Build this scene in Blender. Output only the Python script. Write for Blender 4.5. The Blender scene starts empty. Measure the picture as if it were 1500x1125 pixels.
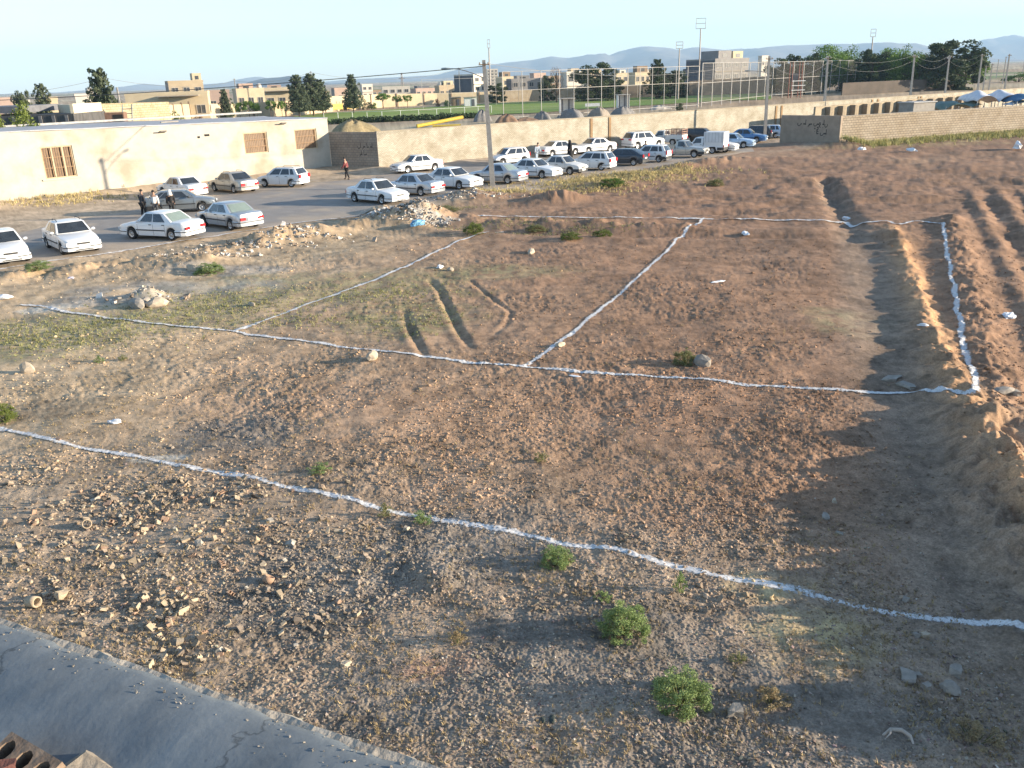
import bpy, bmesh, math, random
import numpy as np
from mathutils import Vector, Matrix, Euler

sc = bpy.context.scene
COL = sc.collection
random.seed(7)
RNG = np.random.default_rng(11)

# ------------------------------------------------------------------ camera, sky, sun, exposure
CAM_H = 7.5                 # eye height above the waste ground, standing on a flat roof
PITCH = math.radians(19.64)
ROLL = math.radians(1.9)
FPX, PW, PH = 1260.0, 1500.0, 1125.0
Fv = np.array([0, math.cos(PITCH), -math.sin(PITCH)])
_R0 = np.array([1.0, 0, 0])
_U0 = np.array([0, math.sin(PITCH), math.cos(PITCH)])
Rv = math.cos(ROLL) * _R0 - math.sin(ROLL) * _U0
Uv = math.sin(ROLL) * _R0 + math.cos(ROLL) * _U0

cam_d = bpy.data.cameras.new("camera")
cam = bpy.data.objects.new("camera", cam_d)
COL.objects.link(cam)
cam_d.sensor_width = 36.0
cam_d.lens = 36.0 * FPX / PW
cam_d.clip_start = 0.05
cam_d.clip_end = 40000
M = Matrix(((Rv[0], Uv[0], -Fv[0], 0), (Rv[1], Uv[1], -Fv[1], 0), (Rv[2], Uv[2], -Fv[2], CAM_H), (0, 0, 0, 1)))
cam.matrix_world = M
sc.camera = cam

SUN_AZ = math.radians(-6.0)     # direction towards the sun in plan, from +x
SUN_EL = math.radians(11.5)
SUN_DIR = Vector((math.cos(SUN_AZ) * math.cos(SUN_EL), math.sin(SUN_AZ) * math.cos(SUN_EL), math.sin(SUN_EL)))
sun_d = bpy.data.lights.new("sun", 'SUN')
sun_d.energy = 5.0
sun_d.angle = math.radians(0.55)
sun_d.color = (1.0, 0.86, 0.67)
sun = bpy.data.objects.new("sun", sun_d)
COL.objects.link(sun)
sun.location = (60, -20, 40)
sun.rotation_euler = SUN_DIR.to_track_quat('Z', 'Y').to_euler()

world = bpy.data.worlds.new("World")
sc.world = world
world.use_nodes = True
wn = world.node_tree.nodes
wl = world.node_tree.links
for n in list(wn):
    wn.remove(n)
sky = wn.new('ShaderNodeTexSky')
sky.sky_type = 'NISHITA'
sky.sun_disc = False
sky.sun_elevation = SUN_EL
sky.sun_rotation = math.pi / 2 - SUN_AZ
sky.altitude = 1400
sky.air_density = 1.0
sky.dust_density = 0.7
sky.ozone_density = 1.6
bg = wn.new('ShaderNodeBackground')
bg.inputs['Strength'].default_value = 0.107
wo = wn.new('ShaderNodeOutputWorld')
wl.new(sky.outputs[0], bg.inputs[0])
wl.new(bg.outputs[0], wo.inputs[0])

sc.view_settings.view_transform = 'Standard'
sc.view_settings.look = 'None'
sc.view_settings.gamma = 1.0
sc.view_settings.exposure = 1.68
sc.render.engine = 'CYCLES'
sc.cycles.use_denoising = True
sc.cycles.max_bounces = 6
sc.cycles.diffuse_bounces = 2
sc.cycles.glossy_bounces = 3
sc.cycles.transmission_bounces = 4
sc.cycles.volume_bounces = 0
sc.cycles.transparent_max_bounces = 8

# ------------------------------------------------------------------ survey helpers (where the sight lines of the survey meet the ground)
def ray(px, py):
    return Fv * FPX + (px - PW / 2) * Rv - (py - PH / 2) * Uv

def P(px, py, z=0.0):
    d = ray(px, py)
    t = (z - CAM_H) / d[2]
    return Vector((t * d[0], t * d[1], z))

def R(px, py, D):
    d = ray(px, py)
    t = D / d[1]
    return Vector((t * d[0], D, CAM_H + t * d[2]))

# ------------------------------------------------------------------ noise
def _hash(ix, iy, seed):
    with np.errstate(over='ignore'):
        h = (ix.astype(np.uint32) * np.uint32(374761393)) ^ (iy.astype(np.uint32) * np.uint32(668265263)) ^ np.uint32((seed * 2246822519) & 0xffffffff)
        h = (h ^ (h >> np.uint32(13))) * np.uint32(1274126177)
        h = h ^ (h >> np.uint32(16))
        h = h * np.uint32(2654435761)
        h = h ^ (h >> np.uint32(15))
    return h

def perlin(x, y, seed=0):
    x = np.asarray(x, float); y = np.asarray(y, float)
    fx = np.floor(x); fy = np.floor(y)
    ix = fx.astype(np.int64); iy = fy.astype(np.int64)
    u = x - fx; v = y - fy
    def g(ax, ay, du, dv):
        a = _hash(ax & 0xffffffff, ay & 0xffffffff, seed).astype(np.float64) * (2 * math.pi / 4294967296.0)
        return np.cos(a) * du + np.sin(a) * dv
    su = u * u * u * (u * (u * 6 - 15) + 10); sv = v * v * v * (v * (v * 6 - 15) + 10)
    a = g(ix, iy, u, v); b = g(ix + 1, iy, u - 1, v)
    c = g(ix, iy + 1, u, v - 1); d = g(ix + 1, iy + 1, u - 1, v - 1)
    return 1.5 * ((a + (b - a) * su) + ((c + (d - c) * su) - (a + (b - a) * su)) * sv)

def fbm(x, y, wl, octs=3, seed=0, gain=0.5):
    r = 0; a = 1.0
    for o in range(octs):
        r = r + a * perlin(x / wl + 17.3 * o, y / wl - 9.1 * o, seed + o)
        wl *= 0.5; a *= gain
    return r

def sstep(a, b, x):
    t = np.clip((x - a) / (b - a), 0, 1)
    return t * t * (3 - 2 * t)

def pline(x, y, pts, reach=6.0):
    """distance, fraction along and signed side to a polyline"""
    D = np.full(x.shape, 1e6); T = np.zeros(x.shape); S = np.zeros(x.shape)
    n = len(pts) - 1
    for i in range(n):
        ax, ay = pts[i][0], pts[i][1]; bx, by = pts[i + 1][0], pts[i + 1][1]
        m = (x > min(ax, bx) - reach) & (x < max(ax, bx) + reach) & (y > min(ay, by) - reach) & (y < max(ay, by) + reach)
        if not m.any():
            continue
        xx = x[m]; yy = y[m]
        vx, vy = bx - ax, by - ay
        L2 = vx * vx + vy * vy + 1e-9
        t = np.clip(((xx - ax) * vx + (yy - ay) * vy) / L2, 0, 1)
        dx = xx - ax - t * vx; dy = yy - ay - t * vy
        d = np.sqrt(dx * dx + dy * dy)
        s = np.sign(vx * dy - vy * dx)
        old = D[m]
        k = d < old
        old[k] = d[k]; D[m] = old
        tt = T[m]; tt[k] = (i + t[k]) / n; T[m] = tt
        ss = S[m]; ss[k] = s[k]; S[m] = ss
    return D, T, S

def pp(*px):
    return [tuple(P(a, b)[:2]) for a, b in px]

# ------------------------------------------------------------------ the lie of the land
BLD_A, BLD_B = Vector((-52.0, 46.4, 0)), Vector((-15.9, 81.4, 0))      # foot of the long building's street front
CORNER = Vector((-11.16, 78.66, 0))
BRK_DIR = Vector((42.3, 27.7, 0)).normalized()
BRK_END = CORNER + BRK_DIR * 192
WR_A = Vector((33.5, 88.94, 0)); WR_DIR = Vector((24.0, 9.6, 0)).normalized(); WR_B = WR_A + WR_DIR * 48
_ws = R(1145, 164, 94.0); WR_SIDE = Vector((_ws.x, 94.0, 0))

RIDGE1 = pp((1303, 333), (1316, 350), (1345, 430), (1385, 540), (1428, 625), (1490, 735), (1580, 850), (1720, 985), (1900, 1120))
RIDGE2 = pp((1392, 322), (1412, 400), (1432, 480), (1458, 590), (1520, 660))
TREN1 = pp((1208, 262), (1222, 290), (1243, 332), (1262, 362), (1280, 420), (1296, 480), (1330, 545), (1370, 610), (1420, 720), (1500, 860), (1600, 980))
RUT1 = pp((592, 452), (600, 480), (612, 505), (622, 528))
RUT2 = pp((628, 408), (645, 425), (656, 450), (670, 480), (690, 512))
RUT3 = pp((560, 408), (640, 404), (690, 412), (725, 440), (748, 458), (742, 475), (722, 490))
BANKROAD = pp((-60, 415), (60, 402), (180, 388), (330, 364), (450, 343), (540, 330), (600, 326))
DITCHTOP = pp((640, 332), (760, 338), (900, 343), (1060, 345), (1200, 347), (1290, 352))
LOWBANK = pp((560, 322), (640, 316), (720, 326), (830, 329), (1000, 333))
MOUNDS = [(590, 324, .52, 2.1), (562, 312, .5, 1.2), (625, 322, .55, 1.3), (815, 293, .34, 1.7), (800, 295, .22, 1.6), (835, 294, .2, 1.4), (690, 290, .55, 2.2),
          (250, 392, .25, 2.0), (300, 386, .3, 1.2), (205, 438, .28, .8), (225, 436, .22, .6), (1030, 240, .45, 2.2), (1000, 246, .35, 1.8), (1075, 235, .5, 2.5),
          (1235, 214, .6, 2.2), (1180, 212, .4, 3.0), (960, 262, .3, 3.0), (880, 272, .3, 2.5), (430, 350, .35, 1.4), (390, 356, .35, 1.2), (470, 345, .3, 1.3),
          (640, 850, .14, .6), (1490, 640, .3, 1.0)]
_MND = [(P(a, b)[0], P(a, b)[1], h, w) for a, b, h, w in MOUNDS]
FUR0 = P(1430, 577); FURD = (P(1380, 328) - P(1430, 577)).normalized(); FURN = Vector((FURD[1], -FURD[0], 0))
BANK_L = pp((0, 300), (110, 290), (245, 275), (375, 262), (487, 249))
ROADA = pp((-300, 452), (100, 381), (300, 350), (430, 328), (530, 317))

def road_zone(x, y):
    """1 on the street between the long building, the brick wall and the waste ground"""
    d = Vector((12.1, 11.0, 0)).normalized()
    e = P(330, 346)
    s = (x - e[0]) * (-d[1]) + (y - e[1]) * d[0]          # metres beyond the street edge
    return s

def height(x, y, micro=True):
    x = np.atleast_1d(np.asarray(x, float)); y = np.atleast_1d(np.asarray(y, float))
    r = np.hypot(x, y)
    near = 1 - sstep(110, 150, r)
    z = 0.10 * fbm(x, y, 9.0, 2, 3) * near
    s = road_zone(x, y)
    onroad = sstep(0.0, 1.2, s) * (1 - sstep(60, 75, y))
    onroad = np.maximum(onroad, sstep(-1.0, 1.5, (x - CORNER[0]) * (-BRK_DIR[1]) + (y - CORNER[1]) * BRK_DIR[0] + 17.5) * (y > 55))
    flat = 1 - 0.85 * onroad
    z = z * flat
    # ridges and trenches of the dug strip on the right
    D, T, S = pline(x, y, RIDGE1, 5)
    D = np.abs(D + .16 * fbm(x, y, .9, 3, 48))
    hh = np.interp(T, [0, .1, .3, .5, .62, .75, 1], [.10, .17, .28, .55, .86, 1.08, 1.15])
    wv = 1 + 0.35 * fbm(x, y, 1.3, 2, 41)
    side = np.where(S > 0, 0.62, 1.35)
    z = z + hh * (0.82 + 0.26 * fbm(x, y, 1.1, 3, 40, .6) + .16 * fbm(x, y, .34, 3, 47, .6)) * np.exp(-(D / (side * np.interp(T, [0, .5, 1], [.38, .62, .95]) * wv)) ** 2)
    D, T, S = pline(x, y, RIDGE2, 4)
    z = z + (0.24 + 0.10 * fbm(x, y, .6, 4, 43, .6)) * np.exp(-(D / 0.7) ** 2)
    D, T, S = pline(x, y, TREN1, 5)
    D = np.abs(D + .30 * fbm(x, y, 1.5, 3, 49))
    z = z - np.interp(T, [0, .12, .3, 1], [.50, .38, .08, .05]) * (1 + .3 * fbm(x, y, 1.2, 3, 45)) * np.exp(-(D / np.interp(T, [0, .25, 1], [.5, .75, 1.5])) ** 2)
    # old plough furrows right of the dug strip
    a = (x - FUR0[0]) * FURN[0] + (y - FUR0[1]) * FURN[1]
    b = (x - FUR0[0]) * FURD[0] + (y - FUR0[1]) * FURD[1]
    fm = sstep(1.0, 2.2, a) * (1 - sstep(30, 44, a)) * sstep(-14, -8, b) * (1 - sstep(34, 42, b))
    z = z + fm * (0.085 * np.sin(a * 2 * math.pi / 1.55 + .9 * fbm(x, y, 4.0, 2, 51)) + 0.05 * fbm(x, y, 1.1, 4, 52, .62))
    for pts, dep, w in ((RUT1, .075, .14), (RUT2, .09, .15), (RUT3, .04, .10)):
        D, T, S = pline(x, y, pts, 1.8)
        e = np.sin(np.clip(T, 0, 1) * math.pi) ** 0.4
        z = z + e * (-dep * np.exp(-(D / w) ** 2) + 0.22 * dep * np.exp(-((D - 1.8 * w) / w) ** 2))
    D, T, S = pline(x, y, BANKROAD, 5)
    z = z + (0.20 + 0.20 * fbm(x, y, 1.3, 4, 61, .6)) * np.exp(-(D / 1.3) ** 2)
    D, T, S = pline(x, y, DITCHTOP, 4)
    z = z - (0.10 + .08 * fbm(x, y, 2, 2, 62)) * np.exp(-(D / 0.8) ** 2) + 0.10 * np.exp(-((D - 1.5) / .7) ** 2)
    D, T, S = pline(x, y, LOWBANK, 4)
    z = z + (0.10 + 0.18 * fbm(x, y, 1.4, 4, 63, .6)) * np.exp(-(D / 0.9) ** 2)
    q = sstep(38, 48, y - .15 * x) * sstep(2, 9, x) * (1 - sstep(85, 95, y)) * (1 - onroad)
    z = z + q * .13 * fbm(x * .45, y, 1.7, 4, 57, .6)
    for mx, my, h, w in _MND:
        d2 = ((x - mx) ** 2 + (y - my) ** 2) / (w * w)
        m = d2 < 7
        if m.any():
            z[m] += h * np.exp(-d2[m] * 1.2) * (1 + 0.22 * fbm(x[m], y[m], 0.6, 4, 70, .6))
    # earth banked against the foot of the building and of the walls
    D, T, S = pline(x, y, [BLD_A[:2], BLD_B[:2], CORNER[:2], (CORNER + BRK_DIR * 100)[:2]], 5)
    z = z + (0.36 + 0.2 * fbm(x, y, 3.0, 2, 71)) * np.exp(-(D / 1.5) ** 2) * (T < .9)
    if micro:
        gm = np.clip(1 - onroad * 1.1, 0.06, 1)
        Dt, Tt, St = pline(x, y, TREN1, 5)
        gm = gm * (1 - 0.75 * np.exp(-(Dt / 1.7) ** 2))
        pat = np.clip(0.8 + 0.9 * fbm(x, y, 4.0, 3, 80), 0.2, 1.7)
        z = z + gm * 0.040 * fbm(x, y, 2.4, 2, 86) * (1 - sstep(60, 120, r))
        z = z + gm * 0.022 * fbm(x, y, 0.8, 2, 81) * (1 - sstep(60, 120, r))
        z = z + gm * pat * 0.015 * fbm(x, y, 0.22, 2, 82) * (1 - sstep(45, 90, r))
        z = z + gm * pat * (0.020 * np.abs(fbm(x, y, 0.085, 2, 84)) + 0.010 * perlin(x / .034, y / .034, 88) * (r < 22)) * (1 - sstep(25, 60, r))
    # land beyond the plots is level
    return z

def hz(x, y):
    return float(height(np.array([x]), np.array([y]), micro=True)[0])

def G(px, py):
    q = P(px, py)
    for _ in range(5):
        q = P(px, py, float(height(np.array([q[0]]), np.array([q[1]]), micro=False)[0]))
    return q

# ------------------------------------------------------------------ materials
MATS = {}
def nmat(name):
    m = bpy.data.materials.new(name)
    m.use_nodes = True
    nt = m.node_tree
    b = nt.nodes['Principled BSDF']
    return m, nt, b

def mat(name, c1, c2=None, scale=6.0, rough=0.85, bump=0.0, bscale=None, metal=0.0, spec=0.4, detail=4.0, lo=0.35, hi=0.65, coords='Object', stretch=None, coat=0.0, c3=None, scale3=1.2):
    if name in MATS:
        return MATS[name]
    m, nt, b = nmat(name)
    L = nt.links
    b.inputs['Roughness'].default_value = rough
    b.inputs['Metallic'].default_value = metal
    b.inputs['Specular IOR Level'].default_value = spec
    if coat:
        b.inputs['Coat Weight'].default_value = coat
        b.inputs['Coat Roughness'].default_value = 0.08
    tc = nt.nodes.new('ShaderNodeTexCoord')
    vec = tc.outputs[coords]
    if stretch:
        mp = nt.nodes.new('ShaderNodeMapping')
        mp.inputs['Scale'].default_value = stretch
        L.new(vec, mp.inputs[0]); vec = mp.outputs[0]
    if c2 is None:
        c2 = tuple(min(1, v * 0.8) for v in c1)
    nz = nt.nodes.new('ShaderNodeTexNoise')
    nz.inputs['Scale'].default_value = scale
    nz.inputs['Detail'].default_value = detail
    nz.inputs['Roughness'].default_value = 0.62
    L.new(vec, nz.inputs['Vector'])
    rp = nt.nodes.new('ShaderNodeValToRGB')
    rp.color_ramp.elements[0].position = lo; rp.color_ramp.elements[0].color = (*c2, 1)
    rp.color_ramp.elements[1].position = hi; rp.color_ramp.elements[1].color = (*c1, 1)
    L.new(nz.outputs['Fac'], rp.inputs[0])
    out = rp.outputs[0]
    if c3 is not None:
        n3 = nt.nodes.new('ShaderNodeTexNoise')
        n3.inputs['Scale'].default_value = scale3
        n3.inputs['Detail'].default_value = 5
        L.new(vec, n3.inputs['Vector'])
        r3 = nt.nodes.new('ShaderNodeValToRGB')
        r3.color_ramp.elements[0].position = 0.5; r3.color_ramp.elements[0].color = (0, 0, 0, 1)
        r3.color_ramp.elements[1].position = 0.66; r3.color_ramp.elements[1].color = (1, 1, 1, 1)
        L.new(n3.outputs['Fac'], r3.inputs[0])
        mx = nt.nodes.new('ShaderNodeMix'); mx.data_type = 'RGBA'
        L.new(r3.outputs[0], mx.inputs['Factor']); L.new(out, mx.inputs['A']); mx.inputs['B'].default_value = (*c3, 1)
        out = mx.outputs['Result']
    L.new(out, b.inputs['Base Color'])
    if bump:
        bn = nt.nodes.new('ShaderNodeTexNoise')
        bn.inputs['Scale'].default_value = bscale or scale * 3
        bn.inputs['Detail'].default_value = 5
        L.new(vec, bn.inputs['Vector'])
        bp = nt.nodes.new('ShaderNodeBump')
        bp.inputs['Strength'].default_value = 0.6
        bp.inputs['Distance'].default_value = bump
        L.new(bn.outputs['Fac'], bp.inputs['Height'])
        L.new(bp.outputs[0], b.inputs['Normal'])
    MATS[name] = m
    return m

def brickmat(name, c1, c2, mortar, bw, bh, msize=0.012, swap=False, dirt=None, bump=0.008):
    if name in MATS:
        return MATS[name]
    m, nt, b = nmat(name)
    L = nt.links
    b.inputs['Roughness'].default_value = 0.92
    b.inputs['Specular IOR Level'].default_value = 0.2
    tc = nt.nodes.new('ShaderNodeTexCoord')
    mp = nt.nodes.new('ShaderNodeMapping')
    mp.inputs['Rotation'].default_value = (math.radians(90), 0, 0) if not swap else (math.radians(90), 0, math.radians(90))
    L.new(tc.outputs['UV'], mp.inputs[0])
    bk = nt.nodes.new('ShaderNodeTexBrick')
    bk.inputs['Scale'].default_value = 1.0
    bk.inputs['Brick Width'].default_value = bw
    bk.inputs['Row Height'].default_value = bh
    bk.inputs['Mortar Size'].default_value = msize
    bk.inputs['Mortar Smooth'].default_value = 0.3
    bk.inputs['Bias'].default_value = -0.2
    bk.inputs['Color1'].default_value = (*c1, 1)
    bk.inputs['Color2'].default_value = (*c2, 1)
    bk.inputs['Mortar'].default_value = (*mortar, 1)
    L.new(tc.outputs['UV'], bk.inputs['Vector'])
    nz = nt.nodes.new('ShaderNodeTexNoise')
    nz.inputs['Scale'].default_value = 0.7
    nz.inputs['Detail'].default_value = 6
    L.new(tc.outputs['UV'], nz.inputs['Vector'])
    rp = nt.nodes.new('ShaderNodeValToRGB')
    rp.color_ramp.elements[0].position = 0.3; rp.color_ramp.elements[0].color = (*(dirt or (0.7, 0.66, 0.6)), 1)
    rp.color_ramp.elements[1].position = 0.62; rp.color_ramp.elements[1].color = (1, 1, 1, 1)
    L.new(nz.outputs['Fac'], rp.inputs[0])
    mx = nt.nodes.new('ShaderNodeMix'); mx.data_type = 'RGBA'; mx.blend_type = 'MULTIPLY'
    mx.inputs['Factor'].default_value = 1.0
    L.new(bk.outputs['Color'], mx.inputs['A']); L.new(rp.outputs[0], mx.inputs['B'])
    L.new(mx.outputs['Result'], b.inputs['Base Color'])
    bp = nt.nodes.new('ShaderNodeBump')
    bp.inputs['Strength'].default_value = 0.7
    bp.inputs['Distance'].default_value = bump
    inv = nt.nodes.new('ShaderNodeMath'); inv.operation = 'SUBTRACT'; inv.inputs[0].default_value = 1.0
    L.new(bk.outputs['Fac'], inv.inputs[1])
    L.new(inv.outputs[0], bp.inputs['Height'])
    L.new(bp.outputs[0], b.inputs['Normal'])
    MATS[name] = m
    return m

def attrmat(name, rough=0.95, fine=60.0, amp=0.35, bump=0.012, bscale=45.0, spec=0.15, trans=0.0):
    """colour comes from the mesh's own Col attribute, broken up by a fine noise"""
    m, nt, b = nmat(name)
    L = nt.links
    b.inputs['Roughness'].default_value = rough
    b.inputs['Specular IOR Level'].default_value = spec
    at = nt.nodes.new('ShaderNodeAttribute'); at.attribute_name = 'Col'
    out = at.outputs['Color']
    tc = nt.nodes.new('ShaderNodeTexCoord')
    if amp:
        nz = nt.nodes.new('ShaderNodeTexNoise'); nz.inputs['Scale'].default_value = fine; nz.inputs['Detail'].default_value = 3; nz.inputs['Roughness'].default_value = 0.7
        L.new(tc.outputs['Object'], nz.inputs['Vector'])
        mr = nt.nodes.new('ShaderNodeMapRange')
        mr.inputs['From Min'].default_value = 0.3; mr.inputs['From Max'].default_value = 0.7
        mr.inputs['To Min'].default_value = 1 - amp; mr.inputs['To Max'].default_value = 1 + amp
        L.new(nz.outputs['Fac'], mr.inputs['Value'])
        mx = nt.nodes.new('ShaderNodeMix'); mx.data_type = 'RGBA'; mx.blend_type = 'MULTIPLY'; mx.inputs['Factor'].default_value = 1
        L.new(out, mx.inputs['A']); L.new(mr.outputs[0], mx.inputs['B'])
        out = mx.outputs['Result']
    L.new(out, b.inputs['Base Color'])
    if bump:
        bn = nt.nodes.new('ShaderNodeTexNoise'); bn.inputs['Scale'].default_value = bscale; bn.inputs['Detail'].default_value = 4
        L.new(tc.outputs['Object'], bn.inputs['Vector'])
        bp = nt.nodes.new('ShaderNodeBump'); bp.inputs['Strength'].default_value = 0.8; bp.inputs['Distance'].default_value = bump
        L.new(bn.outputs['Fac'], bp.inputs['Height']); L.new(bp.outputs[0], b.inputs['Normal'])
    if trans:
        b.inputs['Subsurface Weight'].default_value = 0.0
    MATS[name] = m
    return m

# ------------------------------------------------------------------ mesh builder
class MB:
    def __init__(s):
        s.v = []; s.f = []; s.m = []; s.sm = []; s.uv = {}
    def add(s, vs, fs, mi=0, smooth=False):
        o = len(s.v)
        s.v += [tuple(p) for p in vs]
        for f in fs:
            s.f.append([o + i for i in f]); s.m.append(mi); s.sm.append(smooth)
        return s
    def box(s, c, d, rz=0.0, mi=0, taper=1.0, ry=0.0, rx=0.0):
        hx, hy, hz_ = d[0] / 2, d[1] / 2, d[2] / 2
        e = Euler((rx, ry, rz)).to_matrix()
        vs = []
        for z, k in ((-hz_, 1.0), (hz_, taper)):
            for x, y in ((-hx, -hy), (hx, -hy), (hx, hy), (-hx, hy)):
                vs.append(Vector(c) + e @ Vector((x * k, y * k, z)))
        s.add(vs, [(3, 2, 1, 0), (4, 5, 6, 7), (0, 1, 5, 4), (1, 2, 6, 5), (2, 3, 7, 6), (3, 0, 4, 7)], mi)
        return s
    def prism(s, poly, z0, z1, mi=0):
        n = len(poly)
        vs = [(p[0], p[1], z0) for p in poly] + [(p[0], p[1], z1) for p in poly]
        fs = [tuple(range(n - 1, -1, -1)), tuple(range(n, 2 * n))] + [(i, (i + 1) % n, n + (i + 1) % n, n + i) for i in range(n)]
        return s.add(vs, fs, mi)
    def tube(s, pts, r, seg=6, mi=0, cap=True, smooth=True):
        pts = [Vector(p) for p in pts]
        n = len(pts)
        rs = r if isinstance(r, (list, tuple)) else [r] * n
        vs = []; fs = []
        for i, p in enumerate(pts):
            t = (pts[min(i + 1, n - 1)] - pts[max(i - 1, 0)])
            t = t.normalized() if t.length > 1e-9 else Vector((0, 0, 1))
            a = Vector((0, 0, 1)) if abs(t.z) < 0.9 else Vector((1, 0, 0))
            u = t.cross(a).normalized(); w = t.cross(u)
            for k in range(seg):
                an = 2 * math.pi * k / seg
                vs.append(p + (u * math.cos(an) + w * math.sin(an)) * rs[i])
        for i in range(n - 1):
            for k in range(seg):
                a0 = i * seg + k; a1 = i * seg + (k + 1) % seg
                fs.append((a0, a1, a1 + seg, a0 + seg))
        s.add(vs, fs, mi, smooth)
        if cap:
            s.add(vs[:seg], [tuple(range(seg - 1, -1, -1))], mi); s.add(vs[-seg:], [tuple(range(seg))], mi)
        return s
    def lathe(s, prof, c=(0, 0, 0), seg=14, mi=0, axis='z', smooth=True):
        vs = []; fs = []
        n = len(prof)
        for k in range(seg):
            an = 2 * math.pi * k / seg
            for rr, h in prof:
                a, b = rr * math.cos(an), rr * math.sin(an)
                q = (a, b, h) if axis == 'z' else ((a, h, b) if axis == 'y' else (h, a, b))
                vs.append((q[0] + c[0], q[1] + c[1], q[2] + c[2]))
        for k in range(seg):
            for i in range(n - 1):
                a = k * n + i; b = ((k + 1) % seg) * n + i
                fs.append((a, b, b + 1, a + 1))
        return s.add(vs, fs, mi, smooth)
    def build(s, name, mats, parent=None, loc=(0, 0, 0), rz=0.0, uvdir=None, sharp=None):
        me = bpy.data.meshes.new(name)
        me.from_pydata(s.v, [], s.f)
        mats = mats if isinstance(mats, (list, tuple)) else [mats]
        for m in mats:
            me.materials.append(m)
        me.polygons.foreach_set('material_index', s.m)
        me.polygons.foreach_set('use_smooth', s.sm)
        if uvdir is not None:
            uvl = me.uv_layers.new(name='UV')
            d = Vector(uvdir).normalized()
            co = np.array([v for v in s.v]).reshape(-1, 3)
            nrm = Vector((-d.y, d.x, 0))
            for p in me.polygons:
                for li in p.loop_indices:
                    q = Vector(s.v[me.loops[li].vertex_index])
                    if abs(p.normal.dot(d)) > 0.7:
                        uvl.data[li].uv = (q.dot(nrm), q.z)
                    elif abs(p.normal.z) > 0.7:
                        uvl.data[li].uv = (q.dot(d), q.dot(nrm))
                    else:
                        uvl.data[li].uv = (q.dot(d), q.z)
        if sharp is not None:
            me.set_sharp_from_angle(angle=sharp)
        me.update()
        o = bpy.data.objects.new(name, me)
        COL.objects.link(o)
        o.location = loc
        o.rotation_euler = (0, 0, rz)
        if parent is not None:
            o.parent = parent
        return o

def np_mesh(name, V, F, mats, col=None, smooth=False, parent=None):
    """V (n,3), F (m,k) arrays"""
    me = bpy.data.meshes.new(name)
    n, (m, k) = len(V), F.shape
    me.vertices.add(n); me.vertices.foreach_set('co', np.ascontiguousarray(V, dtype=np.float32).ravel())
    me.loops.add(m * k); me.loops.foreach_set('vertex_index', np.ascontiguousarray(F, dtype=np.int32).ravel())
    me.polygons.add(m)
    me.polygons.foreach_set('loop_start', np.arange(0, m * k, k, dtype=np.int32))
    me.polygons.foreach_set('loop_total', np.full(m, k, dtype=np.int32))
    me.polygons.foreach_set('use_smooth', np.full(m, smooth, dtype=bool))
    if col is not None:
        a = me.color_attributes.new('Col', 'FLOAT_COLOR', 'POINT')
        c4 = np.ones((n, 4), dtype=np.float32); c4[:, :3] = col
        a.data.foreach_set('color', c4.ravel())
    for q in (mats if isinstance(mats, (list, tuple)) else [mats]):
        me.materials.append(q)
    me.update(calc_edges=True)
    o = bpy.data.objects.new(name, me)
    COL.objects.link(o)
    if parent is not None:
        o.parent = parent
    return o

def tag(o, label=None, cat=None, group=None, kind=None):
    if label: o['label'] = label
    if cat: o['category'] = cat
    if group: o['group'] = group
    if kind: o['kind'] = kind
    return o

def empty(name, loc=(0, 0, 0), rz=0.0, label=None, cat=None, group=None):
    o = bpy.data.objects.new(name, None)
    COL.objects.link(o)
    o.empty_display_size = 0.3
    o.location = loc
    o.rotation_euler = (0, 0, rz)
    return tag(o, label, cat, group)

def copy_tree(o, parent=None):
    c = o.copy()
    COL.objects.link(c)
    if parent is not None:
        c.parent = parent
    for ch in list(o.children):
        copy_tree(ch, c)
    return c
# ------------------------------------------------------------------ ground: one sheet from the photographer's feet to the horizon
def blob(x, y, px, py, rx, ry=None, ang=0.0):
    q = P(px, py); ry = ry or rx
    c, s = math.cos(ang), math.sin(ang)
    dx, dy = x - q[0], y - q[1]
    u = (c * dx + s * dy) / rx; v = (-s * dx + c * dy) / ry
    return u * u + v * v

def lerp3(c, d, t):
    return c * (1 - t[:, None]) + np.array(d)[None, :] * t[:, None]

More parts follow.
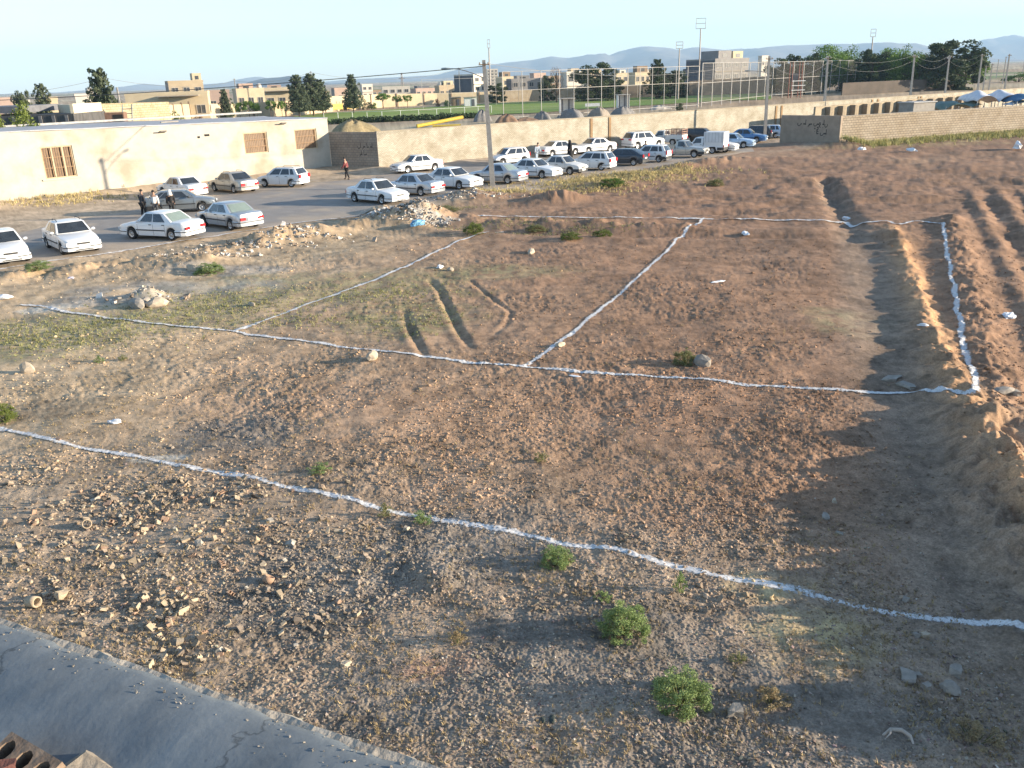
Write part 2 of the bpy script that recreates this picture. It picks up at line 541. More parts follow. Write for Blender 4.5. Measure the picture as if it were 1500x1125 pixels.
def ground_colour(x, y):
    r = np.hypot(x, y)
    n1 = fbm(x, y, 6.0, 3, 101); n2 = fbm(x, y, 1.6, 3, 102); n3 = fbm(x, y, 0.5, 2, 103); n4 = fbm(x, y, 0.16, 2, 104)
    c = np.empty((len(x), 3)); c[:] = (0.325, 0.212, 0.135)
    # redder soil towards the right of the plot
    a = sstep(-6, 7, x + 2.5 * n1 + .1 * (y - 20))
    c = lerp3(c, (0.262, 0.152, 0.092), a)
    # paler, dusty soil with stubble on the left
    c = lerp3(c, (0.42, 0.315, 0.20), (1 - sstep(-13, -3, x + 2.5 * n1 - .12 * (y - 22))) * 0.75)
    # grey gravel spread close to the house
    e = sstep(16.2, 12.2, y + 0.30 * x + 1.6 * n1 + .8 * n2)
    c = lerp3(c, (0.275, 0.215, 0.160), e * 0.75)
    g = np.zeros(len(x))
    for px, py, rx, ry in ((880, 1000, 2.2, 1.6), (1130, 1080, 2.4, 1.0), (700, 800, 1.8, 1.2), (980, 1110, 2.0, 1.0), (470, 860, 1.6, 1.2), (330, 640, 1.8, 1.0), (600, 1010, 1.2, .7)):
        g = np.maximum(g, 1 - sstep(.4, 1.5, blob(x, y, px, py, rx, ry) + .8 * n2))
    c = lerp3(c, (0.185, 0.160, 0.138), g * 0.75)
    # reddish spills of earth
    g = np.zeros(len(x))
    for px, py, rx, ry in ((640, 975, .55, .35), (612, 985, .3, .2), (690, 290, 3.6, 1.6), (540, 322, 1.5, 1.2), (1075, 236, 6, 3), (1010, 245, 4, 2)):
        g = np.maximum(g, 1 - sstep(.3, 1.5, blob(x, y, px, py, rx, ry) + .8 * n2 + .4 * n3))
    c = lerp3(c, (0.30, 0.150, 0.085), g * np.clip(.45 + .5 * n3, 0, .7))
    # thin green growth over the soil
    g = np.zeros(len(x))
    for px, py, rx, ry in ((60, 485, 6, 2.4), (210, 470, 5, 1.8), (20, 505, 4, 2.4), (330, 440, 4, 2.5), (520, 420, 5, 3), (600, 465, 2.5, 2.5), (700, 400, 4, 1.6), (1240, 470, 1.2, 2), (380, 415, 4, 2)):
        g = np.maximum(g, 1 - sstep(.2, 1.6, blob(x, y, px, py, rx, ry) + .7 * n2 + .5 * n3))
    c = lerp3(c, (0.235, 0.215, 0.105), g * np.clip(.45 + .7 * n3, 0, .75))
    # straw-coloured verge
    g = np.zeros(len(x))
    for px, py, rx, ry in ((880, 268, 7, 4), (950, 255, 6, 3), (740, 280, 3, 2), (1400, 208, 24, 4), (60, 295, 5, 3), (120, 288, 5, 2), (1185, 930, 1.0, .8), (1130, 862, .7, .5)):
        g = np.maximum(g, 1 - sstep(.2, 1.5, blob(x, y, px, py, rx, ry) + .8 * n2))
    c = lerp3(c, (0.38, 0.29, 0.14), g * np.clip(.45 + .6 * n3, 0, .75))
    # sunlight painted orange along the dug bank's crest, bare grey-brown floor of the cutting
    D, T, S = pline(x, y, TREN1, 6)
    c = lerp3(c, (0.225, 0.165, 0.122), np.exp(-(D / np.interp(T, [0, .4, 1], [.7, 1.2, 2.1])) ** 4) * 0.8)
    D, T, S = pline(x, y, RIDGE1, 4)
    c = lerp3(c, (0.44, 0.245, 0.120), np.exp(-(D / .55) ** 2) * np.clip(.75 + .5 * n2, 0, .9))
    # dusty street side, banks and tracks
    s = road_zone(x, y)
    beyond = sstep(-.8, .8, s + .6 * n2)
    c = lerp3(c, (0.42, 0.325, 0.235), beyond * 0.85 * (r < 400))
    D, T, S = pline(x, y, BANKROAD, 5)
    c = lerp3(c, (0.40, 0.275, 0.165), np.exp(-(D / 1.7) ** 2) * np.clip(.7 + .6 * n2, 0, .85))
    # beaten track below the block wall
    tr = pp((1060, 236), (1150, 226), (1250, 232), (1400, 234), (1560, 236), (1900, 240))
    D, T, S = pline(x, y, tr, 12)
    c = lerp3(c, (0.38, 0.235, 0.145), np.exp(-((D + .8 * n1) / 4.0) ** 2) * 0.8)
    q = sstep(36, 46, y - .15 * x) * sstep(2, 9, x) * (1 - sstep(90, 100, y))
    c = lerp3(c, (0.225, 0.130, 0.082), q * np.clip(.55 + .8 * n1 + .4 * n2, 0, .85))
    # white powder spilt at the corner of the marking and on rubble
    g = np.zeros(len(x))
    for px, py, rx, ry in ((70, 452, 1.3, .55), (240, 672, .6, .2), (590, 322, 1.7, 1.2), (600, 316, 1.2, .8), (630, 328, 1.4, .6)):
        g = np.maximum(g, 1 - sstep(.2, 1.4, blob(x, y, px, py, rx, ry) + .8 * n2 + .8 * n3))
    c = lerp3(c, (0.55, 0.51, 0.45), g * 0.7)
    # grey ash spread near the left corner
    g = np.zeros(len(x))
    for px, py, rx, ry in ((260, 420, 4.5, 1.2), (170, 440, 3, 1), (330, 398, 3, 1)):
        g = np.maximum(g, 1 - sstep(.2, 1.4, blob(x, y, px, py, rx, ry) + .9 * n2))
    c = lerp3(c, (0.30, 0.285, 0.27), g * 0.6)
    # far land: pale dry fields with a few green strips
    far = sstep(110, 150, r)
    fcol = np.empty_like(c); fcol[:] = (0.33, 0.235, 0.15)
    nf = fbm(x, y * 3, 260.0, 3, 120)
    fcol = lerp3(fcol, (0.40, 0.33, 0.22), sstep(-.1, .5, nf))
    fcol = lerp3(fcol, (0.12, 0.17, 0.06), sstep(.35, .5, fbm(x, y * 4, 420.0, 2, 125)) * (r > 380))
    c = c * (1 - far[:, None]) + fcol * far[:, None]
    c = c * np.array([1.02, 1.0, .93])
    c = 1.14 * (.9 * c + .1 * c.mean(1, keepdims=True))
    v = 1 + .22 * n2 + .26 * n3 + .22 * n4 * (r < 70) + .16 * n1 + .18 * perlin(x / .06, y / .06, 106) * (r < 30)
    return np.clip(c * np.clip(v, .35, 1.9)[:, None], .012, .9)

def build_ground():
    half = math.radians(43)
    fine = np.arange(-half, half, math.radians(0.083))
    mid = math.radians(76)
    coarse = np.concatenate([np.arange(half, mid, math.radians(.35)), np.arange(mid, 2 * math.pi - mid, math.radians(4)), np.arange(2 * math.pi - mid, 2 * math.pi - half, math.radians(.35))])
    ang = np.concatenate([fine, coarse])
    rs = [0.3, 2.0, 4.0, 5.2, 6.0]
    while rs[-1] < 13500:
        r = rs[-1]
        rs.append(r + (max(.011, r * r / 6450 * 1.0) if r < 150 else r * .12))
    rs = np.array(rs)
    A, Rr = np.meshgrid(ang, rs)
    x = (np.sin(A) * Rr).ravel(); y = (np.cos(A) * Rr).ravel()
    z = height(x, y)
    far = sstep(60, 140, np.hypot(x, y))
    z = z * (1 - far)
    n, m = len(rs), len(ang)
    idx = np.arange(n * m).reshape(n, m)
    nx = np.roll(idx, -1, axis=1)
    F = np.stack([idx[:-1].ravel(), nx[:-1].ravel(), nx[1:].ravel(), idx[1:].ravel()], 1)[:, ::-1]
    V = np.stack([x, y, z], 1)
    V = np.vstack([V, [[0, 0, 0.0]]])
    c = ground_colour(x, y)
    c = np.vstack([c, c[:1]])
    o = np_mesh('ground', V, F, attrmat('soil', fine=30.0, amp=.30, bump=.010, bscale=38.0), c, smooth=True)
    tag(o, 'brown stony waste ground with dug banks and gravel', None, None, 'structure')
    return o
ground = build_ground()

# street: worn asphalt between the waste ground and the long building
def catmull(pts, step):
    pts = [np.array(p, float) for p in pts]
    out = []
    for i in range(len(pts) - 1):
        p0 = pts[max(i - 1, 0)]; p1 = pts[i]; p2 = pts[i + 1]; p3 = pts[min(i + 2, len(pts) - 1)]
        n = max(2, int(np.linalg.norm(p2 - p1) / step))
        for k in range(n):
            t = k / n
            out.append(.5 * ((2 * p1) + (p2 - p0) * t + (2 * p0 - 5 * p1 + 4 * p2 - p3) * t * t + (3 * p1 - p0 - 3 * p2 + p3) * t ** 3))
    out.append(pts[-1])
    return np.array(out)

def build_road():
    near = pp((-420, 470), (0, 390), (100, 379), (300, 349), (430, 327), (530, 316), (575, 308), (640, 297), (720, 280), (800, 267), (880, 256), (960, 246), (1040, 232), (1105, 222))
    far = pp((-420, 398), (0, 344), (110, 322), (245, 299), (380, 276), (460, 267), (520, 262), (590, 250), (660, 240), (740, 231), (830, 222), (930, 212), (1010, 203), (1090, 195))
    a = catmull(near, .5); b = catmull(far, .5)
    n = 180; m = 26
    def rs(c):
        d = np.concatenate([[0], np.cumsum(np.linalg.norm(np.diff(c, axis=0), axis=1))])
        t = np.linspace(0, d[-1], n)
        return np.stack([np.interp(t, d, c[:, 0]), np.interp(t, d, c[:, 1])], 1)
    a = rs(a); b = rs(b)
    for arr, sg, sd in ((a, 1, 1), (b, -1, 2)):
        k = .45 * fbm(arr[:, 0] * 1.0, arr[:, 1], 2.3, 3, 130 + sd)
        dv = (b - a); dv = dv / np.linalg.norm(dv, axis=1)[:, None] if sg == 1 else dv / np.linalg.norm(dv, axis=1)[:, None]
        arr += dv * k[:, None]
    t = np.linspace(0, 1, m)[None, :, None]
    g = a[:, None, :] * (1 - t) + b[:, None, :] * t
    x = g[..., 0].ravel(); y = g[..., 1].ravel()
    z = height(x, y, micro=False) * (1 - sstep(60, 140, np.hypot(x, y))) + .022
    e = np.abs(np.tile(np.linspace(-1, 1, m), n))
    z -= .03 * sstep(.9, 1, e)
    idx = np.arange(n * m).reshape(n, m)
    F = np.stack([idx[:-1, :-1].ravel(), idx[1:, :-1].ravel(), idx[1:, 1:].ravel(), idx[:-1, 1:].ravel()], 1)[:, ::-1]
    n2 = fbm(x, y, 2.5, 3, 140); n3 = fbm(x, y, .7, 2, 141)
    c = np.empty((len(x), 3)); c[:] = (.285, .255, .225)
    c = lerp3(c, (.42, .335, .25), np.clip(sstep(.55, .98, e + .35 * n2) + .6 * sstep(.15, .6, n2), 0, .9))
    c = c * (1 + .15 * n3)[:, None]
    o = np_mesh('road', np.stack([x, y, z], 1), F, attrmat('asphalt', fine=25.0, amp=.18, bump=.004, bscale=60, rough=.85, spec=.3), c, smooth=True)
    tag(o, 'worn grey asphalt street with dusty edges', None, None, 'structure')
build_road()

# lines of white lime powder poured on the ground to set out a building
lime, nt, lb_ = nmat('lime_powder')
L = nt.links
lb_.inputs['Roughness'].default_value = .95; lb_.inputs['Specular IOR Level'].default_value = .1
tc = nt.nodes.new('ShaderNodeTexCoord')
nz = nt.nodes.new('ShaderNodeTexNoise'); nz.inputs['Scale'].default_value = 26; nz.inputs['Detail'].default_value = 5; nz.inputs['Roughness'].default_value = .7
L.new(tc.outputs['Object'], nz.inputs['Vector'])
cr_ = nt.nodes.new('ShaderNodeValToRGB')
cr_.color_ramp.elements[0].position = .35; cr_.color_ramp.elements[0].color = (.50, .46, .42, 1)
cr_.color_ramp.elements[1].position = .6; cr_.color_ramp.elements[1].color = (.70, .70, .69, 1)
L.new(nz.outputs['Fac'], cr_.inputs[0]); L.new(cr_.outputs[0], lb_.inputs['Base Color'])
at = nt.nodes.new('ShaderNodeAttribute'); at.attribute_name = 'Col'
nz2 = nt.nodes.new('ShaderNodeTexNoise'); nz2.inputs['Scale'].default_value = 16; nz2.inputs['Detail'].default_value = 6; nz2.inputs['Roughness'].default_value = .75
L.new(tc.outputs['Object'], nz2.inputs['Vector'])
m1 = nt.nodes.new('ShaderNodeMath'); m1.operation = 'MULTIPLY_ADD'; m1.inputs[1].default_value = 2.4; m1.inputs[2].default_value = -1.24
L.new(nz2.outputs['Fac'], m1.inputs[0])
m2 = nt.nodes.new('ShaderNodeMath'); m2.operation = 'ADD'
L.new(at.outputs['Fac'], m2.inputs[0]); L.new(m1.outputs[0], m2.inputs[1])
m3 = nt.nodes.new('ShaderNodeMapRange'); m3.inputs['From Min'].default_value = .22; m3.inputs['From Max'].default_value = .62
L.new(m2.outputs[0], m3.inputs['Value'])
tr_ = nt.nodes.new('ShaderNodeBsdfTransparent'); mx_ = nt.nodes.new('ShaderNodeMixShader')
L.new(m3.outputs[0], mx_.inputs[0]); L.new(tr_.outputs[0], mx_.inputs[1]); L.new(lb_.outputs[0], mx_.inputs[2])
L.new(mx_.outputs[0], nt.nodes['Material Output'].inputs['Surface'])
def lime_line(px, width, label, gap=.0, seed=1, thin=1.0):
    pts = catmull([tuple(G(a, b)[:2]) for a, b in px], .03)
    n = len(pts)
    tg = np.gradient(pts, axis=0); tg /= np.linalg.norm(tg, axis=1)[:, None] + 1e-9
    nr = np.stack([-tg[:, 1], tg[:, 0]], 1)
    wob = .06 * fbm(pts[:, 0], pts[:, 1], 1.6, 3, 200 + seed)
    w = width * (1 + .35 * fbm(pts[:, 0] + 7, pts[:, 1], .5, 3, 210 + seed))
    m = 13
    t = np.linspace(-1, 1, m)
    V = pts[:, None, :] + nr[:, None, :] * (wob[:, None, None] + (t[None, :, None] * w[:, None, None] * .95))
    x = V[..., 0].ravel(); y = V[..., 1].ravel()
    r = np.hypot(x, y)
    z = height(x, y) * (1 - sstep(60, 140, r)) + .007 + np.clip((r - 12) * .0012, 0, .045)
    idx = np.arange(n * m).reshape(n, m)
    F = np.stack([idx[:-1, :-1].ravel(), idx[1:, :-1].ravel(), idx[1:, 1:].ravel(), idx[:-1, 1:].ravel()], 1)[:, ::-1]
    tt = np.tile(np.abs(t), n)
    patch = fbm(x, y, 1.4, 3, 230 + seed)
    mask = np.clip(1.05 - 1.05 * tt ** 1.3 - gap * 1.6 * sstep(-.3, .5, patch) - .1 * (gap > .3), 0, 1)
    o = np_mesh('chalk_line', np.stack([x, y, z], 1), F, lime, np.stack([mask] * 3, 1), smooth=True)
    tag(o, label, 'chalk line', 'white powder lines on the waste ground')
lime_line([(-60, 614), (0, 628), (60, 642), (130, 658), (195, 669), (235, 676), (300, 688), (370, 700), (440, 716), (500, 730), (560, 744), (640, 760), (720, 772), (790, 786), (840, 797), (900, 805), (970, 823), (1040, 838), (1100, 851), (1160, 864), (1210, 877), (1250, 888), (1300, 897), (1360, 906), (1420, 910), (1470, 912), (1520, 920), (1600, 936)], .12,
          'nearest white powder line, crossing the whole foreground past the green shrubs', seed=1, gap=.12)
lime_line([(30, 447), (60, 448), (90, 456), (140, 464), (210, 472), (280, 480), (340, 486), (420, 497), (480, 506), (560, 516), (640, 525), (720, 534), (770, 538), (850, 546), (930, 551), (1010, 556), (1100, 564), (1180, 570), (1260, 574), (1330, 576), (1390, 571), (1410, 575), (1430, 580)], .135,
          'long white powder line across the middle of the plot', seed=2, gap=.14)
lime_line([(340, 487), (420, 458), (500, 428), (560, 406), (610, 384), (650, 365), (684, 350), (740, 332)], .145, 'faint slanting white powder line at left centre, starting at the tyre ruts', seed=3, gap=.22)
lime_line([(770, 538), (800, 516), (830, 493), (860, 470), (890, 446), (920, 420), (950, 393), (980, 365), (1005, 343), (1018, 330), (1030, 321)], .12, 'slanting white powder line running up the middle of the plot', seed=4, gap=.12)
lime_line([(1432, 580), (1424, 550), (1415, 520), (1408, 485), (1402, 450), (1396, 420), (1389, 380), (1384, 350), (1380, 327)], .125, 'thick rough white powder line along the bank at the right', seed=5, gap=.1)
lime_line([(700, 316), (760, 318), (860, 320), (950, 321), (1028, 322), (1090, 322), (1150, 323), (1210, 324), (1236, 328), (1248, 333), (1262, 328), (1300, 325), (1316, 330), (1345, 325), (1381, 327)], .17, 'far white powder line dipping through the trench at the back of the plot', seed=6, gap=.2)
lime_line([(-40, 400), (40, 390), (100, 380), (200, 365), (300, 349), (370, 338), (430, 328), (490, 321), (530, 316), (575, 309)], .13, 'thin white powder line along the edge of the street beside the parked cars', seed=7, gap=.12)

# ------------------------------------------------------------------ haze and hills
hm = bpy.data.materials.new('haze'); hm.use_nodes = True
for n in list(hm.node_tree.nodes):
    hm.node_tree.nodes.remove(n)
ho = hm.node_tree.nodes.new('ShaderNodeOutputMaterial')
hv = hm.node_tree.nodes.new('ShaderNodeVolumePrincipled')
hv.inputs['Color'].default_value = (.52, .75, 1.0, 1)
hv.inputs['Density'].default_value = 0.00011
hv.inputs['Anisotropy'].default_value = 0.0
hm.node_tree.links.new(hv.outputs[0], ho.inputs['Volume'])
b = MB().box((0, 0, 322), (30000, 30000, 650))
hb = b.build('haze', hm)
tag(hb, 'thin pale air between the town and the hills', None, None, 'stuff')

rock = mat('hill_rock', (.23, .20, .175), (.13, .115, .105), scale=.006, rough=1, spec=.1, detail=8)
def hills(name, sky_px, D, depth, seed, label, m=None):
    cols = 260
    xs = np.linspace(sky_px[0][0], sky_px[-1][0], cols)
    ys = np.interp(xs, [p[0] for p in sky_px], [p[1] for p in sky_px])
    rows = 22
    V = []
    for i in range(rows + 1):
        t = i / rows
        for k in range(cols):
            q = R(xs[k], ys[k], D)
            hgt = max(q.z, 3)
            s = D / q.y
            yy = D - depth * t
            gul = fbm(np.array([q.x]), np.array([yy * .6]), 700, 4, seed)[0]
            prof = (1 - t) ** 1.25
            zz = hgt * prof * (1 + .55 * gul * math.sin(math.pi * min(1, t * 1.3)) * (t > 0)) - 3 * t
            zz += hgt * .05 * fbm(np.array([q.x]), np.array([yy]), 240, 3, seed + 5)[0] * (1 if t > 0 else .6)
            V.append((q.x * (1 - .12 * t), yy, max(zz, -3)))
    for k in range(cols):
        q = R(xs[k], ys[k], D); V.append((q.x * 1.05, D + depth * .8, -3))
    n = rows + 2
    V = np.array(V)
    order = [rows + 1] + list(range(rows + 1))
    idx = np.arange(n * cols).reshape(n, cols)[order]
    F = np.stack([idx[:-1, :-1].ravel(), idx[:-1, 1:].ravel(), idx[1:, 1:].ravel(), idx[1:, :-1].ravel()], 1)[:, ::-1]
    o = np_mesh(name, V, F, m or rock, None, smooth=True)
    tag(o, label, None, None, 'structure')
hills('hill', [(-420, 160), (-250, 150), (-60, 146), (0, 141), (75, 138), (105, 135), (125, 133), (140, 131), (165, 131), (185, 127), (200, 124), (208, 122), (222, 125), (240, 129), (270, 132), (300, 131), (318, 125), (340, 118), (362, 114), (378, 112), (395, 115), (420, 119), (470, 120), (505, 117), (560, 114), (600, 112), (640, 110), (665, 103), (700, 98), (745, 91), (780, 88), (808, 83), (830, 85.5), (855, 81), (878, 80), (890, 82), (905, 76), (935, 69), (950, 68), (970, 71), (1000, 73), (1020, 69), (1035, 70), (1060, 73), (1085, 71), (1100, 73), (1130, 68), (1150, 66.5), (1200, 65), (1280, 63), (1330, 64.5), (1345, 68), (1362, 76), (1390, 84), (1480, 92), (1700, 95)], 9000, 2600, 301, 'long pale blue range behind the whole town')
hills('hill', [(1340, 84), (1380, 75), (1416, 66), (1440, 58.5), (1455, 57), (1470, 53.5), (1485, 51.5), (1500, 54), (1560, 60), (1640, 66), (1800, 86)], 11000, 2600, 311, 'pale hill at the far right behind the poles')
hills('hill', [(338, 133), (352, 126), (365, 120), (385, 115), (410, 113), (425, 111), (435, 113.5), (448, 111), (458, 114), (470, 120), (500, 127), (520, 130)], 4800, 700, 321, 'darker blue hill nearer the town behind the left pines', mat('dark_rock', (.085, .08, .08), (.045, .043, .045), scale=.008, rough=1, spec=.1, detail=8))
# ------------------------------------------------------------------ the long low building and the walls along the street
plaster = mat('plaster', (.50, .455, .38), (.40, .36, .295), scale=1.1, detail=8, rough=.95, bump=.012, bscale=9, lo=.3, hi=.7, c3=(.33, .275, .205), scale3=.35)
plaster_plain = mat('pale_plaster', (.66, .57, .41), (.57, .48, .34), scale=2.0, rough=.95, bump=.006, bscale=12)
cement = mat('cement', (.32, .295, .265), (.24, .22, .20), scale=1.8, rough=.95, bump=.008, bscale=14, detail=7)
roofing = mat('roofing_felt', (.40, .405, .42), (.29, .295, .31), scale=1.4, rough=.7, bump=.01, bscale=4, detail=6)
rusty = mat('rusty_steel', (.33, .21, .115), (.24, .15, .085), scale=9, rough=.75, bump=.002)
dark = mat('hole_shade', (.018, .017, .016), (.010, .010, .010), scale=5, rough=.9)  # flat near-black that paints the shade inside holes
pale_steel = mat('galvanised_steel', (.42, .40, .37), (.33, .31, .285), scale=7, rough=.5, metal=.25)
concrete = mat('pole_concrete', (.40, .365, .32), (.31, .28, .245), scale=5, rough=.95, bump=.004, bscale=30)
yellow_brick = brickmat('yellow_brick', (.52, .485, .40), (.41, .375, .30), (.27, .22, .155), .24, .10, .014, dirt=(.70, .66, .60), bump=.01)
block_wall = brickmat('cement_block', (.40, .335, .255), (.33, .275, .205), (.15, .125, .10), .44, .235, .022, dirt=(.82, .78, .72), bump=.02)
stone_wall_m = brickmat('rubble_masonry', (.52, .43, .28), (.42, .34, .22), (.30, .245, .17), .5, .26, .03, dirt=(.75, .7, .6), bump=.03)
buff_brick = brickmat('buff_brick', (.42, .35, .25), (.36, .29, .20), (.31, .27, .21), .22, .08, .012, dirt=(.8, .75, .68))

def wall_run(name, a, b, h, th, m, label, cat='wall', parent=None, back=True, z0=-.4, hb=None):
    """a straight wall from a to b; front face on the line a-b, thickness going away on the left of a->b"""
    a = Vector((a[0], a[1], 0)); b = Vector((b[0], b[1], 0))
    d = (b - a).normalized(); n = Vector((-d.y, d.x, 0)) * th
    hb = h if hb is None else hb
    vs = [a, b, b + n, a + n]
    V = [(p.x, p.y, z0) for p in vs] + [(a.x, a.y, h), (b.x, b.y, hb), (b.x + n.x, b.y + n.y, hb), (a.x + n.x, a.y + n.y, h)]
    mb = MB().add(V, [(3, 2, 1, 0), (4, 5, 6, 7), (0, 1, 5, 4), (1, 2, 6, 5), (2, 3, 7, 6), (3, 0, 4, 7)])
    o = mb.build(name, m, parent, uvdir=d)
    if label:
        tag(o, label, cat)
    return o

# --- long plastered building (storehouse) with three barred windows
bd = (BLD_B - BLD_A).normalized(); bn = Vector((bd.y, -bd.x, 0))           # bn points to the street
HB0, HB1 = 5.35, 4.45
BL = (BLD_B - BLD_A).length
store = empty('storehouse', (0, 0, 0), 0, 'long cream plastered building with a flat grey roof and three barred windows', 'building')
def bpt(s, off=0.0, z=0.0):
    return BLD_A + bd * s + bn * off + Vector((0, 0, z))
def s_of(px, py):
    q = P(px, py)
    # where the sight line meets the facade plane
    d = ray(px, py); o = Vector((0, 0, CAM_H))
    dv = Vector(d)
    t = (BLD_A - o).dot(bn) / dv.dot(bn)
    h = o + dv * t
    return (h - BLD_A).dot(bd), h.z
wins = []
for (xa, ya, xb, yb) in ((57, 212, 114, 259), (355, 192, 394, 223), (430, 187, 466, 217)):
    s0, zt = s_of(xa, ya); s1, zb = s_of(xb, yb)
    sA, zA = s_of((xa + xb) / 2, (ya + 2)); sB, zB = s_of((xa + xb) / 2 + 4, yb + 1.5)
    wins.append((s0, s1, zB, zA))
hts = lambda s: HB0 + (HB1 - HB0) * s / BL
DEEP = 11.0
def facade():
    mb = MB()
    ss = sorted([0, BL] + [v for w in wins for v in (w[0], w[1])])
    def quad(s0, s1, za0, zb0, za1, zb1, off=0):
        mb.add([bpt(s0, off, za0), bpt(s1, off, za1), bpt(s1, off, zb1), bpt(s0, off, zb0)], [(0, 1, 2, 3)])
    for i in range(len(ss) - 1):
        s0, s1 = ss[i], ss[i + 1]
        w = [w for w in wins if abs(w[0] - s0) < 1e-6 and abs(w[1] - s1) < 1e-6]
        if w:
            _, _, z0, z1 = w[0]
            quad(s0, s1, -.4, z0, -.4, z0); quad(s0, s1, z1, hts(s0), z1, hts(s1))
            for (A, B) in (((s0, z0), (s0, z1)), ((s0, z1), (s1, z1)), ((s1, z1), (s1, z0)), ((s1, z0), (s0, z0))):
                mb.add([bpt(A[0], 0, A[1]), bpt(B[0], 0, B[1]), bpt(B[0], -.32, B[1]), bpt(A[0], -.32, A[1])], [(0, 1, 2, 3)])
        else:
            n = max(1, int((s1 - s0) / 2))
            for k in range(n):
                a = s0 + (s1 - s0) * k / n; b2 = s0 + (s1 - s0) * (k + 1) / n
                quad(a, b2, -.4, hts(a), -.4, hts(b2))
    # ends and back
    for s in (0, BL):
        mb.add([bpt(s, 0, -.4), bpt(s, -DEEP, -.4), bpt(s, -DEEP, hts(s) + .05), bpt(s, 0, hts(s))], [(0, 1, 2, 3)])
    mb.add([bpt(0, -DEEP, -.4), bpt(BL, -DEEP, -.4), bpt(BL, -DEEP, hts(BL) + .05), bpt(0, -DEEP, hts(0) + .05)], [(0, 1, 2, 3)])
    return mb.build('wall', plaster, store)
facade()
mb = MB()
n = 30
rv = []
for i in range(n + 1):
    s = BL * i / n
    for off, dz in ((.07, .02), (.07, .10), (-1.0, .13), (-DEEP + .6, .10), (-DEEP - .05, .16)):
        w = .03 * math.sin(i * 1.7 + off)
        rv.append(bpt(s, off + (w if off > 0 else 0), hts(s) + dz + w * .5))
fs = []
for i in range(n):
    for k in range(4):
        a = i * 5 + k
        fs.append((a, a + 1, a + 6, a + 5))
mb.add(rv, fs)
mb.build('roof', roofing, store)
MB().box(bpt(BL * .5, -DEEP + .25, (HB0 + HB1) / 2 + .12), (BL * .98, .25, .16), math.atan2(bd.y, bd.x)).build('parapet', mat('whitewash', (.42, .41, .39), (.3, .29, .28), scale=3, rough=.9), store)
for k, (s0, s1, z0, z1) in enumerate(wins):
    wf = MB()
    sm = (s0 + s1) / 2; ang = math.atan2(bd.y, bd.x)
    wf.box(bpt(sm, -.10, z1 - .04), (s1 - s0, .09, .08), ang); wf.box(bpt(sm, -.10, z0 + .04), (s1 - s0, .09, .08), ang)
    for s in (s0 + .05, s1 - .05): wf.box(bpt(s, -.10, (z0 + z1) / 2), (.09, .09, z1 - z0 - .17), ang)
    if k == 0:
        for s in (s0 + (s1 - s0) * .34, s0 + (s1 - s0) * .68): wf.box(bpt(s, -.095, (z0 + z1) / 2), (.11, .10, z1 - z0 - .17), ang)
    w = wf.build('window', mat('window_frame_paint', (.50, .40, .26), (.40, .31, .20), scale=6, rough=.8), store)
    bars = MB()
    nb = int((s1 - s0) / .15)
    for i in range(1, nb):
        s = s0 + (s1 - s0) * i / nb
        bars.box(bpt(s, -.09, (z0 + z1) / 2), (.045, .03, z1 - z0 - .16), ang)
    for f in (.33, .66): bars.box(bpt(sm, -.066, z0 + (z1 - z0) * f), (s1 - s0 - .2, .02, .05), ang)
    bars.build('bars', rusty, w)
    MB().box(bpt(sm, -.22, (z0 + z1) / 2), (s1 - s0 + .01, .02, z1 - z0 + .01), ang).build('pane', mat('dusty_pane', (.20, .135, .085), (.12, .08, .052), scale=2.5, rough=.5), w)
MB().box(bpt(sum(wins[0][:2]) / 2, .03, wins[0][2] - .06), (wins[0][1] - wins[0][0] + .5, .10, .10), math.atan2(bd.y, bd.x)).build('sill', plaster, store)
# roof drain spouts and holes in the facade
for px, py in ((236, 193), (412, 181)):
    s, z = s_of(px, py)
    MB().box(bpt(s, .22, z), (.5, .55, .09), math.atan2(bd.y, bd.x), rx=-.25).build('drain_spout', mat('spout_tin', (.20, .18, .15), (.13, .115, .10), scale=6, rough=.7), store)
for px, py in ((291, 201), (303, 198)):
    s, z = s_of(px, py)
    MB().box(bpt(s, .0, z), (.42 if px > 300 else .2, .05, .16), math.atan2(bd.y, bd.x)).build('wall_vent', dark, store)
# loose things lying on the roof
t = MB(); t.box((0, 0, .05), (1.6, .12, .10)); t.box((.3, .25, .05), (1.1, .1, .09), .2)
q = t.build('timber_plank', mat('grey_timber', (.30, .27, .24), (.22, .2, .18), scale=4, stretch=(1, 8, 8), rough=.9), None, bpt(s_of(280, 180)[0], -4.0, hts(s_of(280, 180)[0]) + .13), .9)
tag(q, 'two weathered planks lying on the grey roof of the long building', 'plank')
ladder_m = mat('ladder_steel', (.20, .25, .24), (.15, .18, .17), scale=6, rough=.6)

# --- boundary wall: yellow brick running along the street, with a cement end piece
brick = empty('boundary_wall', (0, 0, 0), 0, 'long yellow brick wall running away behind the rows of parked cars', 'wall')
LB = (BRK_END - CORNER).length
bk_n = Vector((-BRK_DIR.y, BRK_DIR.x, 0))
prev = CORNER
segs = 12
for i in range(segs):
    pass
wall_run('brickwork', CORNER, BRK_END, 3.28, .35, yellow_brick, None, parent=brick, hb=3.5)
MB().box((CORNER + BRK_END) / 2 + Vector((0, 0, 0)) + bk_n * .175 + Vector((0, 0, 3.44)), (LB, .42, .07), math.atan2(BRK_DIR.y, BRK_DIR.x), ry=-math.atan(.22 / LB)).build('coping', mat('coping_mortar', (.42, .35, .25), (.34, .28, .20), scale=3, rough=.95), brick)
def brk_s(px, py):
    d = Vector(ray(px, py)); o = Vector((0, 0, CAM_H)); nn = Vector((BRK_DIR.y, -BRK_DIR.x, 0))
    t = (CORNER - o).dot(nn) / d.dot(nn); h = o + d * t
    return (h - CORNER).dot(BRK_DIR), h.z
